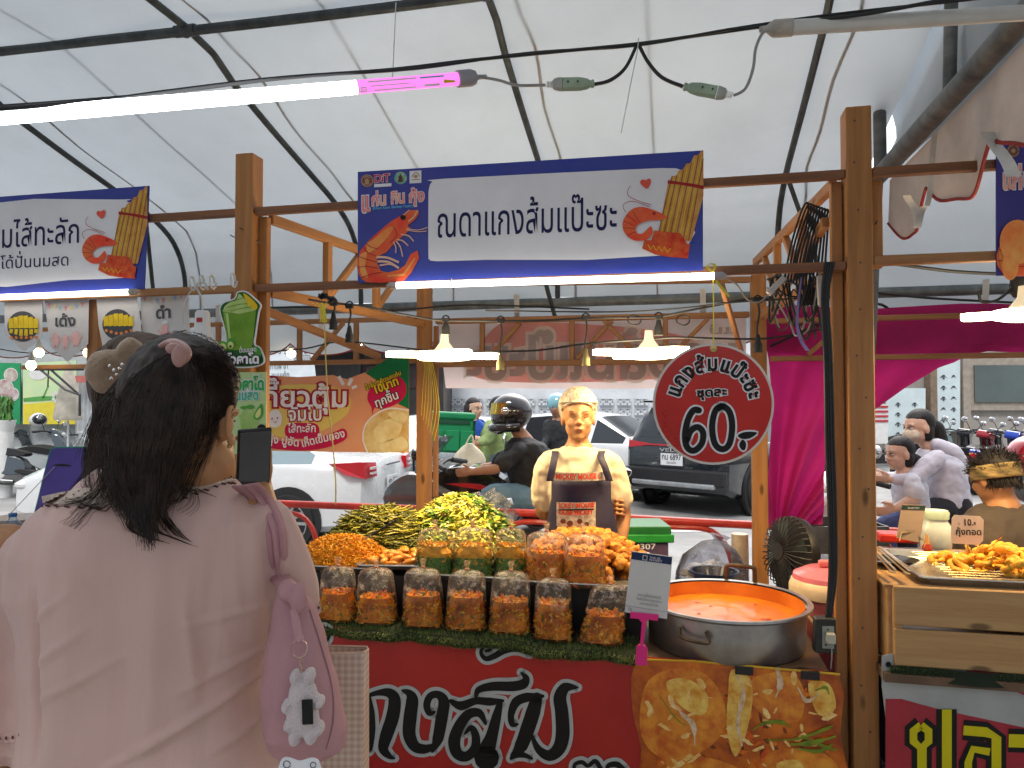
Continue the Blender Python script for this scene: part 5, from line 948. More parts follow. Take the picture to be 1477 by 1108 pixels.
T = thing('rubbish_bag', 'dark plastic sheeting bundled under the right counter beside the post', 'bag', P(1263, 1060, 2.75)); obj('film', crumple(P(1264, 1030, 2.75), (.05, .06, .22), 3, .7), Mfilm('bin_film2', (.3, .3, .36), .5, (.08, .08, .1), 14), T)
tray('steel_tray', 'big aluminium tray with wire rack of fried shrimp on the wooden crate', .84, 2.1, 2.80, 3.30, .975, .026)
T = thing('wire_rack', 'brass coloured wire rack lying in the shrimp tray', 'rack', S(1.5, 3.05, .99)); wr = M('rack_wire', (.55, .42, .22), .3, .8)
for i in range(38): g = MB(); g.tube([S(.96+.03*i, 2.82, .995), S(.96+.03*i, 3.28, .995)], .0014, 4); obj('wire', g, wr, T)
for i in range(12): g = MB(); g.tube([S(.94, 2.83+.04*i, .998), S(2.08, 2.83+.04*i, .998)], .0016, 4); obj('wire', g, wr, T)
def prawn(seed):
    g = MB(); rnd = random.Random(seed); th = rnd.uniform(2.2, 3.6); Rr = .026; n = 14; pts = []; rs = []
    for i in range(n): a = th*i/(n-1); pts.append(V((Rr*cos(a), Rr*sin(a)*1.1, .004*sin(i)))); rs.append((.012*(1-.5*(i/(n-1))**2))*(1+.22*noise.noise(V((i*.9, seed, 0)))))
    pts += [pts[-1]+V((-.012, -.008, .003))]; rs += [.003]
    g.tube(pts, rs, 10); e = pts[-1]
    for s_ in (-1, 1): g.add([e, e+V((-.014, -.012+.008*s_, .004)), e+V((-.002, -.018*s_, 0))], [(0, 1, 2)])
    g.v = [p+p.normalized()*(.003*noise.noise(p*160)+.0025*noise.noise(p*70)) for p in g.v]
    me = g.mesh('fried_shrimp', M('shrimp_fry', (.74, .30, .015), .5, col2=(.80, .43, .04), scale=40, bump=.5, bscale=130)); me.polygons.foreach_set('use_smooth', [True]*len(me.polygons)); return me
pmz = [prawn(i) for i in range(6)]
pts = []
for i in range(1800):
    u = random.uniform(.98, 2.0); v = random.uniform(2.85, 3.2); k = (1-((v-3.02)/.2)**2)
    if u < 1.12 and abs(v-3.02) > .06: continue
    lay = random.choice((0, 0, 1, 1, 2, 3)) if u > 1.14 else 0
    z = 1.008+lay*.019*max(.2, k)
    p = S(u, v, z)
    if all((p-q).length > .034 for q in pts): pts.append(p)
    if len(pts) > 190: break
for p in pts:
    o = bpy.data.objects.new('fried_shrimp', random.choice(pmz)); COL.objects.link(o); o.location = p; o.rotation_euler = (shake(.6), shake(.6), random.random()*6.28); o.scale = (1.3,)*3; tag(o, 'golden battered fried shrimp piled on the wire rack', 'fried food', 'fried shrimp on the right tray')
T = thing('melamine_plate', 'oval black plate with two pairs of tongs beside the post', 'plate', Q(1285, 815, .985)); q = Q(1285, 812, .985); g = MB(); g.lathe([(.001, 0), (.06, 0), (.085, .015), (.09, .016), (.06, -.004)], q, 30, sx=1.15, sy=.9); obj('dish', g, M('plate_black', (.012, .012, .012), .25), T)
for i, (x0, y0, x1, y1) in enumerate(((1256, 792, 1287, 825), (1268, 793, 1308, 827))):
    T = thing('serving_tongs', ('brass coloured tongs lying on the black plate, nearer the post' if i == 0 else 'brass coloured tongs lying on the black plate, nearer the shrimp tray'), 'tongs', Q(x1, y1, 1.01)); a = Q(x0, y0, 1.03); b = Q(x1, y1, 1.008); g = MB(); g.bar(a, b, .008, .003); obj('arm', g, wr, T, sm=0); g = MB(); g.bar(a+UP*.012, b+V((.012, 0, .006)), .008, .003); obj('arm', g, wr, T, sm=0); g = MB(); g.ell(b, (.012, .016, .003), 8); obj('tip', g, wr, T)
kraft = flat('kraft', (.46, .34, .24), .6)
PX = Panel(S(1.3, 3.32, 1), SU); c6_ = [(1301, 728), (1335, 729), (1327, 783), (1293, 776)]
T = board('payment_card', 'brown payment card with dark green heading leaning behind the shrimp tray', 'card', PX, c6_, kraft, 4)
layer(T, PX, 'heading_band', flat('dkgreen2', (.03, .06, .05)), [[(1301, 728.5), (1335, 729.5), (1334, 736), (1300, 735)]], 2); words(T, PX, [('THAI QR PAYMENT', (1309, 734), (1326, 734), 2.2, dict(xh=.686))], wht, k=4); words(T, PX, [('สแกน', (1306, 766), (1320, 767), 2, {})], flat('greyink'), k=3)
g = MB(); q = PX.hit(1311, 779); g.tube([q+V((-.05, -.02, 0)), q+V((-.03, 0, .03)), q+V((.03, 0, .03)), q+V((.05, -.02, 0))], .003, 5); obj('easel', g, wr, T)
T = thing('ceramic_jar', 'white ribbed glass jar with pale green lid behind the shrimp tray', 'jar', PS(1350, 784, 3.38)); q = PS(1350, 784, 3.38); q.z = .98; g = MB(); g.lathe([(.045, 0), (.058, .02), (.062, .08), (.058, .11), (.045, .13), (.046, .145)], q, 32); obj('body', g, M('jar_white', (.62, .68, .62), .25, var=.05, coat=.4), T); g = MB(); g.lathe([(.05, .14), (.052, .165), (.046, .175), (.001, .178)], q, 30); obj('lid', g, M('jar_lid', (.55, .68, .5), .3), T)
T = thing('sauce_bottle', 'small orange capped sauce bottle before the white jar', 'bottle', PS(1337, 786, 3.31)); q = PS(1337, 786, 3.31); q.z = .98; g = MB(); g.lathe([(.018, 0), (.02, .01), (.018, .035), (.008, .05)], q, 16); obj('body', g, M('sauce_red', (.35, .04, .01), .2), T); g = MB(); g.lathe([(.012, .04), (.01, .052), (.003, .085), (.001, .086)], q, 14); obj('cap', g, M('cap_orange', (.62, .28, .08), .4), T)
T = thing('red_tray', 'small red plastic tray behind the payment card at the right', 'tray', PS(1290, 780, 3.5)); g = MB(); g.box(PS(1292, 774, 3.5), (.16, .12, .035), SU, SV); obj('body', g, M('plastic_red', (.45, .02, .015), .35), T, bevel=.008)
PY = Panel(S(1.5, 3.1, 1), SU); oc = [(1377, 743), (1414, 745), (1419, 750), (1418, 780), (1412, 786), (1375, 784), (1372, 779), (1373, 748)]
T = board('price_card', 'cream price card marked 10 stuck among the fried shrimp', 'card', PY, oc, flat('creamcard', (.62, .50, .40)), 4); words(T, PY, [('10.', (1389, 758), (1404, 758), 9, dict(xh=.686, off=.02)), ('กุ้งทอด', (1378, 771), (1416, 772), 7, dict(off=.02)), ('ๆ', (1381, 757), (1384, 757), 3, {}), ('฿', (1404, 757), (1408, 757), 3, {})], blk, k=3)
g = MB(); q = PY.hit(1396, 786); g.tube([q, q-UP*.05], .004, 6); obj('stick', g, wr, T)
# ================================================================ LEFT STALL ODDMENTS
T = thing('folding_board', 'purple plastic folding board with green rim standing at the left', 'board', P(95, 745, 3.2)); PZ = Panel(V((0, 3.2, 0)), (1, .15, 0)); oc = sp2([(45, 760), (54, 720), (70, 655), (76, 646), (90, 645), (125, 645), (150, 650), (150, 800), (45, 800)], 2)
g = MB(); PZ.slab(g, grow(oc, -1.5), -20, 0); obj('sheet', g, M('purple_plastic', (.07, .045, .26), .35, var=.15, scale=2, coat=.2), T, sm=0); g = MB(); PZ.slab(g, grow(oc, .3), -24, -4); obj('rim', g, M('rim_green', (.02, .25, .16), .4), T, sm=0)
layer(T, PZ, 'hand_hole', blackv, [sp2([(76, 671), (90, 669), (104, 672), (92, 673)], 3)], 2); g = MB(); g.tube([PZ.hit(80, 673, 10), PZ.hit(15, 742, 10)], .0015, 4); obj('cord', g, M('cord_grey', (.35, .35, .35), .6), T)
T = thing('market_table', 'left stall table edge with bowls and a water bottle', 'table', P(-40, 900, 2.9)); g = MB(); a = P(-10, 785, 2.9); g.box((a.x-.5, 3.2, a.z-.02), (1.6, .8, .03)); obj('tabletop', g, tblw, T, sm=0)
for x in (-1.1, .2): g = MB(); g.box((a.x-.5+x*.6, 3.2, (a.z-.04)/2), (.05, .6, a.z-.05)); obj('leg', g, tblw, T, sm=0)
q = P(18, 776, 2.95); zt_ = a.z-.003
T = thing('water_bottle', 'clear water bottle with blue cap and blue label at the left edge', 'bottle', V((q.x, q.y, zt_))); b_ = V((q.x, q.y, zt_)); g = MB(); g.lathe([(.03, 0), (.034, .01), (.034, .06), (.03, .075), (.014, .095), (.013, .105)], b_, 20); obj('body', g, Mfilm('pet', (.85, .93, 1), .12, (.7, .8, .9), 12), T); g = MB(); g.lathe([(.0345, .02), (.035, .021), (.035, .055), (.0345, .056)], b_, 20); obj('label', g, flat('lab_blue', (.03, .12, .4)), T); g = MB(); g.lathe([(.015, .103), (.015, .118), (.001, .119)], b_, 16); obj('cap', g, M('cap_blue', (.02, .12, .4), .4), T)
T = thing('plastic_bowl', 'white bowl with pink rim beside the water bottle', 'bowl', P(30, 780, 3.15)); g = MB(); q = P(30, 778, 3.15); g.lathe([(.001, 0), (.06, 0), (.11, .07), (.115, .07), (.065, -.003)], V((q.x, q.y, zt_+.003)), 28); obj('bowl', g, M('bowl_white', (.66, .62, .62), .35), T)
T = thing('shredded_leaf_pile', 'pile of yellow green shredded leaves at the left edge', 'food', P(5, 785, 2.7)); c = P(-5, 785, 2.72); g = MB()
for i in range(500):
    aa, r = random.random()*6.283, math.sqrt(random.random()); p = mound(c, .1, .08, .04, aa, r); d = V((shake(), shake(), shake(.5)))*.012; g.cur = i % 2; g.tube([p-d, p+d], .002, 3, cap=False)
o = obj('shreds', g, [MT['slice1'], MT['leafg']], T); o['kind'] = 'stuff'
T = thing('paper_cup', 'tall white paper cup behind the pink shoulder at left', 'cup', P(95, 770, 2.6)); q = P(96, 770, 2.6); g = MB(); g.lathe([(.035, -.02), (.048, .13), (.052, .132), (.052, .138), (.047, .138), (.03, 0)], q, 24); obj('body', g, M('cup_white', (.62, .62, .62), .4), T)
# ================================================================ VEHICLES (local x forward, y left, z up; each turned where it stands)
NOINV[0] = True
blkpl = M('black_plastic', (.018, .018, .02), .5, var=.1); tyre = M('tyre', (.02, .02, .02), .8, var=.2); alloy = M('alloy', (.5, .5, .52), .3, .8); glassd = M('car_glass', (.02, .025, .03), .08, var=0, coat=.5); glass_sky = M('car_glass_sky', (.25, .33, .36), .08, var=0, coat=.5)  # the paler car glass has the sky's reflection painted into its colour
redl = M('tail_red', (.5, .01, .02), .2, coat=.6, var=.05); clear = M('lamp_clear', (.6, .6, .6), .15, var=0); amber = M('amber', (.6, .25, .02), .3, var=0); chrome = M('chrome', (.7, .7, .7), .12, 1, var=0); platew = M('plate_white', (.66, .68, .70), .5, var=0)
def wheel(par, c, r, w, y_, rimm=alloy, spokes=10, thin=False):
    W_ = bpy.data.objects.new('wheel', None); COL.objects.link(W_)
    g = MB(); k = .72 if not thin else .82
    g.lathe([(r*k, -w/2), (r*.95, -w/2), (r, -w*.36), (r, w*.36), (r*.95, w/2), (r*k, w/2), (r*k, -w/2)], (0, 0, 0), 32, ax=(0, 1, 0), cap=False); o = obj('wheel', g, tyre, par); o.location = c
    g = MB(); g.lathe([(r*k, -w*.4), (r*(k-.06), -w*.42), (r*(k-.06), w*.42), (r*k, w*.4)], (0, 0, 0), 32, ax=(0, 1, 0), cap=False)
    for i in range(spokes): a = 2*PI*i/spokes; g.bar((cos(a)*r*.1, y_*w*.3, sin(a)*r*.1), (cos(a)*r*k*.97, y_*w*.4, sin(a)*r*k*.97), w*.16, r*(.09 if not thin else .025), up=(0, 1, 0))
    g.lathe([(.001, -w*.4), (r*.16, -w*.38), (r*.16, w*.38), (.001, w*.4)], (0, 0, 0), 16, ax=(0, 1, 0)); obj('rim', g, rimm, o, sm=0); bpy.data.objects.remove(W_)
    if not thin: g = MB(); g.lathe([(.001, -w*.1), (r*k*.95, -w*.1), (r*k*.95, w*.1), (.001, w*.1)], (0, 0, 0), 20, ax=(0, 1, 0)); obj('brake_disc', g, blkpl, o)
    return o
def carbody(par, st, paint, glass, winfrom, winto):
    'st: stations (x, bottom, shoulder, half width, top, top half width)'
    def ring(s_):
        x, zb, zs, w, zt, wt = s_; h = zt-zs
        half = [(0, zb), (w*.9, zb), (w*.985, zb+.07), (w, zb+(zs-zb)*.5), (w*.985, zs-.09), (w*.95, zs-.012), (w*.93, zs), (wt+(w*.93-wt)*.12, zs+h*.88), (wt*.9, zt-.012*min(1, h*4)), (wt*.5, zt), (0, zt+.004)]
        return [V((x, y, z)) for y, z in half]+[V((x, -y, z)) for y, z in half[-2:0:-1]]
    rings = [ring(s_) for s_ in st]; n = len(rings[0]); g = MB(); gg = MB()
    for i in range(len(st)-1):
        for k in range(n):
            kk = k if k < 10 else n-1-k; f = [rings[i][k], rings[i][(k+1) % n], rings[i+1][(k+1) % n], rings[i+1][k]]
            side = kk == 6; top = kk in (7, 8, 9); slope = abs(st[i+1][4]-st[i][4])/max(.01, abs(st[i+1][0]-st[i][0]))
            isg = (winfrom <= i < winto and side and st[i+1][0]-st[i][0] > .12) or (kk in (8, 9) and slope > .42 and st[i][4] > .8 and winfrom-1 <= i <= winto)
            (gg if isg else g).add(f, [(0, 1, 2, 3)])
    g.add(rings[0], [tuple(range(n))[::-1]]); g.add(rings[-1], [tuple(range(n))])
    def weld(mb, nm, mt, bv=0):
        o = obj(nm, mb, mt, par, sm=0); bm = bmesh.new(); bm.from_mesh(o.data); bmesh.ops.remove_doubles(bm, verts=bm.verts, dist=.0005); bmesh.ops.recalc_face_normals(bm, faces=bm.faces); bm.to_mesh(o.data); bm.free(); smooth(o, 34); return o
    weld(g, 'body', paint); weld(gg, 'window_glass', glass)
def place(t, p, heading): t.location = p; t.rotation_euler = (0, 0, heading)
def sedan(label, p, heading, paint, glass, L=4.4, plate=None, group=None):
    t = thing('parked_car', label, 'car', (0, 0, 0), group); h = L/2
    st = [(-h, .38, .80, .66, .84, .6), (-h+.06, .26, .90, .80, .97, .68), (-h+.3, .22, .93, .85, 1.02, .70), (-h+.62, .20, .94, .86, 1.05, .68), (-h+1.25, .18, .93, .87, 1.38, .55), (-h+1.33, .18, .93, .87, 1.40, .56), (-h+1.9, .18, .92, .87, 1.46, .58), (-h+1.98, .18, .92, .87, 1.465, .58), (-h+2.75, .18, .90, .87, 1.40, .56), (-h+2.82, .18, .90, .87, 1.38, .56), (-h+3.35, .2, .88, .86, 1.0, .66), (-h+3.9, .22, .82, .84, .88, .70), (h-.1, .28, .70, .74, .74, .6), (h, .36, .6, .6, .64, .5)]
    carbody(t, st, paint, glass, 3, 9)
    for x in (-h+.85, h-.85):
        for s_ in (-1, 1):
            g = MB(); g.lathe([(.001, -.01), (.37, -.01), (.37, .03), (.001, .03)], (x, s_*.845, .33), 28, ax=(0, s_, 0)); obj('wheel_arch', g, blkpl, t); wheel(t, (x, s_*.80, .31), .31, .2, s_)
    for s_ in (-1, 1):
        for q_ in ([(-h+.36, .885, .955), (-h+.20, .885, .84), (-h+.0, .815, .79), (-h+.02, .835, .97)], [(-h+.0, .815, .79), (-h-.035, .55, .80), (-h-.02, .55, .95), (-h+.02, .835, .97)]): g = MB(); g.prism([(x, s_*y, z) for x, y, z in q_], V((.05, -s_*.03, 0))); obj('tail_light', g, redl, t, sm=0)
        g = MB(); g.box((-h-.035, s_*.67, .90), (.03, .15, .025)); g.box((-h-.035, s_*.67, .845), (.03, .14, .02)); obj('reverse_lamp', g, clear, t, sm=0)
        g = MB(); g.ell((h-.2, s_*.62, .64), (.2, .16, .07), 12); obj('headlight', g, clear, t)
        g = MB(); g.ell((h-1.55, s_*.97, .98), (.07, .1, .07), 10); obj('wing_mirror', g, paint, t)
        for x in (-h+1.75, -h+2.6): g = MB(); g.box((x, s_*.885, .80), (.18, .03, .03)); obj('door_handle', g, paint, t, bevel=.006)
    g = MB(); g.box((-h-.03, 0, .70), (.015, .36, .13)); obj('number_plate', g, platew, t, sm=0)
    g = MB(); pl = Panel((-h-.04, 0, .70), (0, -1, 0)); pl.n = V((-1, 0, 0)); gl, W_ = typeset(plate or 'ขต 3218')
    for vs, fs, cx in gl: g.add([V((-h-.04, .16-(x/W_)*.32, .655+y*.12)) for x, y in vs], fs)
    obj('plate_text', g, blkpl, t, sm=0); g = MB(); g.box((-h-.025, 0, .90), (.03, .5, .02)); obj('chrome_trim', g, chrome, t, sm=0)
    g = MB(); g.box((-h-.01, 0, .30), (.06, 1.4, .12)); obj('bumper_lower', g, blkpl, t, sm=0)
    place(t, p, heading); return t
def pg(px, D): q = P(px, 600, D); return V((q.x, q.y, 0))
wp = M('white_car_paint', (.70, .71, .72), .25, var=.02, coat=.8); sp_ = M('silver_paint', (.42, .46, .48), .25, .3, var=.02, coat=.8); gp = M('grey_paint', (.24, .27, .28), .25, .3, var=.02, coat=.8); bp_ = M('suv_paint', (.010, .014, .018), .15, 0, var=.05, coat=1)
c = pg(540, 7.9); hd_ = R(171); sedan('white sedan with red tail light and number plate below the dumpling banner', c+V((cos(hd_), sin(hd_), 0))*2.15+V((0, .75, 0)), hd_, wp, glass_sky)
sedan('silver grey sedan with windows coloured like reflected sky behind the green delivery box', pg(660, 11.2), R(-2), gp, glass_sky, 4.5)
sedan('white sedan with dark windows behind the helmeted motorcyclist', pg(825, 13.6), R(140), wp, glassd, 4.4)
# black SUV
t = thing('parked_car', 'black sport utility car seen from its rear right beside the price sign', 'car'); h = 2.2
st = [(-h, .42, .98, .78, 1.04, .70), (-h+.05, .34, 1.03, .84, 1.12, .70), (-h+.16, .30, 1.05, .86, 1.40, .62), (-h+.30, .26, 1.05, .87, 1.60, .58), (-h+.38, .25, 1.04, .87, 1.62, .59), (-h+1.15, .25, 1.02, .88, 1.66, .60), (-h+1.24, .25, 1.02, .88, 1.66, .60), (-h+2.2, .25, 1.0, .88, 1.64, .60), (-h+2.3, .25, 1.0, .88, 1.62, .59), (-h+3.1, .26, .99, .87, 1.10, .66), (-h+3.9, .3, .94, .84, 1.0, .7), (h, .4, .8, .7, .84, .6)]
carbody(t, st, bp_, glassd, 3, 8)
for x in (-h+.82, h-.85):
    for s_ in (-1, 1): g = MB(); g.lathe([(.001, -.02), (.42, -.02), (.42, .03), (.001, .03)], (x, s_*.86, .36), 28, ax=(0, s_, 0)); obj('wheel_arch', g, blkpl, t); wheel(t, (x, s_*.83, .34), .34, .22, s_, spokes=10)
def bx(name, c, d, m, bv=0, **k): g = MB(); g.box(c, d, **k); return obj(name, g, m, t, sm=0, bevel=bv)
g = MB(); g.add([(-h+.035, -.62, 1.10), (-h+.035, .62, 1.10), (-h+.245, .54, 1.54), (-h+.245, -.54, 1.54)], [(0, 1, 2, 3)]); obj('rear_window', g, glassd, t, sm=0)
bx('spoiler', (-h+.22, 0, 1.63), (.28, 1.16, .035), bp_, .01); bx('light_band', (-h-.012, 0, .995), (.03, 1.0, .022), redl)
for s_ in (-1, 1):
    g = MB(); g.prism([(-h-.02, s_*.40, .985), (-h-.02, s_*.40, 1.01), (-h-.0, s_*.78, 1.05), (-h+.14, s_*.88, 1.07), (-h+.14, s_*.88, .97), (-h-.0, s_*.79, .94)], V((.05, 0, 0))); obj('tail_light', g, redl, t, sm=0)
    bx('reflector', (-h-.045, s_*.66, .52), (.02, .2, .05), redl, .004)
    g = MB(); g.ell((-h+3.0, s_*.99, 1.1), (.08, .1, .08), 10); obj('wing_mirror', g, bp_, t)
bx('emblem', (-h-.03, 0, 1.0), (.02, .12, .03), chrome); g = MB(); 
for sx, sy in ((.075, .05), (.03, .048), (.06, .02)): g.tube([(-h-.045, sx*cos(a), 1.005+sy*sin(a)) for a in np.linspace(0, 2*PI, 25)], .006, 5)
obj('emblem_ring', g, chrome, t)
g = MB(); gl, W_ = typeset('VELOZ', .01)
for vs, fs, cx in gl: g.add([V((-h-.012, .24-(x/W_)*.48, .90+y*.07)) for x, y in vs], fs)
obj('model_lettering', g, chrome, t, sm=0)
bx('number_plate', (-h-.03, .02, .79), (.02, .36, .17), platew); g = MB(); gl, W_ = typeset('กม 6897', .01)
for vs, fs, cx in gl: g.add([V((-h-.043, .18-(x/W_)*.32, .785+y*.12)) for x, y in vs], fs)
gl, W_ = typeset('ขอนแก่น')
for vs, fs, cx in gl: g.add([V((-h-.043, .10-(x/W_)*.16, .73+y*.05)) for x, y in vs], fs)
obj('plate_text', g, blkpl, t, sm=0)
bx('rear_bumper', (-h+.02, 0, .55), (.16, 1.66, .22), blkpl, .03); bx('skid_plate', (-h-.05, 0, .44), (.10, 1.35, .07), M('skid_silver', (.40, .42, .43), .35, .5), .02); bx('wiper', (-h+.06, .1, 1.16), (.02, .4, .015), blkpl)
for s_ in (-1, 1): bx('sill_cladding', (0, s_*.87, .33), (2.7, .05, .12), blkpl, .01); bx('roof_rail', (-.3, s_*.56, 1.68), (2.2, .03, .03), M('alloy', (.5, .5, .52)), .008)
hd_ = R(90-44); rr = pg(1052, 10.0); place(t, rr+V((cos(hd_), sin(hd_), 0))*h+V((-sin(hd_), cos(hd_), 0))*.87, hd_)
# ---------------------------------------------------------------- scooters and motorcycles
def scooter(label, p, heading, col, seatc=(.02, .02, .022), group=None, lean=R(6), sc=1.0, kind='scooter', white=False):
    t = thing('scooter' if kind == 'scooter' else 'motorcycle', label, 'motorbike', (0, 0, 0), group); pm_ = M('bike_%02d%02d%02d' % tuple(int(c*99) for c in col), col, .22, .1, var=.04, coat=.8); seat = M('bike_seat', seatc, .6)
    wr_ = .26 if kind == 'scooter' else .29; wb = .62 if kind == 'scooter' else .64
    for x in (-wb, wb): wheel(t, (x, 0, wr_), wr_, .09, 1, M('rim_dark', (.12, .12, .13), .35, .7), 7 if kind == 'scooter' else 18, thin=True)
    def pr(name, pts, w, m, bv=.02):
        g = MB(); g.prism([(x, -w/2, z) for x, z in pts], V((0, w, 0))); return obj(name, g, m, t, sm=0, bevel=bv)
    pr('tail_fairing', sp2([(-.88, .78), (-.7, .80), (-.3, .70), (-.02, .62), (.05, .42), (-.2, .36), (-.5, .46), (-.8, .66)], 3), .22, pm_, .04)
    pr('seat', sp2([(-.75, .80), (-.45, .83), (-.05, .76), (.05, .70), (-.05, .66), (-.4, .70), (-.75, .76)], 3), .25, seat, .03)
    pr('floor_board', sp2([(-.1, .42), (.1, .36), (.34, .36), (.44, .5), (.40, .52), (.3, .42), (0, .46)], 3), .26, blkpl, .02)
    pr('leg_shield', sp2([(.34, .36), (.44, .5), (.50, .78), (.42, .98), (.54, 1.0), (.66, .80), (.66, .58), (.52, .40)], 3), .34 if kind == 'scooter' else .2, pm_, .06)
    pr('front_mudguard', sp2([(.36, .42), (.48, .56), (.66, .60), (.86, .48), (.92, .36), (.86, .42), (.66, .52), (.5, .48)], 3), .13, pm_, .02)
    g = MB(); g.tube([(.42, .05, 1.0), (.62, .06, .3)], .022, 8); g.tube([(.42, -.05, 1.0), (.62, -.06, .3)], .022, 8); obj('fork', g, M('fork_grey', (.2, .2, .2), .35, .7), t)
    pr('headlight_cowl', sp2([(.36, .98), (.40, 1.10), (.50, 1.08), (.58, .98), (.5, .94)], 3), .24, pm_ if not white else MT['white_car_paint'], .04); g = MB(); g.ell((.56, 0, 1.0), (.03, .08, .05), 10); obj('headlight', g, clear, t)
    g = MB(); g.tube(spline([(.26, .34, 1.04), (.36, .24, 1.06), (.42, 0, 1.04), (.36, -.24, 1.06), (.26, -.34, 1.04)], 4), .014, 7); obj('handlebar', g, blkpl, t)
    for s_ in (-1, 1):
        g = MB(); g.tube([(.24, s_*.36, 1.035), (.31, s_*.27, 1.055)], .02, 8); obj('grip', g, blkpl, t)
        g = MB(); g.tube(spline([(.36, s_*.22, 1.06), (.34, s_*.26, 1.16), (.33, s_*.32, 1.24)], 3), .006, 5); m_ = obj('mirror', g, blkpl, t); g = MB(); g.ell((.32, s_*.34, 1.27), (.015, .065, .045), 10); obj('mirror_glass', g, chrome, m_)
        g = MB(); g.ell((-.84, s_*.09, .72), (.05, .03, .03), 8); obj('indicator', g, amber, t)
    g = MB(); g.tube([(-.1, -.13, .26), (-.5, -.16, .28), (-.85, -.17, .36)], [.025, .05, .045], 10); obj('exhaust', g, M('exhaust', (.3, .3, .3), .3, .8), t)
    pr('engine', [(-.35, .2), (.05, .2), (.08, .38), (-.1, .42), (-.4, .34)], .2, M('engine_grey', (.15, .15, .15), .45, .6), .03)
    g = MB(); g.tube([(-.62, .09, .26), (-.72, .1, .62)], .025, 8); obj('shock_absorber', g, MT['fork_grey'], t); g = MB(); g.box((-.93, 0, .70), (.03, .08, .1)); obj('tail_light', g, redl, t, bevel=.01)
    g = MB(); g.box((-.97, 0, .52), (.012, .2, .15), V((.96, 0, .25)), V((0, 1, 0))); obj('number_plate', g, platew, t, sm=0)
    g = MB(); g.tube([(-.05, .12, .25), (-.02, .28, .01)], .012, 6); obj('kickstand', g, MT['fork_grey'], t)
    t.location = p; t.rotation_euler = (lean, 0, heading); t.scale = (sc,)*3; return t
grp = 'motorbikes parked in a row before the shop'
for i, (px, D, hd_, col, kd, lb) in enumerate(((1283, 18.5, 185, (.5, .52, .52), 'scooter', 'grey fronted motorbike parked alone beside the striped box'), (1325, 15.0, 25, (.2, .36, .36), 'scooter', 'teal scooter parked behind the mother in white'), (1367, 14.4, 40, (.02, .02, .025), 'm', 'black motorbike with tall mirrors, left end of the parked row'), (1390, 13.6, 30, (.35, .02, .03), 'm', 'dark red motorbike second in the parked row'), (1414, 14.2, 42, (.02, .03, .04), 'm', 'black motorbike with white number plate in the parked row'), (1432, 13.2, 33, (.02, .06, .42), 'm', 'bright blue motorbike in the middle of the parked row'), (1456, 13.8, 28, (.4, .4, .42), 'scooter', 'silver motorbike with white rear guard in the parked row'), (1478, 13.0, 38, (.38, .03, .04), 'm', 'red motorbike at the frame edge of the parked row'), (1505, 13.6, 35, (.5, .5, .5), 'scooter', 'white motorbike at the far right of the parked row'))):
    scooter(lb, pg(px, D), R(hd_), col, group=grp if i > 1 else None, kind='scooter' if kd == 'scooter' else 'motorcycle', lean=R(8))
scooter('dark grey scooter parked side-on at the far left of the road', pg(35, 12.5), R(8), (.07, .09, .11), lean=R(-6), sc=1.05)
scooter('black scooter behind the dark grey one at the left edge', pg(-5, 14.2), R(20), (.03, .04, .05), lean=R(6)); scooter('pale silver scooter with raised mirrors behind the purple board', pg(95, 13.6), R(-5), (.5, .54, .56), lean=R(6))
NOINV[0] = False
q = P(55, 606, 13.0); T = thing('helmet', 'white and black motorcycle helmet on a parked scooter at the left', 'helmet', q); g = MB(); g.ell(q, (.15, .13, .13), 18); obj('shell', g, wp, T); g = MB(); g.ell(q+V((.04, -.03, .01)), (.12, .12, .10), 14); obj('visor', g, glassd, T)
q = P(1486, 655, 4.2); T = thing('helmet', 'red and grey helmet cut by the right edge of the view', 'helmet', q); g = MB(); g.ell(q+V((.02, 0, -.02)), (.14, .15, .13), 20); obj('shell', g, M('helmet_red', (.5, .015, .03), .15, coat=1), T); g = MB(); g.ell(q+V((.02, 0, -.17)), (.13, .13, .12), 18); obj('lower_shell', g, M('helmet_grey', (.12, .14, .16), .2, coat=.6), T)
NOINV[0] = True
# sports motorcycle of the helmeted rider (heading left)
t = thing('motorcycle', 'black sports motorcycle with red trim ridden past behind the vegetables', 'motorbike'); bk = M('gloss_black', (.015, .015, .018), .12, var=.05, coat=1); gy = M('fairing_grey', (.12, .13, .14), .2, .3, coat=.8); rd = M('trim_red', (.4, .01, .02), .3); sil = M('fork_grey', (.2, .2, .2), .35, .7)
for x in (-.66, .66): wheel(t, (x, 0, .3), .3, .12, 1, M('rim_dark'), 7, thin=True)
def prz(name, pts, w, m, bv=.02, y=0): g = MB(); g.prism([(x, y-w/2, z) for x, z in pts], V((0, w, 0))); return obj(name, g, m, t, sm=0, bevel=bv)
prz('front_fender', sp2([(.34, .42), (.42, .60), (.60, .70), (.80, .66), (.96, .50), (1.0, .36), (.9, .40), (.7, .50), (.5, .46)], 4), .16, M('carbon', (.03, .03, .03), .35, col2=(.10, .08, .08), scale=60), .03)
prz('fairing', sp2([(.0, .45), (.1, .72), (.36, .90), (.60, .98), (.78, .84), (.72, .62), (.5, .5), (.3, .36)], 4), .34, gy, .06); prz('red_stripe', sp2([(.1, .60), (.3, .70), (.5, .70), (.3, .64)], 3), .35, rd, .005)
prz('tank', sp2([(-.15, .80), (-.02, .96), (.2, 1.02), (.38, .98), (.42, .86), (.1, .76)], 4), .30, bk, .07); prz('tank_stripe', sp2([(-.1, .82), (.1, .90), (.34, .90), (.1, .86)], 3), .31, rd, .005)
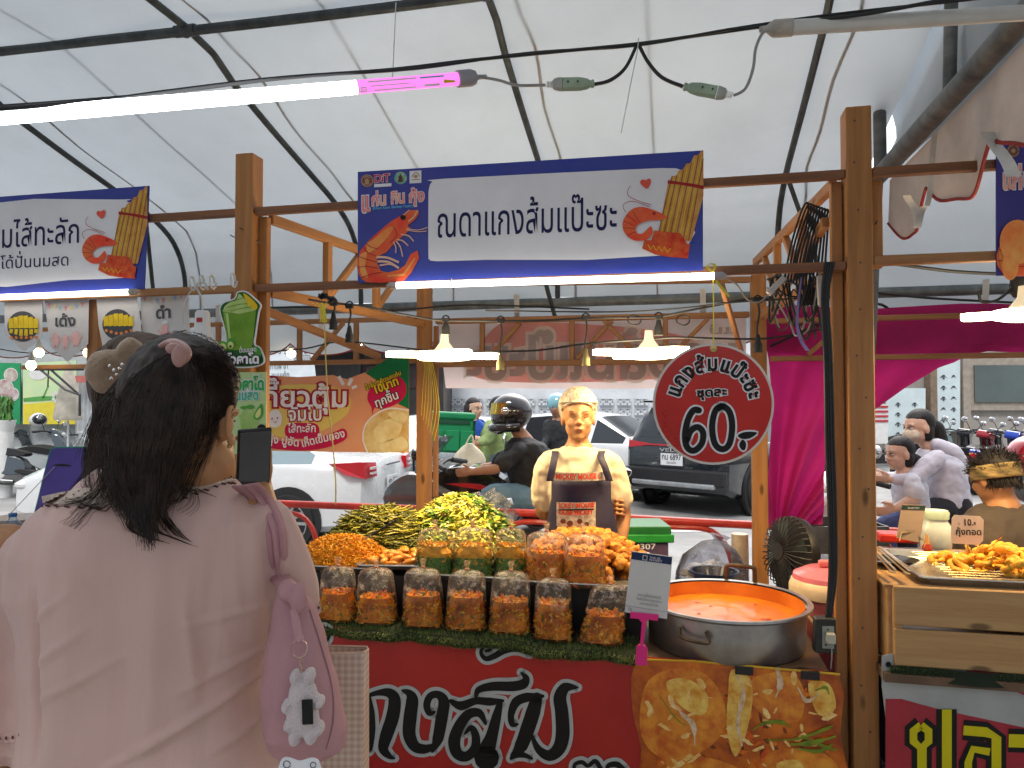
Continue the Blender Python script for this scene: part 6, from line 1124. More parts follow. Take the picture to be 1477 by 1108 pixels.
prz('seat', sp2([(-.7, .98), (-.5, .95), (-.15, .82), (-.1, .76), (-.4, .80), (-.7, .90)], 4), .26, blkpl, .04); prz('tail', sp2([(-.95, 1.0), (-.6, .94), (-.2, .72), (-.3, .58), (-.7, .78)], 4), .24, bk, .05); prz('engine', [(-.3, .25), (.3, .22), (.35, .5), (0, .62), (-.35, .55)], .3, M('engine_grey'), .05)
g = MB(); g.grid(lambda a_, b_: V((.74-.30*b_-.02, .0, .86+.36*b_))+V((-.10*abs(2*a_-1)**2, (a_-.5)*(.34-.12*b_), 0)), 12, 8); obj('windscreen', g, Mfilm('smoke', (.45, .47, .5), .35, (.25, .27, .3), 4), t)
g = MB(); g.tube(spline([(.30, .38, 1.02), (.38, .24, 1.04), (.42, 0, 1.0), (.38, -.24, 1.04), (.30, -.38, 1.02)], 4), .015, 7); obj('handlebar', g, blkpl, t)
for s_ in (-1, 1):
    g = MB(); g.tube([(.27, s_*.40, 1.01), (.36, s_*.28, 1.035)], .021, 8); obj('grip', g, blkpl, t); g = MB(); g.tube([(.36, s_*.3, 1.04), (.5, s_*.36, 1.02)], .008, 5); obj('brake_lever', g, chrome, t)
    g = MB(); g.tube([(.55, s_*.2, 1.0), (.52, s_*.36, 1.1)], .008, 5); m_ = obj('mirror', g, blkpl, t); g = MB(); g.ell((.50, s_*.40, 1.12), (.03, .08, .045), 10); obj('mirror_glass', g, bk, m_)
    g = MB(); g.tube([(.44, s_*.09, .98), (.66, s_*.09, .3)], .025, 8); obj('fork', g, sil, t)
place(t, pg(716, 5.7), R(176)); t.scale = (1.1,)*3; MOTO = t
# mother's scooter (heading left) and the delivery bike with its green box
scooter('pale scooter with blue seat carrying the mother and child in white', pg(1290, 5.35), R(182), (.55, .50, .50), seatc=(.03, .07, .45), lean=0)
scooter('black delivery motorbike under the green insulated box', pg(690, 7.35), R(-8), (.03, .03, .03), lean=0)
NOINV[0] = False
T = thing('delivery_box', 'bright green insulated delivery box with white lettering on the delivery motorbike', 'box', P(650, 655, 7.0)); gb = M('box_green', (.004, .24, .09), .5, var=.08, scale=4, bump=.1); gdk = M('box_dark_trim', (.01, .07, .04), .6)
c = P(650, 628, 7.1); Xb = V((.985, .17, -.05)).normalized(); Yb = UP.cross(Xb).normalized(); Zb = Xb.cross(Yb)
g = MB(); g.box(c+Yb*.2, (.44, .4, .34), Xb, Yb, Zb); obj('body', g, gb, T, sm=0, bevel=.02); g = MB(); g.box(c+Yb*.2+Zb*.19, (.47, .43, .07), Xb, Yb, Zb); obj('lid', g, gb, T, sm=0, bevel=.02); g = MB(); g.box(c+Zb*.13-Yb*.005, (.36, .015, .03), Xb, Yb, Zb); obj('zip', g, gdk, T, sm=0)
for s_ in (-.14, .02, .16): g = MB(); g.box(c+Xb*s_-Zb*.05-Yb*.008, (.13, .02, .2), Xb, Yb, Zb); obj('pocket', g, gb, T, sm=0, bevel=.006)
g = MB(); g.box(c+Xb*.232+Yb*.2, (.02, .36, .30), Xb, Yb, Zb); obj('side_panel', g, gdk, T, sm=0)
PG = Panel(c-Yb*.03, Xb, Z=Zb); words(T, PG, [('Grab', (624, 634), (645, 637), 9, dict(off=.03, xh=.686))], wht, k=2)
# ================================================================ LAMPS, CABLES, CURTAIN
NOINV[0] = False
tubeglow = M('tube_glow', (.9, .9, .9), .4, var=0, emit=(.93, .97, 1), es=6); warmglow = M('warm_glow', (.9, .85, .7), .4, var=0, emit=(1, .80, .50), es=9); bulbglow = M('bulb_glow', (.9, .85, .7), .4, var=0, emit=(1, .72, .36), es=8)
capm = M('cap_grey', (.34, .33, .36), .5, var=.1); capd = M('cap_beige', (.42, .38, .33), .5, var=.2, scale=20); cab = M('cable_black', (.012, .012, .013), .5, var=.1); cabg = M('cable_grey', (.28, .28, .27), .5); plugm = M('plug_green', (.30, .38, .27), .45, var=.12, scale=20)
def pt(x, y, D): return P(x, y, D)
def tube_lamp(name, label, a, b, r, glow, ends, n=16):
    t = thing(name, label, 'lamp', (a+b)/2); d = (b-a).normalized(); g = MB(); g.tube([a, b], r, n); obj('tube', g, glow, t)
    for e, q, s_ in ends: g = MB(); c = a if e == 0 else b; dd = -d if e == 0 else d; g.lathe([(r*1.12, -q), (r*1.14, 0), (r*1.14, q*.6), (r*.6, q), (.004, q*1.3)], c, 14, ax=dd); obj('end_cap', g, s_, t)
    return t
a, b = pt(-330, 196, 1.22), pt(514, 126, 1.62); d = (b-a).normalized()
t = tube_lamp('tube_lamp', 'long lit white LED tube with pink printed sleeve, upper left', a, b, .0148, tubeglow, ())
e = pt(660, 114, 1.70); g = MB(); g.tube([b, e], .0151, 20); obj('sleeve', g, M('sleeve_pink', (.75, .12, .5), .3, emit=(.95, .25, .75), es=.55, var=.05, scale=40), t)
PSL = Panel((b+e)/2-V((0, .02, 0)), d, Z=UP.cross(d).cross(d)*-1)
for i, (x0, x1, y, cc_, w_) in enumerate(((530, 600, 119, wht, 2), (535, 590, 125, wht, 1.4), (540, 600, 131, wht, 1.6), (605, 640, 113, flat('cy2', (.1, .5, .6)), 2.2), (640, 656, 118, yel, 5), (612, 634, 124, wht, 3))):
    sl2 = -.083; layer(t, PSL, 'sleeve_print', cc_, [[(x0, y-w_/2), (x1, y-w_/2+sl2*(x1-x0)), (x1, y+w_/2+sl2*(x1-x0)), (x0, y+w_/2)]], 3)
words(t, PSL, [('LED', (518, 134), (530, 133), 7, dict(xh=.686, off=.03))], wht, k=4)
g = MB(); g.lathe([(.0195, 0), (.0195, .035), (.016, .045), (.006, .05), (.005, .075)], e, 16, ax=d); obj('end_cap', g, capm, t)
a2, b2 = pt(1140, 40, 1.6), pt(1900, -8, 1.45)
t2 = tube_lamp('tube_lamp', 'unlit frosted LED tube at the upper right', a2, b2, .0165, M('tube_off', (.62, .61, .57), .35, var=.05, trans=.1), ())
d2 = (b2-a2).normalized(); g = MB(); g.lathe([(.019, 0), (.019, .04), (.015, .046), (.008, .055), (.006, .07)], a2+d2*.004, 16, ax=-d2); obj('end_cap', g, capd, t2)
a3, b3 = PS(566, 412, 2.83), PS(1038, 398, 2.83)
t3 = tube_lamp('tube_lamp', 'bright LED tube mounted under the wide blue banner', a3, b3, .0135, M('tube_glow2', (.9, .9, .9), .4, var=0, emit=(1, .96, .86), es=3.6), ((0, .02, capd), (1, .02, capm)))
for x in (651, 995): q = PS(x, 409-(x-566)*.0297, 2.83); g = MB(); g.lathe([(.0145, -.002), (.0145, .002)], q, 14, ax=(b3-a3)); obj('clip_ring', g, capm, t3)
a4, b4 = PS(-60, 431, 2.83), PS(193, 421, 2.83); tube_lamp('tube_lamp', 'bright LED tube mounted under the left blue banner', a4, b4, .013, MT['tube_glow2'], ((1, .02, capd),))
T = thing('power_cable', 'pair of black power cables looping across the top of the view', 'cable', pt(900, 60, 1.7))
def cable(par, pts, r, m=None, name='cable', n=6): g = MB(); g.tube(spline(pts, n), r, 6); return obj(name, g, m or cab, par)
cable(T, [pt(-60, 162, 1.3), pt(120, 148, 1.4), pt(250, 131, 1.47), pt(400, 113, 1.56), pt(560, 101, 1.64), pt(680, 87, 1.68), pt(800, 75, 1.7), pt(915, 64, 1.7), pt(1010, 51, 1.68), pt(1110, 37, 1.62), pt(1250, 20, 1.55), pt(1390, -6, 1.5)], .0042)
cable(T, [pt(-60, 158, 1.31), pt(200, 138, 1.45), pt(420, 112, 1.57), pt(600, 99, 1.65), pt(760, 77, 1.7), pt(915, 66, 1.7), pt(1050, 43, 1.65), pt(1180, 24, 1.6), pt(1320, 8, 1.53), pt(1500, -12, 1.45)], .0035)
def connector(label, pts_in, pts_out, a, b):
    t = thing('plug_connector', label, 'plug', (a+b)/2); d = (b-a).normalized(); L = (b-a).length
    g = MB(); g.lathe([(.008, 0), (.011, L*.03), (.0085, L*.08), (.013, L*.14), (.0165, L*.3), (.0165, L*.62), (.017, L*.66)], a, 8, ax=d, sy=.8); obj('socket_body', g, plugm, t)
    g = MB(); g.lathe([(.017, L*.67), (.0175, L*.7), (.014, L*.82), (.009, L*.86)], a, 8, ax=d, sy=.8); obj('plug_body', g, M('plug_grey', (.36, .37, .33), .5), t)
    for i in range(4): g = MB(); g.lathe([(.0075, L*(.87+.03*i)), (.0075, L*(.885+.03*i))], a, 8, ax=d); obj('strain_relief', g, MT['plug_grey'], t)
    for s_ in (.35, .55): g = MB(); q = a+d*L*s_+V((0, -.014, 0)); g.lathe([(.0022, 0), (.0022, .002)], q, 8, ax=(0, -1, 0)); obj('screw', g, cab, t)
    cable(t, pts_in, .0045); cable(t, pts_out, .0035, cabg)
connector('pale green plug connector hanging from the cable, left of the pair', [pt(857, 122, 1.69), pt(880, 116, 1.69), pt(902, 98, 1.7), pt(918, 66, 1.7)], [pt(692, 111, 1.71), pt(720, 116, 1.7), pt(745, 123, 1.69), pt(787, 123, 1.69)], pt(857, 121, 1.69), pt(787, 122, 1.69))
connector('grimy green plug connector sloping below the unlit tube', [pt(985, 125, 1.68), pt(955, 112, 1.69), pt(935, 90, 1.7), pt(922, 66, 1.7)], [pt(1058, 138, 1.66), pt(1075, 128, 1.65), pt(1086, 100, 1.63), pt(1090, 70, 1.62), pt(1100, 48, 1.61), pt(1110, 44, 1.6)], pt(986, 125, 1.68), pt(1058, 138, 1.66))
T = thing('cable_tie', 'white cable tie with long tail on the black cable', 'cable tie', pt(905, 130, 1.69)); g = MB(); g.tube([pt(921, 55, 1.69), pt(920, 70, 1.69), pt(908, 130, 1.69), pt(896, 192, 1.69)], .0011, 4); obj('strap', g, M('tie_white', (.6, .6, .58), .5), T)
T = thing('hanging_string', 'thin pale string holding up the lit tube', 'string', pt(568, 105, 1.65)); g = MB(); g.tube([pt(571, 4, 1.9), pt(566, 120, 1.65)], .0013, 4); obj('string', g, MT['tie_white'], T)
for x in (82, 575): g = MB(); q = pt(x, 181-(x+0)*.1-13, 1.39 if x < 100 else 1.65); 
# festoon light string of black sockets
T = thing('festoon_string', 'black festoon cable with empty bulb sockets sagging across the stall', 'string lights', S(-.6, 3.3, 2))
FS = 3.35
def fp(x, y, v=FS): return PS(x, y, v)
cable(T, [fp(445, 432, 3.0), fp(480, 438, 3.1), fp(520, 441, 3.2), fp(600, 457), fp(640, 462), fp(722, 463), fp(790, 462), fp(845, 459), fp(900, 458), fp(950, 457), fp(985, 450), fp(1030, 441), fp(1090, 430), fp(1110, 434)], .0052)
cable(T, [fp(385, 508, 4.3), fp(440, 503, 4.2), fp(500, 493, 4.1), fp(640, 508, 3.7), fp(722, 507), fp(780, 505), fp(845, 496), fp(940, 489), fp(985, 487), fp(1090, 489), fp(1150, 482), fp(1205, 470)], .005)
cable(T, [fp(700, 448, 3.6), fp(880, 450, 3.5), fp(980, 445, 3.4), fp(1060, 436, 3.3), fp(1200, 428, 3.2), fp(1240, 426, 3.1)], .004)
sock = M('socket_black', (.018, .018, .018), .6, var=.2); sockb = M('socket_brass', (.25, .20, .08), .4, .6)
def socket(par, p, L=.05, m=sock):
    g = MB(); g.lathe([(.006, .03), (.010, .02), (.013, .0), (.019, -L*.35), (.019, -L), (.021, -L), (.021, -L-.004), (.015, -L-.003)], p, 14); return obj('socket', g, m, par)
for x, y, y2, v, m in ((481, 438, 468, 3.1, sock), (504, 442, 487, 3.15, sock), (722, 463, 527, FS, sockb), (845, 459, 520, FS, sockb), (1093, 434, 500, 3.3, sock), (643, 462, 476, FS, sock), (950, 458, 476, FS, sock)):
    q = fp(x, y2-8, v); top = fp(x, y, v); cable(T, [top, top.lerp(q, .3)+V((.006, 0, 0)), top.lerp(q, .7)-V((.003, 0, 0)), q], .0045, name='drop_cable', n=4); socket(T, q, .045, m)
    g = MB(); g.box(top, (.035, .02, .02)); g.tube([top+V((-.02, 0, 0)), top+V((-.012, 0, .018)), top+V((.0, 0, .024)), top+V((.012, 0, .018)), top+V((.02, 0, 0))], .004, 6); obj('t_joint', g, sock, T, bevel=.003)
for x, v in ((985, FS), (915, FS)): q = fp(x, 459, v); g = MB(); g.tube([q+V((.03*cos(a), 0, .022*sin(a)-.01)) for a in np.linspace(0, 6.28, 16)], .004, 5); obj('cable_loop', g, sock, T)
def led(label, x, y, v, r, en, paddles=4):
    c = fp(x, y, v); t = thing('led_lamp', label, 'lamp', c)
    g = MB(); g.lathe([(.018, .10), (.022, .06), (.05, .022), (.06, .012), (.055, .0)], c, 20); obj('lamp_neck', g, M('lamp_white', (.5, .48, .42), .4, var=0), t)
    g = MB(); g.lathe([(r*.55, .012), (r*.6, 0), (r*.52, -.02), (r*.3, -.028), (.001, -.03)], c, 28); obj('centre_disc', g, warmglow, t)
    for i in range(paddles):
        a = 2*PI*i/paddles+.35; e = V((cos(a), sin(a), .0)); f = V((-sin(a), cos(a), 0)); g = MB()
        q = [c+e*(r*.45)+f*(r*.22), c+e*(r*.95)+f*(r*.26), c+e*r*1.1+f*(r*.15), c+e*r*1.1-f*(r*.15), c+e*(r*.95)-f*(r*.26), c+e*(r*.45)-f*(r*.22)]; g.prism([p+UP*.010 for p in q], UP*-.024); obj('light_paddle', g, warmglow, t, sm=0)
    l = bpy.data.lights.new('lamp_light', 'AREA'); l.shape = 'DISK'; l.size = r*1.6; l.energy = en; l.color = (1, .69, .30); lo = bpy.data.objects.new('lamp_light', l); COL.objects.link(lo); lo.parent = t; lo.location = (0, 0, -.04)
    return t
led('lit paddle-shaped LED lamp hanging left of centre over the vegetables', 641, 512, FS, .25, 9)
led('lit paddle-shaped LED lamp beside the round price sign', 936, 509, FS, .24, 8)
led('lit LED lamp at the right edge above the shrimp stall', 1478, 452, 3.0, .18, 9, 3)
T = thing('bulb_string', 'sparse string of small warm bulbs along the back beams at the left', 'string lights', P(100, 520, 5.2))
cable(T, [P(-20, 500, 5), P(60, 510, 5.2), P(200, 500, 5.3), P(420, 505, 5.3), P(520, 490, 5.4)], .004)
for x, y, D in ((45, 527, 5), (56, 509, 5.1), (127, 509, 5.2), (146, 504, 5.2), (420, 510, 5.3), (516, 496, 5.4)):
    q = P(x, y, D); g = MB(); g.ell(q, .032, 14); obj('bulb', g, bulbglow, T); socket(T, q+UP*.065, .03, M('socket_white', (.5, .5, .48), .5))
T = thing('led_bulb', 'unlit white LED bulb with red sticker tied to the left beam', 'lamp', P(292, 480, 2.9)); q = P(292, 470, 2.9)
g = MB(); g.lathe([(.022, .06), (.028, .05), (.03, 0), (.045, -.05), (.085, -.1), (.09, -.12), (.07, -.13), (.001, -.135)], q, 28); obj('bulb', g, M('bulb_white', (.6, .6, .6), .4, var=0), T); g = MB(); g.box(q+V((0, -.029, .02)), (.022, .004, .018)); obj('sticker', g, M('sticker_red', (.4, .02, .02), .5), T, sm=0)
cable(T, [q+UP*.06, P(291, 430, 2.9), P(283, 412, 2.9), P(296, 408, 2.88), P(300, 418, 2.88)], .004, MT['tie_white'])
for i, x in enumerate((276, 290, 305, 335)): c = P(x, 409-(x-276)*.08, 2.9); g = MB(); g.tube([c+V((.001*k, .028*cos(k*.7), .028*sin(k*.7))) for k in range(10)], .004, 5); obj('cable_loop', g, MT['tie_white'], T)
cable(T, [P(268, 480, 2.92), P(264, 450, 2.92), P(272, 425, 2.92), P(284, 412, 2.9)], .0025, MT['tie_white'])
# cable tangle at the right post
T = thing('cable_bundle', 'tangle of black cables coiled on the side rails and running down the tall post', 'cables', S(.55, 2.95, 1)); rnd = random.Random(4)
for i in range(4): j = i*3.6; cable(T, [PS(1192+j, 378, 2.86), PS(1186+j*.8, 430, 2.85), PS(1190+j*.9, 520, 2.84), PS(1192+j, 640, 2.83), PS(1196+j*.9, 740, 2.82), PS(1197+j*.8, 830, 2.81), PS(1192+j*.5, 895, 2.8)], .0045 if i % 2 else .006)
for i in range(9):
    x = 1150+i*4; cable(T, [PS(x-18, 400+i*3, 3.1), PS(x-8, 350+i*2, 3.1), PS(x+8, 300+i*2, 3.1), PS(x+16, 296+i, 3.1), PS(x+12, 330, 3.1), PS(x-2+i, 380+i*4, 3.1), PS(x+4, 440, 3.1), PS(x+14, 415, 3.08)], .0045)
for i in range(9):
    pts = [PS(1110+rnd.random()*20, 400+rnd.random()*80, 3.3)]; 
    for k in range(5): pts.append(PS(1115+k*17+rnd.uniform(-8, 8), 385+rnd.random()*105, 3.3-.06*k))
    cable(T, pts, .003+.002*rnd.random(), cabg if i in (2, 6) else cab)
cable(T, [PS(1120, 395, 3.3), PS(1125, 420, 3.2), PS(1150, 428, 3.2), PS(1170, 415, 3.1), PS(1200, 380, 2.95)], .004)
T = thing('power_strip', 'white two-pin plug and socket strip hanging among the tangled cables', 'plug', PS(1122, 420, 3.2)); g = MB(); g.bar(PS(1108, 424, 3.2), PS(1134, 398, 3.2), .03, .025); obj('body', g, M('strip_white', (.55, .55, .55), .45), T, bevel=.003); g = MB(); g.bar(PS(1182, 398, 3.0), PS(1184, 440, 3.0), .02, .02); obj('adapter', g, MT['strip_white'], T, bevel=.003)
cable(T, [PS(1040, 398, 2.84), PS(1062, 410, 3.0), PS(1078, 432, 3.1), PS(1095, 436, 3.15), PS(1108, 425, 3.2)], .0035, cabg)
T = thing('ribbon', 'pale purple ribbon dangling from the cable tangle', 'ribbon', PS(1158, 500, 3.0)); c_ = spline([PS(1156, 400, 3.02), PS(1151, 440, 3.0), PS(1150, 470, 3.0), PS(1155, 490, 3.0), PS(1165, 506, 3.0)], 5); g = MB(); g.grid(lambda a_, b_: c_[int(b_*(len(c_)-1))]+V(((.006+.012*b_)*(a_-.5), 0, 0)), 1, len(c_)-1); obj('strip', g, M('lilac', (.25, .2, .5), .6), T)
T = thing('socket_box', 'black outlet box with white plug hanging by the soup pot', 'socket box', PS(1192, 945, 2.80)); PO = Panel(S(.5, 2.775, .9), SU); g = MB(); g.prism([PO.hit(*p) for p in ((1176, 893), (1206, 893), (1207, 944), (1175, 942))], -PO.n*.05); obj('box', g, M('outlet_black', (.02, .02, .018), .5), T, bevel=.004)
layer(T, PO, 'outlet_plate', M('outlet_plate', (.30, .31, .27), .5), [[(1186, 903), (1203, 903), (1203, 936), (1186, 935)]], 2); layer(T, PO, 'slot', blackv, [circ(1194, 908, 1.4), circ(1191, 930, 1.6)], 4)
g = MB(); g.box(PO.hit(1197, 919)-SV*.012, (.03, .03, .035), SU, SV, UP); obj('plug', g, M('plug_ivory', (.5, .48, .38), .4), T, bevel=.004); cable(T, [PO.hit(1198, 925)-SV*.01, PO.hit(1199, 945)-SV*.01, PO.hit(1198, 965)], .002, cabg)
words(T, PO, [('KING', (1180, 935), (1180.6, 905), 3, dict(xh=.686, off=.02))], wht, k=3)
# black supply cables across the back and right
T = thing('power_cable', 'black supply cables strung along the back beams above the pink curtain', 'cable', P(1300, 440, 4.6))
cable(T, [P(1110, 500, 4.4), P(1250, 440, 4.3), P(1300, 455, 4.3), P(1400, 468, 4.2), P(1500, 474, 4.2)], .008); cable(T, [P(1250, 421, 4), P(1340, 430, 4), P(1470, 437, 4)], .007); cable(T, [P(1255, 376, 2.9), P(1300, 382, 2.9), P(1380, 392, 2.9), P(1470, 396, 2.9)], .007); cable(T, [P(1412, 420, 3), P(1416, 435, 3), P(1440, 432, 3), P(1465, 410, 3)], .006)
cable(T, [P(370, 445, 4.2), P(460, 443, 4.2), P(560, 448, 4.3), P(680, 440, 4.5), P(850, 446, 4.5)], .006)
g = MB(); g.lathe([(.03, .09), (.05, .06), (.055, 0), (.04, -.03)], P(1478, 418, 3.0), 16); obj('socket', g, sock, T)
for x, y in ((465, 427), (478, 432)): 
    g = MB(); [g.tube([P(x+shake(6), y+shake(3), 3.15), P(x+shake(8), y+shake(4), 3.12)], .006, 5) for i in range(8)]; o = obj('tape_wrap', g, cab, T)
# yellow twine
T = thing('yellow_twine', 'yellow plastic twine knotted to the left back post with long frayed tails', 'twine', P(618, 520, 4.4))
for i in range(7): g = MB(); x = 602+i*4; g.tube(spline([P(600+i*3, 519+3*sin(i), 4.35), P(612+i*2, 525, 4.33), P(x+8, 560+i*5, 4.33), P(x+6-i, 600+i*6, 4.33)], 5), .0028, 4, flat=.4); obj('strand', g, ystr, T)
T = thing('yellow_twine', 'yellow string dangling in front of the dumpling banner', 'twine', P(485, 720, 3.2)); g = MB(); g.tube(spline([P(466, 440, 3.1), P(468, 470, 3.1), P(472, 560, 3.1), P(478, 620, 3.1), P(484, 690, 3.1), P(484, 728, 3.12)], 5), .003, 4); obj('string', g, M('twine_tan', (.5, .42, .12), .6), T)
for i in range(4): g = MB(); g.tube(spline([P(450+i*7, 437, 3.1), P(462+i*2, 445, 3.08), P(462+i*3, 465, 3.08)], 4), .004, 4, flat=.3); obj('tail', g, ystr, T)
# magenta curtain
T = thing('curtain', 'magenta cloth tied up along the right back beam and gathered to a point', 'curtain', PS(1150, 750, 4.6))
yy = [438, 470, 505, 515, 530, 560, 598, 625, 648, 690, 730, 757]; xl = [1105, 1103, 1106, 1108, 1110, 1112, 1113, 1112, 1110, 1108, 1104, 1106]; xr = [1500, 1500, 1500, 1400, 1355, 1305, 1252, 1215, 1192, 1188, 1189, 1186]
def cur_(a_, b_):
    y = 438+b_*319; L = np.interp(y, yy, xl); Rr = np.interp(y, yy, xr); x = L+(Rr-L)*a_; top = np.interp(x, [1105, 1140, 1250, 1400, 1500], [452, 440, 446, 437, 440]); y = max(y, top+(y-438)*.02)
    ang = math.atan2(x-1120, 800-y); f = .05*sin(ang*16+.6)+.03*noise.noise(V((x*.02, y*.015, 0)))+.02*sin(ang*37+y*.02)
    return PS(x, y+(5*sin(x*.03)+3*noise.noise(V((x*.03, 0, 0))) if 500 < y < 520 and x > 1380 else 0), 4.66+f*min(1, .3+b_))
g = MB(); g.grid(cur_, 90, 90); obj('cloth', g, Mcloth('magenta_cloth', (.47, .015, .15), .3, var=.08, scale=3, bump=.5, bscale=7), T)
g = MB(); g.grid(lambda a_, b_: PS(1105+395*a_, 446+(58+4*sin(a_*20))*b_, 4.72+.03*sin(a_*30+b_*3)), 60, 8); obj('cloth_fold', g, MT['magenta_cloth'], T)
# foliage behind pennants
T = thing('hanging_plant', 'dark green leafy plant hanging behind the pennant flags', 'plant', P(130, 505, 8)); g = MB()
for i in range(260):
    q = P(133+shake(20), 489+shake(9), 8+shake(.15)); d_ = V((shake(), shake(), shake(.6)))*.05; s_ = V((shake(), shake(), shake())).cross(d_).normalized()*.018; g.add([q-d_, q+s_, q+d_, q-s_], [(0, 1, 2, 3)])
o = obj('leaves', g, M('plant_leaf', (.03, .08, .02), .5, var=.3), T, sm=0); o['kind'] = 'stuff'
T = thing('potted_plant', 'leafy pot plant on the ledge below the green poster', 'plant', P(8, 606, 12.5)); g = MB()
for i in range(120): q = P(8+shake(10), 590+shake(14), 12.5+shake(.1)); d_ = V((shake(.5), shake(.4), 1))*.09; s_ = V((1, 0, 0))*.03; g.add([q-d_, q+s_, q+d_, q-s_], [(0, 1, 2, 3)])
o = obj('leaves', g, M('plant_leaf2', (.08, .22, .04), .5, var=.3), T, sm=0); o['kind'] = 'stuff'
g = MB(); g.lathe([(.12, -.2), (.16, 0), (.15, 0)], P(8, 606, 12.5), 14); g.lathe([(.12, 0), (.12, P(8, 606, 12.5).z-.2)], V((P(8, 606, 12.5).x, 12.5, 0)), 12); obj('pot', g, MT['offwhite'], T)
# ================================================================ PEOPLE
NOINV[0] = False
def sk(name, c): return M(name, c, .5, var=.06, scale=25, sss=.12, bump=.08, bscale=120)
skin1 = sk('skin_tan', (.42, .205, .09)); skin2 = sk('skin_light', (.62, .38, .27)); skin3 = sk('skin_brown', (.34, .17, .10)); hairm = M('hair_black', (.012, .009, .009), .6, var=.2, scale=60, stretch=(1, 1, .15), bump=.4, bscale=90)
lipm = M('lip', (.40, .12, .09), .45, var=.05); eyew = M('eye_white', (.6, .58, .55), .2, var=0)
def frame(f, up=None):
    Y = V(f).normalized(); Z = (V(up) if up else UP.copy()); X = Y.cross(Z).normalized(); Z = X.cross(Y).normalized(); return X, Y, Z
def headshape(g, c, f, up=None, s=1):
    X, Y, Z = frame(f, up)
    def e(x, y, z, r): g.ell(c+(X*x+Y*y+Z*z)*s, tuple(k*s for k in r), 16, X, Y, Z)
    e(0, -.006, .028, (.076, .094, .090)); e(0, .02, -.045, (.065, .066, .064)); e(0, .058, -.09, (.026, .022, .018)); e(0, .085, .002, (.011, .016, .030)); e(0, .100, -.022, (.015, .014, .011))
    for q in (-1, 1): e(q*.078, -.006, -.012, (.009, .021, .031)); e(q*.036, .064, -.028, (.024, .017, .024)); e(q*.03, .074, .026, (.024, .015, .012)); e(q*.012, .096, -.026, (.009, .009, .008))
    e(0, .083, -.055, (.024, .012, .011)); return X, Y, Z
def face(par, c, f, up=None, s=1, closed=False, smile=0, brow=None):
    X, Y, Z = frame(f, up); at = lambda x, y, z: c+(X*x+Y*y+Z*z)*s
    for q in (-1, 1):
        if closed: g = MB(); g.tube([at(q*(.018+.026*t), .0905-.012*t*t, .008-.006*sin(PI*t)) for t in (0, .25, .5, .75, 1)], .0018*s, 5); obj('eyelid_line', g, hairm, par)
        else:
            g = MB(); g.ell(at(q*.031, .076, .006), (.015*s, .012*s, .0075*s), 12, X, Y, Z); e_ = obj('eye', g, eyew, par); g = MB(); g.ell(at(q*.031, .086, .006), (.0055*s, .003*s, .0055*s), 10, X, Y, Z); obj('iris', g, hairm, e_)
            g = MB(); g.tube([at(q*(.015+.03*t), .090-.012*t*t, .011+.005*sin(PI*t)) for t in (0, .3, .6, 1)], .0018*s, 5); obj('eyelid_line', g, hairm, par)
        g = MB(); g.tube([at(q*(.014+.036*t), .094-.016*t*t, .027+.006*sin(PI*t*.8)) for t in (0, .3, .6, 1)], [.002*s, .0034*s, .003*s, .001*s], 6, flat=.5); obj('eyebrow', g, hairm, par)
    g = MB(); g.tube([at(x*.018, .0955-.006*x*x, -.053+smile*.010*x*x) for x in (-1, -.6, -.2, .2, .6, 1)], [.001*s, .004*s, .0055*s, .0055*s, .004*s, .001*s], 8, flat=.8); obj('lips', g, lipm, par)
    g = MB(); g.tube([at(x*.017, .0985-.006*x*x, -.053+smile*.010*x*x) for x in (-1, 0, 1)], .0009*s, 4); obj('mouth_line', g, dkbr, par)
def handshape(g, w, d, side, curl=.6, s=1, thumb=1):
    'palm, four bent fingers of different length and a thumb; d points along the hand, side towards the thumb'
    d = V(d).normalized(); side = (V(side)-d*V(side).dot(d)).normalized(); n = d.cross(side)
    g.ell(w+d*.045*s, (.042*s, .036*s, .015*s), 12, d, side, n); g.tube([w-d*.02*s, w+d*.02*s], [.026*s, .028*s], 10, flat=.75)
    for i, L in enumerate((.070, .078, .073, .058)):
        b = w+d*.075*s+side*((.027-.018*i)*s); a = 0; p = b; pts = [w+d*.05*s+side*((.022-.015*i)*s), b]
        for k, l in enumerate((.45, .32, .23)): a += curl*(.7+.3*k); p = p+(d*cos(a)+n*sin(a))*(L*l*s); pts.append(p)
        g.tube(pts, [.009*s, .0092*s, .0085*s, .0075*s, .0062*s], 8)
    b = w+d*.02*s+side*.028*s*thumb; g.tube([w+d*.01*s+side*.01*s, b+side*.012*s, b+side*.026*s+d*.026*s+n*.008*s, b+side*.028*s+d*.05*s+n*.018*s*curl], [.014*s, .012*s, .010*s, .007*s], 8)
def cutf(q): a = max(0, min(1, (q.y+.15)/.45)); b = max(0, min(1, (.42-q.z)/.3)); return 1-.30*a*b
def torso(g, rings, X, n=20):
    out = []
    for c, w, dd, Yv in rings:
        Y = V(Yv); out.append([V(c)+X*(w*abs(cos(a))**.85*(1 if cos(a) > 0 else -1))+Y*(dd*abs(sin(a))**.9*(1 if sin(a) > 0 else -1)) for a in [2*PI*k/n for k in range(n)]])
    g.loft(out)
def limb(g, pts, r, k=1, n=12):
    c = spline(pts, 5); rr = [np.interp(i/(len(c)-1)*(len(r)-1), range(len(r)), r)*k for i in range(len(c))]; g.tube(c, rr, n)
    g.ell(c[0], rr[0], 10); g.ell(c[-1], rr[-1], 10)
def wr(amp, sc, seed=0, st=(1, 1, 1)): return lambda co, n: co+n*(amp*(noise.noise(V((co.x*st[0], co.y*st[1], co.z*st[2]))*sc+V((seed, 0, 0)))+.5*noise.noise(co*sc*2.3)))
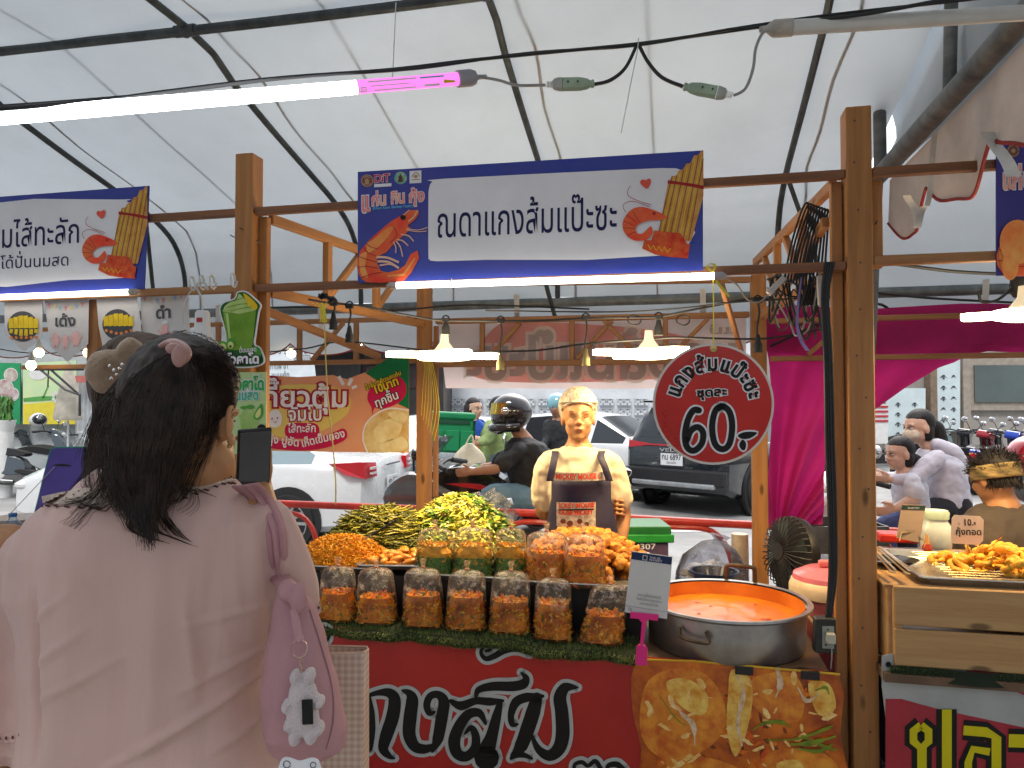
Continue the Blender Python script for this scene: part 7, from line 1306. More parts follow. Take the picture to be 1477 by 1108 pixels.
def person(label, J, skin, shirt, pants, f, X, sleeve=1.0, W=(.20, .15), D=(.12, .13), closed=False, smile=0, vox=.009, hair=True, hs=1.0, curl=.6, mouth=True, shoes=True, up=None, hd=None, arms=True, pant_r=1.0, sh_m=None):
    'J: head neck chest pelvis, arms [(shoulder, elbow, wrist)], legs [(hip, knee, ankle)]'
    pel, chest, neck, head = J['pel'], J['chest'], J['neck'], J['head']; t = thing('person', label, 'person', V((pel.x, pel.y, 0 if J.get('ground', True) else pel.z))); Yb = (UP.cross(X)).normalized()
    g = MB(); headshape(g, head, f, up, hs); fX, fY, fZ = frame(f, up); limb(g, [head-fZ*.05-fY*.02, neck.lerp(head-fZ*.08, .4), neck, neck.lerp(chest, .35)], [.05, .05, .058, .08]); torso(g, [(pel, W[1]*.9, D[1]*.85, Yb), (pel.lerp(chest, .5), W[1]*.8, D[0]*.8, Yb), (chest, W[0]*.85, D[0]*.85, Yb), (neck-UP*.03, W[0]*.45, D[0]*.5, Yb)], X)
    for a in J['arms']:
        limb(g, [a[0], a[0].lerp(a[1], .5), a[1], a[1].lerp(a[2], .4), a[2]], [.048, .046, .038, .038, .026]); dd = a[3] if len(a) > 3 else (a[2]-a[1]); handshape(g, a[2], dd, a[4] if len(a) > 4 else UP, curl)
    for l in J['legs']:
        limb(g, [l[0], l[0].lerp(l[1], .5), l[1], l[1].lerp(l[2], .35), l[2]], [.075, .068, .05, .05, .035]); fd = (l[3] if len(l) > 3 else fY); fd = V((fd.x, fd.y, 0)).normalized(); g.ell(l[2]+fd*.06-UP*.04, (.13, .045, .04), 12, fd, UP.cross(fd), UP)
    fuse('body', g, skin, t, vox, 7); face(t, head, f, up, hs, closed, smile) if mouth else None
    g = MB(); torso(g, [(pel-UP*.02, W[1]*1.0, D[1]*.98, Yb), (pel.lerp(chest, .35), W[1]*.96, D[1]*1.02, Yb), (pel.lerp(chest, .7), W[0]*.92, D[0]*1.05, Yb), (chest, W[0]*.97, D[0]*1.02, Yb), (chest.lerp(neck, .55), W[0]*.85, D[0]*.85, Yb), (neck-UP*.015, .075, .07, Yb)], X, 24)
    for a in J['arms']:
        if sleeve <= 1: e = a[0].lerp(a[1], sleeve); limb(g, [neck.lerp(a[0], .55)-UP*.02, a[0]-UP*.004, a[0].lerp(e, .6), e], [.05, .058, .066, .068])
        else: e = a[1].lerp(a[2], sleeve-1); limb(g, [a[0], a[0].lerp(a[1], .5), a[1], a[1].lerp(e, .5), e], [.066, .062, .054, .048, .036])
    fuse('shirt', g, shirt, t, vox, 8, wr(.011, 12, J.get('seed', 1)))
    if pants:
        g = MB(); torso(g, [(pel-UP*.10, W[1]*.95, D[1]*.9, Yb), (pel, W[1]*1.02, D[1]*.98, Yb), (pel+UP*.06, W[1]*.95, D[1]*.93, Yb)], X)
        for l in J['legs']: limb(g, [l[0], l[0].lerp(l[1], .5), l[1], l[1].lerp(l[2], .5), l[1].lerp(l[2], .95)], [.100*pant_r, .092*pant_r, .075*pant_r, .070*pant_r, .06])
        fuse('trousers', g, pants, t, vox, 3, wr(.006, 11, 5))
    if hair:
        g = MB(); g.ell(head+fZ*.034*hs-fY*.016*hs, (.085*hs, .100*hs, .097*hs), 26, fX, fY, fZ, fn=lambda q: cutf(q)*(1+.03*noise.noise(q*4)+.02*noise.noise(V((q.x*16, q.y*3, q.z*3))))); h_ = obj('hair', g, hairm, t)
    return t
# ---- the seller
hD = 3.55; hc = P(834, 603, hD)
J = dict(head=hc, neck=P(834, 640, hD+.03)-UP*0, chest=P(835, 680, hD+.03), pel=P(838, 775, hD+.05), seed=3,
    arms=[(P(790, 668, hD+.04), P(783, 738, hD+.10), P(830, 742, hD+.24), V((1, 0, -.05)), UP), (P(880, 668, hD+.04), P(899, 738, hD+.06), P(893, 800, hD-.02), V((-.1, -.1, -1)), V((-1, -.4, 0)))], legs=[(P(818, 800, hD+.05), P(815, 900, hD+.05), V((P(815, 900, hD).x, hD+.05, .08))), (P(858, 800, hD+.05), P(861, 900, hD+.05), V((P(861, 900, hD).x, hD+.05, .08)))])
fs = V((-.05, -1, .02)); cream = M('cream_cotton', (.58, .49, .34), .8, var=.05, scale=6, bump=.15, bscale=60, sheen=.2); SEL = person('seller in hairnet, cream T-shirt and navy apron standing behind the food with eyes closed', J, skin1, cream, M('dark_trousers', (.03, .03, .05), .8), fs, V((1, 0, 0)), .72, (.168, .150), (.105, .115), True, 0, .006, hair=False, hs=.98)
g = MB(); X, Y, Z = frame(fs); g.ell(hc+Z*.036-Y*.012, (.084, .096, .092), 22, X, Y, Z, fn=cutf); obj('hair', g, hairm, SEL)
def cut2(q): a = max(0, min(1, (q.y+.1)/.4)); b = max(0, min(1, (.22-q.z)/.16)); return 1-.34*a*b
def netf(q): return cut2(q)+.025*sin(math.atan2(q.x, q.y)*23)*max(0, 1-abs(q.z-.2))+.02*noise.noise(q*6)
g = MB(); g.ell(hc+Z*.052-Y*.012, (.096, .106, .104), 40, X, Y, Z, fn=netf); obj('hairnet', g, M('hairnet_mesh', (.50, .45, .36), .8, col2=(.24, .19, .14), scale=70, stretch=(1, 1, .25), bump=.4), SEL)
g = MB(); g.tube([hc+X*(.082*cos(a))+Y*(.093*sin(a)-.008)+Z*(.040+.036*sin(a)) for a in np.linspace(0, 2*PI, 40)], .0035, 6); obj('hairnet_band', g, M('net_band', (.62, .56, .45), .7), SEL)
nv = M('apron_navy', (.022, .018, .045), .7, var=.1, bump=.2, bscale=80); ch = J['chest']; pl_ = J['pel']
def apr(a_, b_, k=1.0):
    z = P(800, 692, 3.45).z-.75*b_; wd = (.136 if b_ < .12 else .136+.035*min(1, (b_-.12)/.25)); th = (a_-.5)*2*R(74); return V((ch.x+.005+wd*1.08*sin(th), ch.y-.03-(.128+.012*sin(b_*14+a_*5))*cos(th)*k, z))
g = MB(); g.grid(lambda a_, b_: apr(a_, b_), 30, 24); obj('apron', g, nv, SEL, solid=.004)
for x0, x1, x2 in ((801, 797, 793), (868, 873, 879)):
    c_ = spline([P(x0, 651, hD-.02), P(x0-1, 660, hD-.10), P(x1, 675, 3.42), P(x2, 694, 3.42)], 5); g = MB(); g.grid(lambda a_, b_: c_[int(b_*(len(c_)-1))]+V((.034*(a_-.5), 0, 0)), 2, len(c_)-1); obj('apron_strap', g, nv, SEL, solid=.003)
PA1 = Panel(V((0, 3.395, 0)), (1, 0, 0)); pb = flat('print_cloth', (.55, .52, .42), .7, col2=(.25, .22, .18), scale=60); rdl = flat('red_letter', (.5, .05, .02))
for nm, (x0, y0, x1, y1) in (('print_band', (792, 682, 877, 694)), ('pocket', (803, 725, 860, 760))):
    g = MB(); 
    def bandf(a_, b_): x = x0+(x1-x0)*a_; p = PA1.hit(x, y0+(y1-y0)*b_); return p+V((0, .055*(2*a_-1)**2 if nm == 'print_band' else .02*(2*a_-1)**2, 0))
    g.grid(bandf, 12, 3); obj(nm, g, pb, SEL)
def curvy(par, items, mat, bend, cx, hw):
    g = MB()
    for it in items: PA1.text(g, *it, k=4, off=.04, xh=.686)
    c0 = PA1.hit(cx, 700); w_ = (PA1.hit(cx+hw, 700)-c0).length; g.v = [v+V((0, bend*((v.x-c0.x)/w_)**2, 0)) for v in g.v]; obj('lettering', g, mat, par, sm=0)
curvy(SEL, [('MICKEY MOUSE', (802, 692), (861, 691), 7.5), ('L', (864, 691), (868, 691), 7)], rdl, .055, 834, 42); curvy(SEL, [('ICKEY MOUSE', (806, 733), (858, 732), 6.5), ('OUSE MICKEY', (806, 743), (856, 742), 6.5)], rdl, .02, 831, 28)
g = MB(); g.bar(PA1.hit(805, 735.5)+V((0, -.003, 0)), PA1.hit(857, 734.5)+V((0, -.003, 0)), .004, .006); obj('pocket_opening', g, blk, SEL)
for cx, cy_, r_ in ((812, 752, 4), (822, 755, 4.5), (836, 752, 4), (846, 756, 3.5)): g = MB(); PA1.poly(g, circ(cx, cy_, r_, r_*.9), 5); obj('print_spot', g, dkbr, SEL, sm=0)
g = MB(); wq = P(886, 728, hD+.02)
for i in range(4):
    a = P(880, 722+i*6.5, hD+.04); g.tube([a, P(890, 721+i*6.5, hD-.03), P(898, 723+i*6.3, hD-.02), P(901, 726+i*6, hD+.02)], [.009, .0088, .008, .0065], 8)
fuse('gripping_fingers', g, skin1, SEL, .004, 2)
# ---- helmeted rider
D = 5.62; f = V((-1, -.06, -.05)); denim = M('denim', (.10, .20, .30), .8, var=.15, scale=8, col2=(.17, .30, .40), bump=.2, bscale=120); bts = M('black_tee', (.018, .019, .022), .75, var=.15, bump=.2, bscale=30)
hc = P(737, 598, D); J = dict(head=hc, neck=P(752, 628, D), chest=P(762, 655, D), pel=P(775, 712, D), seed=6,
    arms=[(P(748, 652, D-.20), P(716, 676, D-.27), P(680, 681, D-.26), V((-1, .05, -.08)), UP), (P(745, 650, D+.18), P(712, 672, D+.25), P(678, 679, D+.24), V((-1, 0, -.1)), UP)],
    legs=[(P(768, 716, D-.10), P(706, 716, D-.17), P(724, 765, D-.16), V((-1, 0, 0))), (P(768, 716, D+.10), P(706, 716, D+.17), P(724, 765, D+.16), V((-1, 0, 0)))])
RID = person('rider in black helmet, black T-shirt and blue jeans riding past to the left', J, skin3, bts, denim, f, V((0, 1, 0)), .72, (.21, .18), (.185, .185), vox=.009, hair=False, mouth=False, pant_r=1.05)
X, Y, Z = frame(f); g = MB(); g.ell(hc+Z*.02-Y*.005, (.132, .160, .142), 30, X, Y, Z, fn=lambda q: 1+(.10 if q.z < -.3 else 0)*max(0, q.y)); hs_ = obj('helmet', g, M('helmet_black', (.012, .012, .014), .12, var=.4, coat=1, col2=(.05, .05, .055), scale=9), RID)
g = MB(); g.grid(lambda a_, b_: hc+Z*(.01+.085*b_)+(X*sin((a_-.5)*2.6)*.137+Y*cos((a_-.5)*2.6)*(.168-.018*b_)), 20, 5); obj('visor', g, M('visor_gold', (.55, .45, .12), .12, .8, var=.2, scale=8), hs_)
g = MB(); g.tube([hc+Z*(-.095)+X*(.12*sin(a))+Y*(.15*cos(a)) for a in np.linspace(-1.9, 1.9, 20)], .035, 10); g.ell(hc-Z*.10+Y*.10, (.09, .06, .05), 14, X, Y, Z); obj('chin_bar', g, MT['gloss_black'], hs_)
for s_ in (-1, 1): g = MB(); g.ell(hc+X*s_*.128+Z*.03+Y*.05, (.012, .03, .03), 12, X, Y, Z); obj('visor_pivot', g, chrome, hs_)
# ---- rider in green jacket and laughing woman in blue
D = 7.3; hc = P(722, 590, D); J = dict(head=hc, neck=P(719, 607, D), chest=P(716, 624, D), pel=P(712, 662, D), arms=[(P(708, 614, D-.2), P(704, 634, D-.25), P(690, 640, D-.3)), (P(722, 614, D+.2), P(735, 634, D+.2), P(748, 640, D+.2))], legs=[(P(716, 668, D-.1), P(745, 672, D-.15), P(742, 720, D-.15)), (P(716, 668, D+.1), P(745, 672, D+.15), P(742, 720, D+.15))])
person('delivery rider in pale green jacket seated beyond the helmeted rider', J, skin3, M('jacket_green', (.30, .42, .16), .7, var=.15, bump=.2), M('jeans_pale', (.16, .28, .40), .8, var=.1), V((1, -.2, 0)), V((0, 1, 0)), 1.9, (.19, .17), (.15, .15), vox=.012, mouth=False)
D = 8.1; hc = P(684, 590, D); J = dict(head=hc, neck=P(681, 604, D), chest=P(681, 618, D), pel=P(680, 650, D), arms=[(P(672, 610, D-.05), P(675, 632, D-.12), P(697, 634, D-.2)), (P(692, 610, D+.1), P(698, 626, D+.05), P(705, 632, D-.15))], legs=[(P(675, 655, D), P(675, 700, D), P(675, 770, D)), (P(686, 655, D), P(686, 700, D), P(686, 770, D))])
W_ = person('laughing woman with bobbed black hair and bright blue polo shirt beside the delivery box', J, skin2, M('polo_blue', (.01, .08, .42), .7, var=.1), M('dark_trousers'), V((.75, -.65, 0)), V((.75, .3, 0)).normalized(), .75, (.17, .15), (.11, .12), smile=1, vox=.010)
X, Y, Z = frame(V((.75, -.65, 0))); g = MB(); g.ell(hc-Y*.04-Z*.02, (.10, .085, .13), 16, X, Y, Z); obj('bobbed_hair', g, hairm, W_)
T = thing('cloth_bag', 'cream cloth carrier bag hanging between the riders', 'bag', P(677, 668, 6.6)); g = MB(); g.loft([[P(677, 640+28*e, 6.6)+V(((.03+.12*sin(min(1, e*1.3)*1.4))*cos(a), .05*sin(a), 0)) for a in [2*PI*k/14 for k in range(14)]] for e in (0, .2, .5, .8, 1)]); obj('body', g, M('cream_bag', (.60, .55, .42), .7), T); g = MB(); g.tube(spline([P(672, 641, 6.6), P(680, 628, 6.6), P(684, 641, 6.6)], 4), .008, 6); obj('handle', g, MT['cream_bag'], T)
T = thing('yellow_bag', 'yellow striped package on the motorbike in front of the woman in blue', 'bag', P(690, 650, 7.3)); g = MB(); g.box(P(688, 643, 7.3), (.28, .15, .08)); obj('body', g, M('pack_yellow', (.6, .4, .03), .5, col2=(.4, .1, .02), scale=20), T, bevel=.02)
# ---- person with pale blue helmet behind the seller
D = 8.4; hc = P(803, 588, D); J = dict(head=hc, neck=P(804, 604, D), chest=P(806, 622, D), pel=P(808, 664, D), arms=[(P(792, 612, D), P(788, 636, D-.1), P(780, 650, D-.3)), (P(818, 612, D), P(822, 636, D-.1), P(818, 655, D-.3))], legs=[(P(800, 668, D), P(796, 700, D-.2), P(797, 740, D)), (P(814, 668, D), P(818, 700, D-.2), P(818, 740, D))])
W_ = person('rider in pale blue open helmet and dark top just behind the seller', J, skin3, bts, M('dark_trousers'), V((-.3, -1, 0)), V((1, 0, 0)), 1.8, (.18, .16), (.12, .13), vox=.012)
g = MB(); g.ell(hc+UP*.05+V((.01, .03, 0)), (.125, .135, .12), 20); obj('helmet', g, M('helmet_blue', (.25, .50, .58), .2, coat=.8), W_)
# ---- mother and child on the scooter
D = 5.3; f = V((-1, -.12, -.12)); hc = P(1325, 617, D); lil = M('jacket_white', (.60, .58, .66), .75, var=.05, bump=.25, bscale=25)
J = dict(head=hc, neck=P(1342, 645, D), chest=P(1356, 672, D), pel=P(1366, 728, D), seed=8, arms=[(P(1350, 662, D-.17), P(1316, 692, D-.24), P(1284, 692, D-.26), V((-1, 0, 0)), V((0, 0, 1))), (P(1346, 660, D+.15), P(1312, 688, D+.22), P(1276, 688, D+.24), V((-1, 0, 0)), V((0, 0, 1)))], legs=[(P(1362, 735, D-.09), P(1305, 748, D-.15), P(1310, 830, D-.14)), (P(1362, 735, D+.09), P(1305, 748, D+.15), P(1310, 830, D+.14))])
MO = person('mother with ponytail, face mask and pale lilac jacket steering a scooter', J, skin2, lil, M('trousers_black', (.02, .02, .025), .8), f, V((0, 1, 0)), 1.85, (.175, .16), (.14, .15), vox=.008, hs=1.06)
X, Y, Z = frame(f); g = MB(); limb(g, [hc-Y*.08+Z*.02, hc-Y*.14-Z*.02, hc-Y*.17-Z*.12, hc-Y*.18-Z*.2], [.045, .05, .04, .015]); g.ell(hc-Y*.03-Z*.02, (.088, .07, .10), 14, X, Y, Z); obj('ponytail', g, hairm, MO)
g = MB(); g.ell(hc+Y*.062-Z*.045, (.070, .058, .055), 18, X, Y, Z); obj('face_mask', g, M('mask_cloth', (.62, .52, .42), .8, col2=(.48, .36, .26), scale=30), MO)
g = MB(); limb(g, [P(1350, 640, D-.1), P(1375, 655, D-.05), P(1388, 680, D), P(1384, 695, D)], [.04, .065, .055, .02]); fuse('hood', g, lil, MO, .009, 3, wr(.008, 12))
D = 5.15; f = V((-1, -.15, -.1)); hc = P(1297, 655, D); J = dict(head=hc, neck=P(1307, 680, D), chest=P(1311, 698, D), pel=P(1316, 752, D), seed=2, arms=[(P(1314, 694, D-.13), P(1322, 718, D-.17), P(1290, 734, D-.2), V((-1, -.1, -.2)), V((0, -.3, 1))), (P(1306, 692, D+.12), P(1304, 716, D+.15), P(1284, 730, D+.1))], legs=[(P(1314, 756, D-.07), P(1278, 760, D-.1), P(1280, 810, D-.1)), (P(1314, 756, D+.07), P(1278, 760, D+.1), P(1280, 810, D+.1))])
KD = person('child in white school blouse seated in front of the mother on the scooter', J, skin2, M('blouse_white', (.64, .66, .74), .75, var=.04), M('skirt_blue', (.05, .07, .2), .8), f, V((0, 1, 0)), .75, (.13, .12), (.105, .11), vox=.008, hs=.98)
X, Y, Z = frame(f); g = MB(); limb(g, [hc-Y*.07-Z*.03, hc-Y*.12-Z*.06, hc-Y*.13-Z*.1], [.04, .045, .03]); g.ell(hc-Y*.03-Z*.03, (.084, .06, .085), 14, X, Y, Z); obj('hair_knot', g, hairm, KD)
# ---- seated man with camouflage headband, seen from behind
D = 3.25; f = V((-.35, 1, -.25)); hc = P(1434, 690, D); tee = M('tee_olive', (.085, .065, .05), .85, var=.08, bump=.15, bscale=60)
J = dict(head=hc, neck=P(1446, 722, D-.02), chest=P(1452, 775, D-.04), pel=P(1455, 880, D-.08), ground=True, seed=4, arms=[(P(1394, 762, D), P(1378, 840, D+.1), P(1400, 880, D+.3)), (P(1512, 762, D), P(1528, 840, D+.1), P(1510, 880, D+.3))], legs=[(P(1430, 895, D), P(1420, 880, D+.42), P(1420, 1040, D+.45)), (P(1480, 895, D), P(1485, 880, D+.42), P(1485, 1040, D+.45))])
MN = person('man with camouflage headband and olive T-shirt seated with his back turned', J, skin1, tee, M('dark_trousers'), f, V((1, .1, 0)).normalized(), .8, (.215, .18), (.13, .14), vox=.008, hs=1.0, mouth=False)
X, Y, Z = frame(f); g = MB(); g.grid(lambda a_, b_: hc+Z*(-.005+.062*b_)-Y*.012+X*(.0895*cos(a_*6.284))+Y*(.104*sin(a_*6.284)), 40, 4); obj('headband', g, M('camo', (.40, .28, .12), .8, col2=(.06, .05, .02), scale=14, stretch=(1, 1, 3)), MN, solid=.004)
g = MB(); rnd = random.Random(5)
for i in range(420):
    a = rnd.random()*6.283; e = rnd.uniform(.0, 1.0); q = V((cos(a)*math.sqrt(max(0, 1-e*e)), sin(a)*math.sqrt(max(0, 1-e*e)), e)) if i < 300 else V((cos(a), -abs(sin(a)), -.35-.5*rnd.random())).normalized()
    p = hc+Z*.03-Y*.014+X*(q.x*.084)+Y*(q.y*.098)+Z*(q.z*.094); dd = (X*q.x+Y*q.y+Z*(q.z+.2)).normalized()*.03 if i < 300 else (X*q.x*.3+Y*q.y*.3-Z).normalized()*.03; g.tube([p, p+dd*.6, p+dd+V((rnd.uniform(-1, 1), 0, rnd.uniform(-1, 1)))*.012], [.0022, .0016, .0004], 4, cap=False)
o = obj('loose_hair', g, hairm, MN); o['kind'] = 'stuff'
T = thing('plastic_stool', 'red plastic stool under the seated man', 'stool', V((J['pel'].x, D, 0))); z_ = J['pel'].z-.15; g = MB(); g.lathe([(.15, z_-.03), (.16, z_), (.001, z_+.004)], V((J['pel'].x, D-.05, 0)), 20); obj('seat', g, MT['plastic_red'], T)
for i in range(4): a = PI/4+PI/2*i; g = MB(); g.bar(V((J['pel'].x, D-.05, z_-.02))+V((cos(a), sin(a), 0))*.12, V((J['pel'].x, D-.05, 0))+V((cos(a), sin(a), 0))*.15, .03, .02, up=V((cos(a), sin(a), 0))); obj('leg', g, MT['plastic_red'], T, sm=0)
# ================================================================ THE CUSTOMER IN PINK, SEEN FROM BEHIND
from mathutils.bvhtree import BVHTree
def bvh_of(o): dm = o.data; off = wloc(o); return BVHTree.FromPolygons([tuple(v.co+off) for v in dm.vertices], [tuple(p.vertices) for p in dm.polygons])
def onto(bv, x, y, k=0):
    d = ray(x, y).normalized(); h = bv.ray_cast(CO, d)
    if h[0] is None: return None
    n = h[1] if h[1].dot(d) < 0 else -h[1]; return h[0]+n*k
pinkb = M('blouse_pink', (.60, .395, .345), .85, var=.04, scale=4, bump=.6, bscale=9, sheen=.2, stretch=(1.8, 1, .35)); lace = M('crochet_cream', (.70, .56, .46), .9, var=.12, scale=90, bump=.5, bscale=300); hole = M('lace_hole', (.10, .04, .035), .9, var=0); pinkbag = M('bag_pink', (.47, .25, .265), .8, var=.05, scale=6, bump=.15, bscale=120)
hair1 = M('hair_dark', (.012, .008, .006), .5, col2=(.035, .020, .014), scale=40, spec=.3); hair2 = M('hair_brown', (.075, .045, .028), .5, col2=(.035, .02, .013), scale=20, stretch=(1, 1, .2), spec=.4)
CU = thing('person', 'large woman in dusty pink blouse with crochet collar seen from behind holding up a phone', 'person', V((-.65, 1.27, 0)))
f = V((.14, .96, -.24)); hc = P(264, 602, 1.24); X, Y, Z = frame(f); HS = 1.06
g = MB(); headshape(g, hc, f, None, HS)
limb(g, [hc-Z*.05-Y*.025, P(285, 665, 1.25), P(270, 705, 1.27), P(240, 750, 1.27)], [.055, .062, .068, .09]); limb(g, [P(150, 745, 1.27), P(240, 735, 1.27), P(350, 745, 1.27)], [.05, .07, .05])
sh_, el_, wr_ = P(376, 785, 1.28), P(414, 895, 1.36), P(376, 705, 1.62)
limb(g, [sh_, sh_.lerp(el_, .5), el_, el_.lerp(wr_, .4), wr_], [.045, .046, .040, .036, .026]); handshape(g, wr_, P(372, 665, 1.63)-wr_, V((-1, .1, .2)), .55, .98)
s2_, e2_ = P(5, 800, 1.28), P(-8, 1080, 1.24); limb(g, [s2_, e2_, P(10, 1180, 1.35)], [.055, .045, .035]); torso(g, [(P(215, 1500, 1.27), .2, .13, V((0, 1, 0))), (P(215, 1000, 1.27), .17, .1, V((0, 1, 0))), (P(215, 800, 1.27), .18, .09, V((0, 1, 0)))], V((1, 0, 0)))
for x in (150, 290): limb(g, [P(x, 1500, 1.27), V((P(x, 1500, 1.27).x, 1.3, .45)), V((P(x, 1500, 1.27).x, 1.27, .08))], [.09, .06, .04]); g.ell(V((P(x, 1500, 1.27).x, 1.33, .04)), (.045, .12, .04), 12)
fuse('body', g, skin1, CU, .006, 4); face(CU, hc, f, None, HS)
ea = hc+X*.083*HS-Y*.008-Z*.012*HS; g = MB(); g.tube([ea+X*(.010*sin(t*.5)+.003)+Y*(-.018*sin(t)-.002)+Z*(.030*cos(t)-.002) for t in np.linspace(-.9, PI*.98, 16)], [.004]*14+[.006, .007], 8); g.tube([ea+X*.006+Y*(-.010*sin(t))+Z*(.018*cos(t)+.002) for t in np.linspace(-.3, 2.6, 9)], .0032, 6); obj('ear_rim', g, skin1, CU)
g = MB(); g.ell(hc+X*.086*HS-Z*.046*HS, .004, 8); obj('earring', g, M('gold_stud', (.6, .45, .15), .25, 1), CU)
# blouse
rows = [(697, 150, 322, .060), (706, 118, 345, .075), (720, 72, 378, .095), (745, 48, 398, .115), (790, 26, 404, .130), (850, 22, 400, .135), (910, 40, 390, .135), (980, 44, 384, .135), (1050, 42, 386, .14), (1130, 34, 402, .15), (1250, 15, 425, .16), (1500, -10, 450, .17)]
g = MB(); rg = []
for y, xl, xr, dd in rows:
    a = P(xl, y, 1.26); b = P(xr, y, 1.26); c = (a+b)/2; w = (b.x-a.x)/2
    rg.append([c+V((w*abs(cos(t))**.8*(1 if cos(t) > 0 else -1), dd*abs(sin(t))**.85*(1 if sin(t) > 0 else -1)*(1.0 if sin(t) < 0 else .8), .02*(1-abs(sin(t))) if y < 720 else 0)) for t in [2*PI*k/40 for k in range(40)]])
g.loft(rg)
limb(g, [P(54, 800, 1.27), P(12, 880, 1.25), P(-4, 950, 1.23), P(-2, 1055, 1.22)], [.058, .066, .066, .062]); limb(g, [P(385, 752, 1.27), P(404, 800, 1.28), P(424, 868, 1.30)], [.055, .052, .046])
def folds(co, n):
    x, z = co.x, co.z; k = n*(.026*noise.noise(V((x*8, z*1.0, 1)))+.006*noise.noise(V((x*22, z*2.5, 5))))
    q = V(((x*.92+z*.38)*1.6, (z*.92-x*.38)*13, 2)); r = noise.noise(q); k += n*(.014*(1-abs(r)*2.2)*max(0, min(1, (1.45-z)*1.6))*(.4+.6*noise.noise(V((x*3, z*3, 9)))))
    q = V(((x*.6-z*.8)*2, (z*.6+x*.8)*10, 4)); k += n*(.008*(1-abs(noise.noise(q))*2)*math.exp(-((x+.44)**2+(z-1.25)**2)/.02)); 
    if k.dot(n) > -1:
        for ax, az, bx_, bz, w, am in SEG:
            dx, dz = bx_-ax, bz-az; t = max(0, min(1, ((x-ax)*dx+(z-az)*dz)/(dx*dx+dz*dz))); d = math.hypot(x-ax-dx*t, z-az-dz*t); k += n*(am*math.exp(-(d/w)**2)*(.35+.65*sin(PI*min(1, max(0, t)))))
    return co+k
SEG = []
for x0_, y0_, x1_, y1_, w_, am_ in ((120, 790, 95, 1100, .022, .012), (175, 800, 185, 1108, .018, -.010), (232, 800, 215, 1108, .020, .012), (300, 760, 290, 1108, .022, -.012), (345, 740, 355, 1000, .012, .012), (318, 720, 340, 940, .009, .008), (368, 760, 372, 960, .008, -.008), (200, 1075, 385, 985, .006, .009), (150, 1108, 300, 1030, .007, .008), (60, 1010, 190, 940, .006, .006), (55, 960, 140, 900, .006, .007), (45, 900, 120, 850, .006, .006), (250, 1000, 385, 950, .006, .007), (260, 905, 370, 890, .005, .005), (48, 860, 60, 1100, .010, -.016), (392, 840, 380, 1000, .008, -.012), (70, 770, 150, 860, .012, .007), (300, 1090, 395, 1050, .006, .008), (265, 860, 280, 1000, .008, .007)):
    a_ = P(x0_, y0_, 1.14); b_ = P(x1_, y1_, 1.14); SEG.append((a_.x, a_.z, b_.x, b_.z, w_, am_))
BL = fuse('blouse', g, pinkb, CU, .0055, 3, folds); bv = bvh_of(BL)
# crochet collar band with eyelets, laid on the blouse
up_ = [(60, 716), (100, 708), (150, 704), (200, 704), (243, 698), (270, 690), (298, 684), (318, 688), (334, 690)]; lo_ = [(62, 727), (98, 729), (150, 731), (200, 731), (240, 724), (270, 716), (298, 706), (325, 697), (342, 694)]
uu = sp2(up_, 6, False); ll = sp2(lo_, 6, False); NU = len(uu)-1
def lacef(a_, b_):
    i = min(NU, int(a_*NU+.5)); x = uu[i][0]*(1-b_)+ll[i][0]*b_; y = uu[i][1]*(1-b_)+ll[i][1]*b_; p = onto(bv, x, y, .0025+.0012*noise.noise(V((x*.5, y*.5, 0)))); return p if p else P(x, y, 1.2)
g = MB(); g.grid(lacef, NU, 6); obj('collar_lace', g, lace, CU)
g = MB()
for i in range(2, NU-1):
    for j, b_ in enumerate((.22, .42, .62)):
        x = uu[i][0]*(1-b_)+ll[i][0]*b_+(1.5 if j % 2 else 0); y = uu[i][1]*(1-b_)+ll[i][1]*b_; p = onto(bv, x, y, .005)
        if p and (i+j) % 2 == 0: g.ell(p, (.0016, .0008, .0013), 6)
o = obj('eyelets', g, hole, CU); o['kind'] = 'stuff'
for i, (x, y) in enumerate(sp2([(60, 731), (83, 731), (117, 733), (172, 733), (236, 728), (267, 719), (298, 708), (322, 699), (336, 698)], 2, False)):
    for dx in (-1.5, 1.5):
        p = onto(bv, x+dx, y+dx*.3, .002)
        if p: g = MB(); g.ell(p, (.0032, .001, .0016), 8); obj('drawn_thread', g, hole, CU)
for k_, (cx, pts) in enumerate((((424, 868), [(404, 862), (416, 872), (430, 880), (444, 886), (456, 884), (462, 874)]), ((-2, 1055), [(-20, 1062), (-5, 1064), (10, 1064), (25, 1062), (40, 1054)]))):
    pp = [onto(bv, x-2, y-7, .0) or P(x, y-6, 1.26) for x, y in pts]; c_ = spline(pp, 8); g = MB()
    g.grid(lambda a_, b_: c_[int(a_*(len(c_)-1))]+V((.006*b_, -.004*b_, -(.012+.003*abs(sin(a_*(len(c_)-1)*.55)))*b_)), len(c_)-1, 3); obj('sleeve_lace', g, pinkb, CU)
    for i in range(2, len(c_)-2, 5): g = MB(); g.ell(c_[i]+V((.003, -.006, -.006)), (.002, .001, .003), 8); obj('drawn_thread', g, hole, CU)
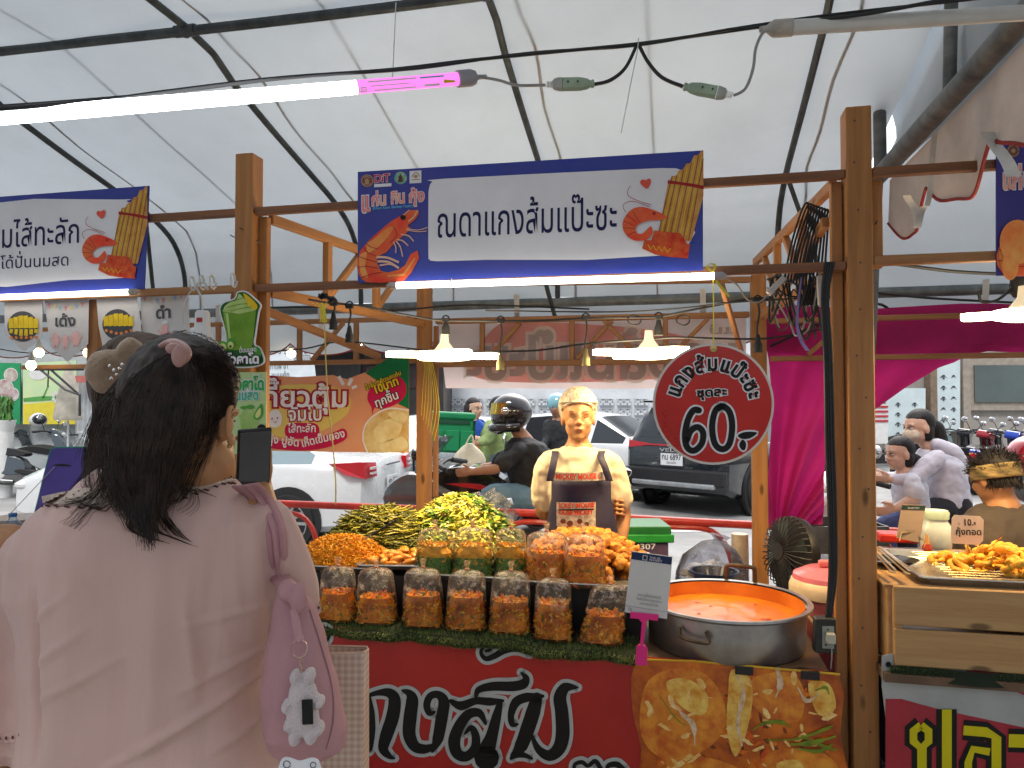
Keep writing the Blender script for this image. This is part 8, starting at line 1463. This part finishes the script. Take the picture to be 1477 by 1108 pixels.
# hair: scalp shape, hanging mass, then strands over both
g = MB(); g.ell(hc+Z*.032-Y*.012, (.093, .108, .108), 36, X, Y, Z, fn=lambda q: (1-.34*max(0, min(1, (q.y-.25)/.4))*max(0, min(1, (.35-q.z)/.3))-.12*max(0, min(1, (-.45-q.z)/.3)))*(1+.02*noise.noise(V((q.x*14, q.y*14, q.z*3)))))
g.cur = 0
mass = [(508, 262, 14, 1.17), (520, 250, 28, 1.15), (545, 240, 50, 1.13), (580, 232, 63, 1.12), (620, 222, 64, 1.11), (660, 212, 58, 1.11), (700, 205, 48, 1.11), (735, 205, 26, 1.10), (758, 210, 10, 1.09), (768, 214, 3, 1.09)]
rr_ = []
for y, cx, hw, D in mass: c = P(cx, y, D+.03); w = hw*D/F; rr_.append([c+V((w*cos(t)*(1+.06*noise.noise(V((t*3, y*.02, 0)))), min(w, .045)*sin(t), 0)) for t in [2*PI*k/28 for k in range(28)]])
g.loft(rr_); HR = fuse('hair', g, hair1, CU, .006, 2, lambda co, n: co+n*(.0035*noise.noise(V((co.x*90, co.y*90, co.z*6))))); hb = bvh_of(HR)
g = MB(); rnd = random.Random(11)
my = [m_[0] for m_ in mass]; mcx = [m_[1] for m_ in mass]; mw = [m_[2] for m_ in mass]
for i in range(1500):
    t = rnd.uniform(-1.02, 1.02); y0 = rnd.uniform(505, 640); y1 = y0+rnd.uniform(60, 190); y1 = min(y1, 800); pts = []; dr = rnd.gauss(0, 5); r0 = rnd.uniform(.0004, .0008)
    for k in range(9):
        y = y0+(y1-y0)*k/8; x = np.interp(y, my, mcx)+np.interp(y, my, mw)*t+dr*k/8+2*sin(k*.8+i); p = onto(hb, x, y, .001+.0025*rnd.random())
        if p is None or (pts and (p-pts[-1]).length > .06): break
        pts.append(p)
    if len(pts) > 4: g.tube(pts, [r0*(1-.6*k/len(pts)) for k in range(len(pts))], 3, cap=False)
for i in range(1700):      # loose curtain of hair with a soft outline
    t = rnd.gauss(0, .62); t = max(-1.35, min(1.3, t)); y0 = rnd.uniform(515, 600); y1 = min(rnd.uniform(640, 800), 800-60*abs(t)); c_ = []; dr = rnd.gauss(0, 7)-6*(t < -.5)
    for k in range(9):
        e = k/8; y = y0+(y1-y0)*e; w = np.interp(y, my, mw)*1.0+8*e; c_.append(P(np.interp(y, my, mcx)+w*t+dr*e*e+1.5*sin(k+i), y, np.interp(y, my, [m_[3] for m_ in mass])-.012+.05*t*t+.006*rnd.random()))
    g.tube(c_, [.0006*(1-.7*k/9) for k in range(9)], 3, cap=False)
for i in range(700):       # scalp strands swept up to the clip
    a = rnd.uniform(0, 1); x1, y1 = 258+rnd.uniform(-8, 10), 512+rnd.uniform(-6, 6); x0 = 285+75*rnd.random(); y0 = 500+150*rnd.random(); pts = []
    for k in range(9):
        s_ = k/8; x = x0+(x1-x0)*s_; y = y0+(y1-y0)*s_-14*sin(PI*s_)*(.3+rnd.random()*.1); p = onto(hb, x, y, .001+.0012*rnd.random())
        if p is None: pts = []; continue
        pts.append(p)
    if len(pts) > 3 and all((pts[k]-pts[k+1]).length < .05 for k in range(len(pts)-1)): g.tube(pts, .0005, 3, cap=False)
wisps = [([(190, 560), (172, 640), (150, 700), (118, 745), (100, 760)], 14), ([(185, 600), (165, 680), (140, 720), (105, 732), (90, 738)], 10), ([(235, 680), (262, 700), (274, 712), (270, 728), (250, 738)], 10), ([(212, 700), (215, 745), (228, 768), (256, 778)], 34), ([(200, 700), (188, 745), (195, 768), (226, 778)], 34), ([(222, 690), (232, 740), (248, 765), (258, 775)], 30), ([(205, 700), (200, 740), (206, 762), (214, 772)], 40), ([(240, 700), (270, 704), (300, 716)], 8), ([(180, 700), (150, 735), (125, 731)], 12), ([(175, 640), (150, 690), (128, 722), (100, 728)], 14)]
for pts_, n_ in wisps:
    for i in range(n_):
        o1, o2 = rnd.gauss(0, 6), rnd.gauss(0, 11); m_ = len(pts_); c_ = []
        for k, (x, y) in enumerate(sp2(pts_, 5, False)):
            e = k/(5*(m_-1)); xx = x+o1*(1-e)+o2*e; yy_ = y+o2*.4*e; p = onto(hb, xx, yy_, .002); q = onto(bv, xx, yy_, .004+.003*rnd.random()); D_ = 1.10 if x < 300 else 1.22
            p = p or q or P(xx, yy_, D_)
            if c_ and abs(p.y-c_[-1].y) > .012: p = P(xx, yy_, c_[-1].y+max(-.012, min(.012, p.y-c_[-1].y)))
            c_.append(p)
        g.tube(c_, [.0007*(1-.7*k/len(c_)) for k in range(len(c_))], 3, cap=False)
for i in range(160):       # stray hairs round the silhouette
    a = rnd.uniform(.4, 3.3); p = hc+Z*.032-Y*.012+V((cos(a)*.098, 0, sin(a)*.108)); d = V((cos(a), 0, sin(a))); t_ = V((-sin(a), 0, cos(a)))*rnd.choice((-1, 1)); g.tube([p-d*.006, p+d*.002+t_*.012, p+d*.004*rnd.random()+t_*.026], .0003, 3, cap=False)
o = obj('hair_strands', g, hair1, CU); o['kind'] = 'stuff'
clip_p = M('clip_pink', (.42, .22, .19), .5, var=.1, coat=.3)
g = MB(); c_ = spline([P(232, 499, 1.14), P(248, 494, 1.13), P(262, 500, 1.12), P(268, 512, 1.11), P(262, 524, 1.11)], 6); g.tube(c_, [.005+.006*sin(PI*k/(len(c_)-1)) for k in range(len(c_))], 12, flat=.7); g.ell(P(258, 514, 1.10), (.011, .008, .017), 14); g.ell(P(250, 503, 1.11), (.012, .008, .009), 14); obj('hair_claw', g, clip_p, CU)
# phone held up in her right hand: its own thing
T = thing('smartphone', 'black smartphone held up by the woman in pink', 'phone', P(366, 700, 1.60)); Xp = V((.50, .85, .12)).normalized(); Zp = V((.30, -.05, .95)); Zp = (Zp-Xp*Zp.dot(Xp)).normalized(); Yp = Zp.cross(Xp); c = P(366, 666, 1.585)
Xp = V((.80, .58, .05)).normalized(); Zp = (V((.28, -.1, .95))-Xp*V((.28, -.1, .95)).dot(Xp)).normalized(); Yp = Zp.cross(Xp)
g = MB(); g.box(c, (.072, .009, .15), Xp, Yp, Zp); obj('case', g, M('phone_black', (.01, .01, .012), .3), T, bevel=.004); g = MB(); nn = Yp if Yp.dot(CO-c) > 0 else -Yp; g.box(c+nn*.0052, (.064, .001, .138), Xp, Yp, Zp); obj('screen', g, M('phone_screen', (.02, .025, .032), .1, var=0, coat=1), T, sm=0)
# shoulder bag, key ring and plush charm
T = thing('shoulder_bag', 'dusty pink slouchy fabric bag with knotted strap hanging from her right shoulder', 'bag', P(435, 1100, 1.16))
c_ = [onto(bv, x, y, .007) or P(x, y, 1.2) for x, y in ((352, 700), (372, 725), (388, 760), (398, 800), (405, 830))]+[P(414, 848, 1.14), P(420, 862, 1.13)]; c_ = spline(c_, 6); g = MB(); L_ = len(c_)-1
g.grid(lambda a_, b_: c_[int(b_*L_)]+V(((.044-.018*b_)*(a_-.5), .010*abs(a_-.5)+.003*sin(a_*20), .006*(a_-.5))), 10, L_); obj('strap', g, pinkbag, T, solid=.003)
rws = [(836, 407, 420), (850, 402, 434), (875, 396, 452), (910, 390, 466), (950, 384, 477), (1000, 377, 489), (1050, 380, 500), (1078, 392, 497), (1094, 412, 478), (1099, 430, 462)]; rg = []
for i, (y, xl, xr) in enumerate(rws):
    a = P(xl, y, 1.16); b = P(xr, y, 1.16); c = (a+b)/2; w = (b.x-a.x)/2; dd = min(w, .018+.06*sin(PI*min(1, (i+1)/9.5))); rg.append([c+V((w*cos(t), dd*sin(t), 0)) for t in [2*PI*k/32 for k in range(32)]])
g = MB(); g.loft(rg); g.ell(P(414, 852, 1.13), (.014, .014, .018), 14); g.ell(P(430, 864, 1.12), (.013, .012, .026), 12)
BG = fuse('pouch', g, pinkbag, T, .0045, 2, lambda co, n: co+n*(.004*noise.noise(V((co.x*45-co.z*10, co.z*3, 0)))+.003*noise.noise(V((co.x*16, co.z*22, 7)))))
bb = bvh_of(BG); g = MB(); g.tube([onto(bb, x, y, .0008) or P(x, y, 1.1) for x, y in sp2([(446, 880), (462, 930), (478, 990), (480, 1040), (470, 1080)], 4, False)], .0012, 4); obj('seam', g, M('seam_pink', (.3, .15, .16), .8), T)
K = thing('plush_charm', 'white bear-shaped plush charm with a black patch dangling on the pink bag', 'charm', P(437, 1075, 1.07)); plush = M('plush_white', (.62, .52, .52), .95, var=.05, bump=.6, bscale=300, sheen=.6); fr2 = M('ring_metal', (.5, .36, .28), .25, 1)
g = MB()
for x, y, rx, rz in ((437, 1002, 21, 24), (437, 1035, 24, 26), (427, 976, 8, 11), (447, 974, 8, 11), (415, 1018, 8, 10), (461, 1012, 7, 9), (418, 1045, 8, 8), (459, 1050, 9, 10), (426, 1062, 9, 13), (449, 1060, 9, 13)): c = P(x, y, 1.075); g.ell(c, (rx/981, .018, rz/981), 14)
fuse('body', g, plush, K, .003, 2, lambda co, n: co+n*(.0008*noise.noise(co*400)))
g = MB(); g.box(P(443.5, 1027, 1.054), (.0155, .003, .035), V((1, 0, .04)).normalized()); obj('patch', g, blk, K, sm=0, bevel=.0008)
g = MB(); c = P(431, 936, 1.075); g.tube([c+V((.0125*cos(t), .002*sin(t*2), .0125*sin(t))) for t in np.linspace(0, 6.283, 26)], .0009, 6); obj('ring', g, fr2, K)
for i in range(4): g = MB(); c = P(433+i*.6, 950+i*5.5, 1.074); g.tube([c+V((.0022*cos(t) if i % 2 else 0, 0 if i % 2 else .0022*cos(t), .0036*sin(t))) for t in np.linspace(0, 6.283, 12)], .0006, 5); obj('chain_link', g, fr2, K)
g = MB(); g.tube(spline([P(424, 880, 1.115), P(428, 905, 1.10), P(432, 925, 1.08)], 4), .006, 8); g.ell(P(432, 922, 1.08), .007, 10); obj('loop', g, pinkbag, K)
T = thing('sticker_tag', 'white frog-face tag peeking at the bottom edge below the pink bag', 'tag', P(432, 1112, 1.06)); pn = Panel(P(432, 1100, 1.06), (1, 0, 0)); g = MB(); pn.slab(g, sp2([(405, 1120), (404, 1100), (410, 1093), (420, 1094), (432, 1098), (446, 1094), (456, 1095), (461, 1102), (460, 1120)], 3), -3, 0); obj('tag', g, wht, T, sm=0); layer(T, pn, 'print', blk, [stroke(circ(414, 1102, 5), 1.2), stroke(circ(452, 1103, 4), 1.2), stroke([(424, 1110), (432, 1113), (441, 1110)], 1.4)], 2)
# gingham tote
T = thing('tote_bag', 'tall beige gingham tote bag standing out behind the pink bag', 'bag', P(500, 1180, 1.38)); gm_ = M('gingham', (.55, .40, .30), .8, var=0); n = gm_.node_tree; tc = n.nodes['Texture Coordinate']
def wave(ax): w = n.nodes.new('ShaderNodeTexWave'); w.bands_direction = ax; w.inputs['Scale'].default_value = 26; n.links.new(tc.outputs['Object'], w.inputs['Vector']); r = n.nodes.new('ShaderNodeMath'); r.operation = 'GREATER_THAN'; r.inputs[1].default_value = .5; n.links.new(w.outputs['Fac'], r.inputs[0]); return r
wa, wb = wave('X'), wave('Z'); ad = n.nodes.new('ShaderNodeMath'); ad.operation = 'ADD'; n.links.new(wa.outputs[0], ad.inputs[0]); n.links.new(wb.outputs[0], ad.inputs[1]); dv = n.nodes.new('ShaderNodeMath'); dv.operation = 'MULTIPLY'; dv.inputs[1].default_value = .5; n.links.new(ad.outputs[0], dv.inputs[0])
rp = n.nodes.new('ShaderNodeValToRGB'); rp.color_ramp.elements[0].color = (.60, .47, .37, 1); rp.color_ramp.elements[1].color = (.46, .31, .24, 1); n.links.new(dv.outputs[0], rp.inputs[0]); n.links.new(rp.outputs[0], n.nodes['Principled BSDF'].inputs['Base Color'])
def tote(e): 
    y = 946+200*e; a = P(440, y, 1.34); b = P(524, y-4, 1.34); c2_ = P(532, y-12, 1.42); d_ = P(450, y-14, 1.42); return [a, a.lerp(b, .9), b, b.lerp(c2_, .5)+V((.004, 0, 0)), c2_+V((-.004, 0, 0)), d_.lerp(c2_, .4), d_]
g = MB(); g.loft([tote(e) for e in (0, .3, .6, 1, 1.5)], cap=False); obj('side', g, gm_, T, sm=20, solid=.003); g = MB(); q = tote(-.004); g.tube(q+[q[0]], .0022, 6); obj('hem', g, M('hem_beige', (.58, .40, .30), .8), T)
# ================================================================ THE BROWN-HAIRED WOMAN BEYOND HER
BW = thing('person', 'woman with brown half-up hair and beige bow clip, mostly hidden beyond the woman in pink', 'person', V((-.78, 1.62, 0))); hc2 = P(212, 572, 1.56); f2 = V((.3, .95, -.1)); X2, Y2, Z2 = frame(f2)
g = MB(); headshape(g, hc2, f2, None, 1.0); limb(g, [hc2-Z2*.05, P(205, 660, 1.6), P(200, 720, 1.62)], [.055, .055, .07]); torso(g, [(P(200, 1250, 1.64), .15, .11, Y2), (P(200, 900, 1.64), .14, .10, Y2), (P(200, 770, 1.63), .16, .08, Y2)], X2)
for s_ in (-1, 1): c = P(200+s_*95, 770, 1.64); limb(g, [c, c+V((s_*.03, .05, -.28)), c+V((-s_*.03, .28, -.22))], [.045, .036, .025]); handshape(g, c+V((-s_*.03, .28, -.22)), V((-s_*.3, 1, .1)), UP); limb(g, [P(200+s_*40, 1250, 1.64), V((P(200+s_*40, 1250, 1.64).x, 1.66, .45)), V((P(200+s_*40, 1250, 1.64).x, 1.62, .08))], [.08, .055, .04])
fuse('body', g, skin2, BW, .009, 3)
g = MB(); torso(g, [(P(200, 1250, 1.64), .17, .13, Y2), (P(200, 900, 1.64), .155, .12, Y2), (P(200, 765, 1.63), .165, .10, Y2), (P(200, 728, 1.63), .08, .07, Y2)], X2); fuse('shirt', g, M('shirt_rose', (.45, .28, .25), .8), BW, .009, 3)
g = MB(); g.ell(hc2+Z2*.03-Y2*.02, (.095, .105, .105), 30, X2, Y2, Z2, fn=lambda q: 1+.02*noise.noise(V((q.x*16, q.y*16, q.z*3))))
rr_ = []
for y, cx, hw in ((520, 205, 44), (560, 190, 50), (610, 178, 44), (660, 168, 40), (720, 158, 38), (780, 150, 34), (830, 150, 20)): c = P(cx, y, 1.46); w = hw*1.46/F; rr_.append([c+V((w*cos(t), .04*sin(t), 0)) for t in [2*PI*k/24 for k in range(24)]])
g.loft(rr_); H2_ = fuse('hair', g, hair2, BW, .008, 3, lambda co, n: co+n*(.004*noise.noise(V((co.x*80, co.y*80, co.z*5))))); h2b = bvh_of(H2_); g = MB()
for i in range(700):
    x0 = rnd.uniform(125, 260); y0 = rnd.uniform(490, 640); L_ = rnd.uniform(80, 180); pts = []; dx = rnd.gauss(-8, 6)
    for k in range(8):
        p = onto(h2b, x0+dx*k/7*(L_/100)-(x0-190)*.02*k, y0+L_*k/7, .002)
        if p is None or (pts and (p-pts[-1]).length > .07): break
        pts.append(p)
    if len(pts) > 4: g.tube(pts, .0006, 3, cap=False)
for i in range(26):
    a = rnd.uniform(-1, 1); g.tube(spline([P(150+a*6, 600, 1.44), P(138+a*8, 660, 1.44), P(118+a*14, 700, 1.44), P(96+a*16, 730+rnd.uniform(-8, 8), 1.44)], 4), .0006, 3, cap=False)
o = obj('hair_strands', g, hair2, BW); o['kind'] = 'stuff'
bow = M('bow_beige', (.34, .24, .16), .9, var=.1, bump=.5, bscale=150, sheen=.4); g = MB()
g.tube(spline([P(176, 540, 1.40), P(160, 520, 1.38), P(146, 522, 1.37), P(140, 540, 1.37), P(152, 552, 1.38), P(172, 546, 1.4)], 6), .020, 14); g.tube(spline([P(172, 530, 1.40), P(178, 508, 1.39), P(190, 498, 1.39), P(196, 512, 1.40), P(186, 534, 1.4)], 6), .015, 14)
fuse('hair_bow', g, bow, BW, .004, 2, lambda co, n: co+n*.003*noise.noise(V((co.x*60, co.y*60, co.z*25)))); g = MB(); pts = [P(x, y, 1.355) for x, y in ((158, 528), (164, 534), (172, 532), (176, 526), (168, 540), (160, 546))]
for p in pts: g = MB(); g.ell(p, .0035, 8); obj('rhinestone', g, chrome, BW)
bpy.data.scenes.remove(TMP)
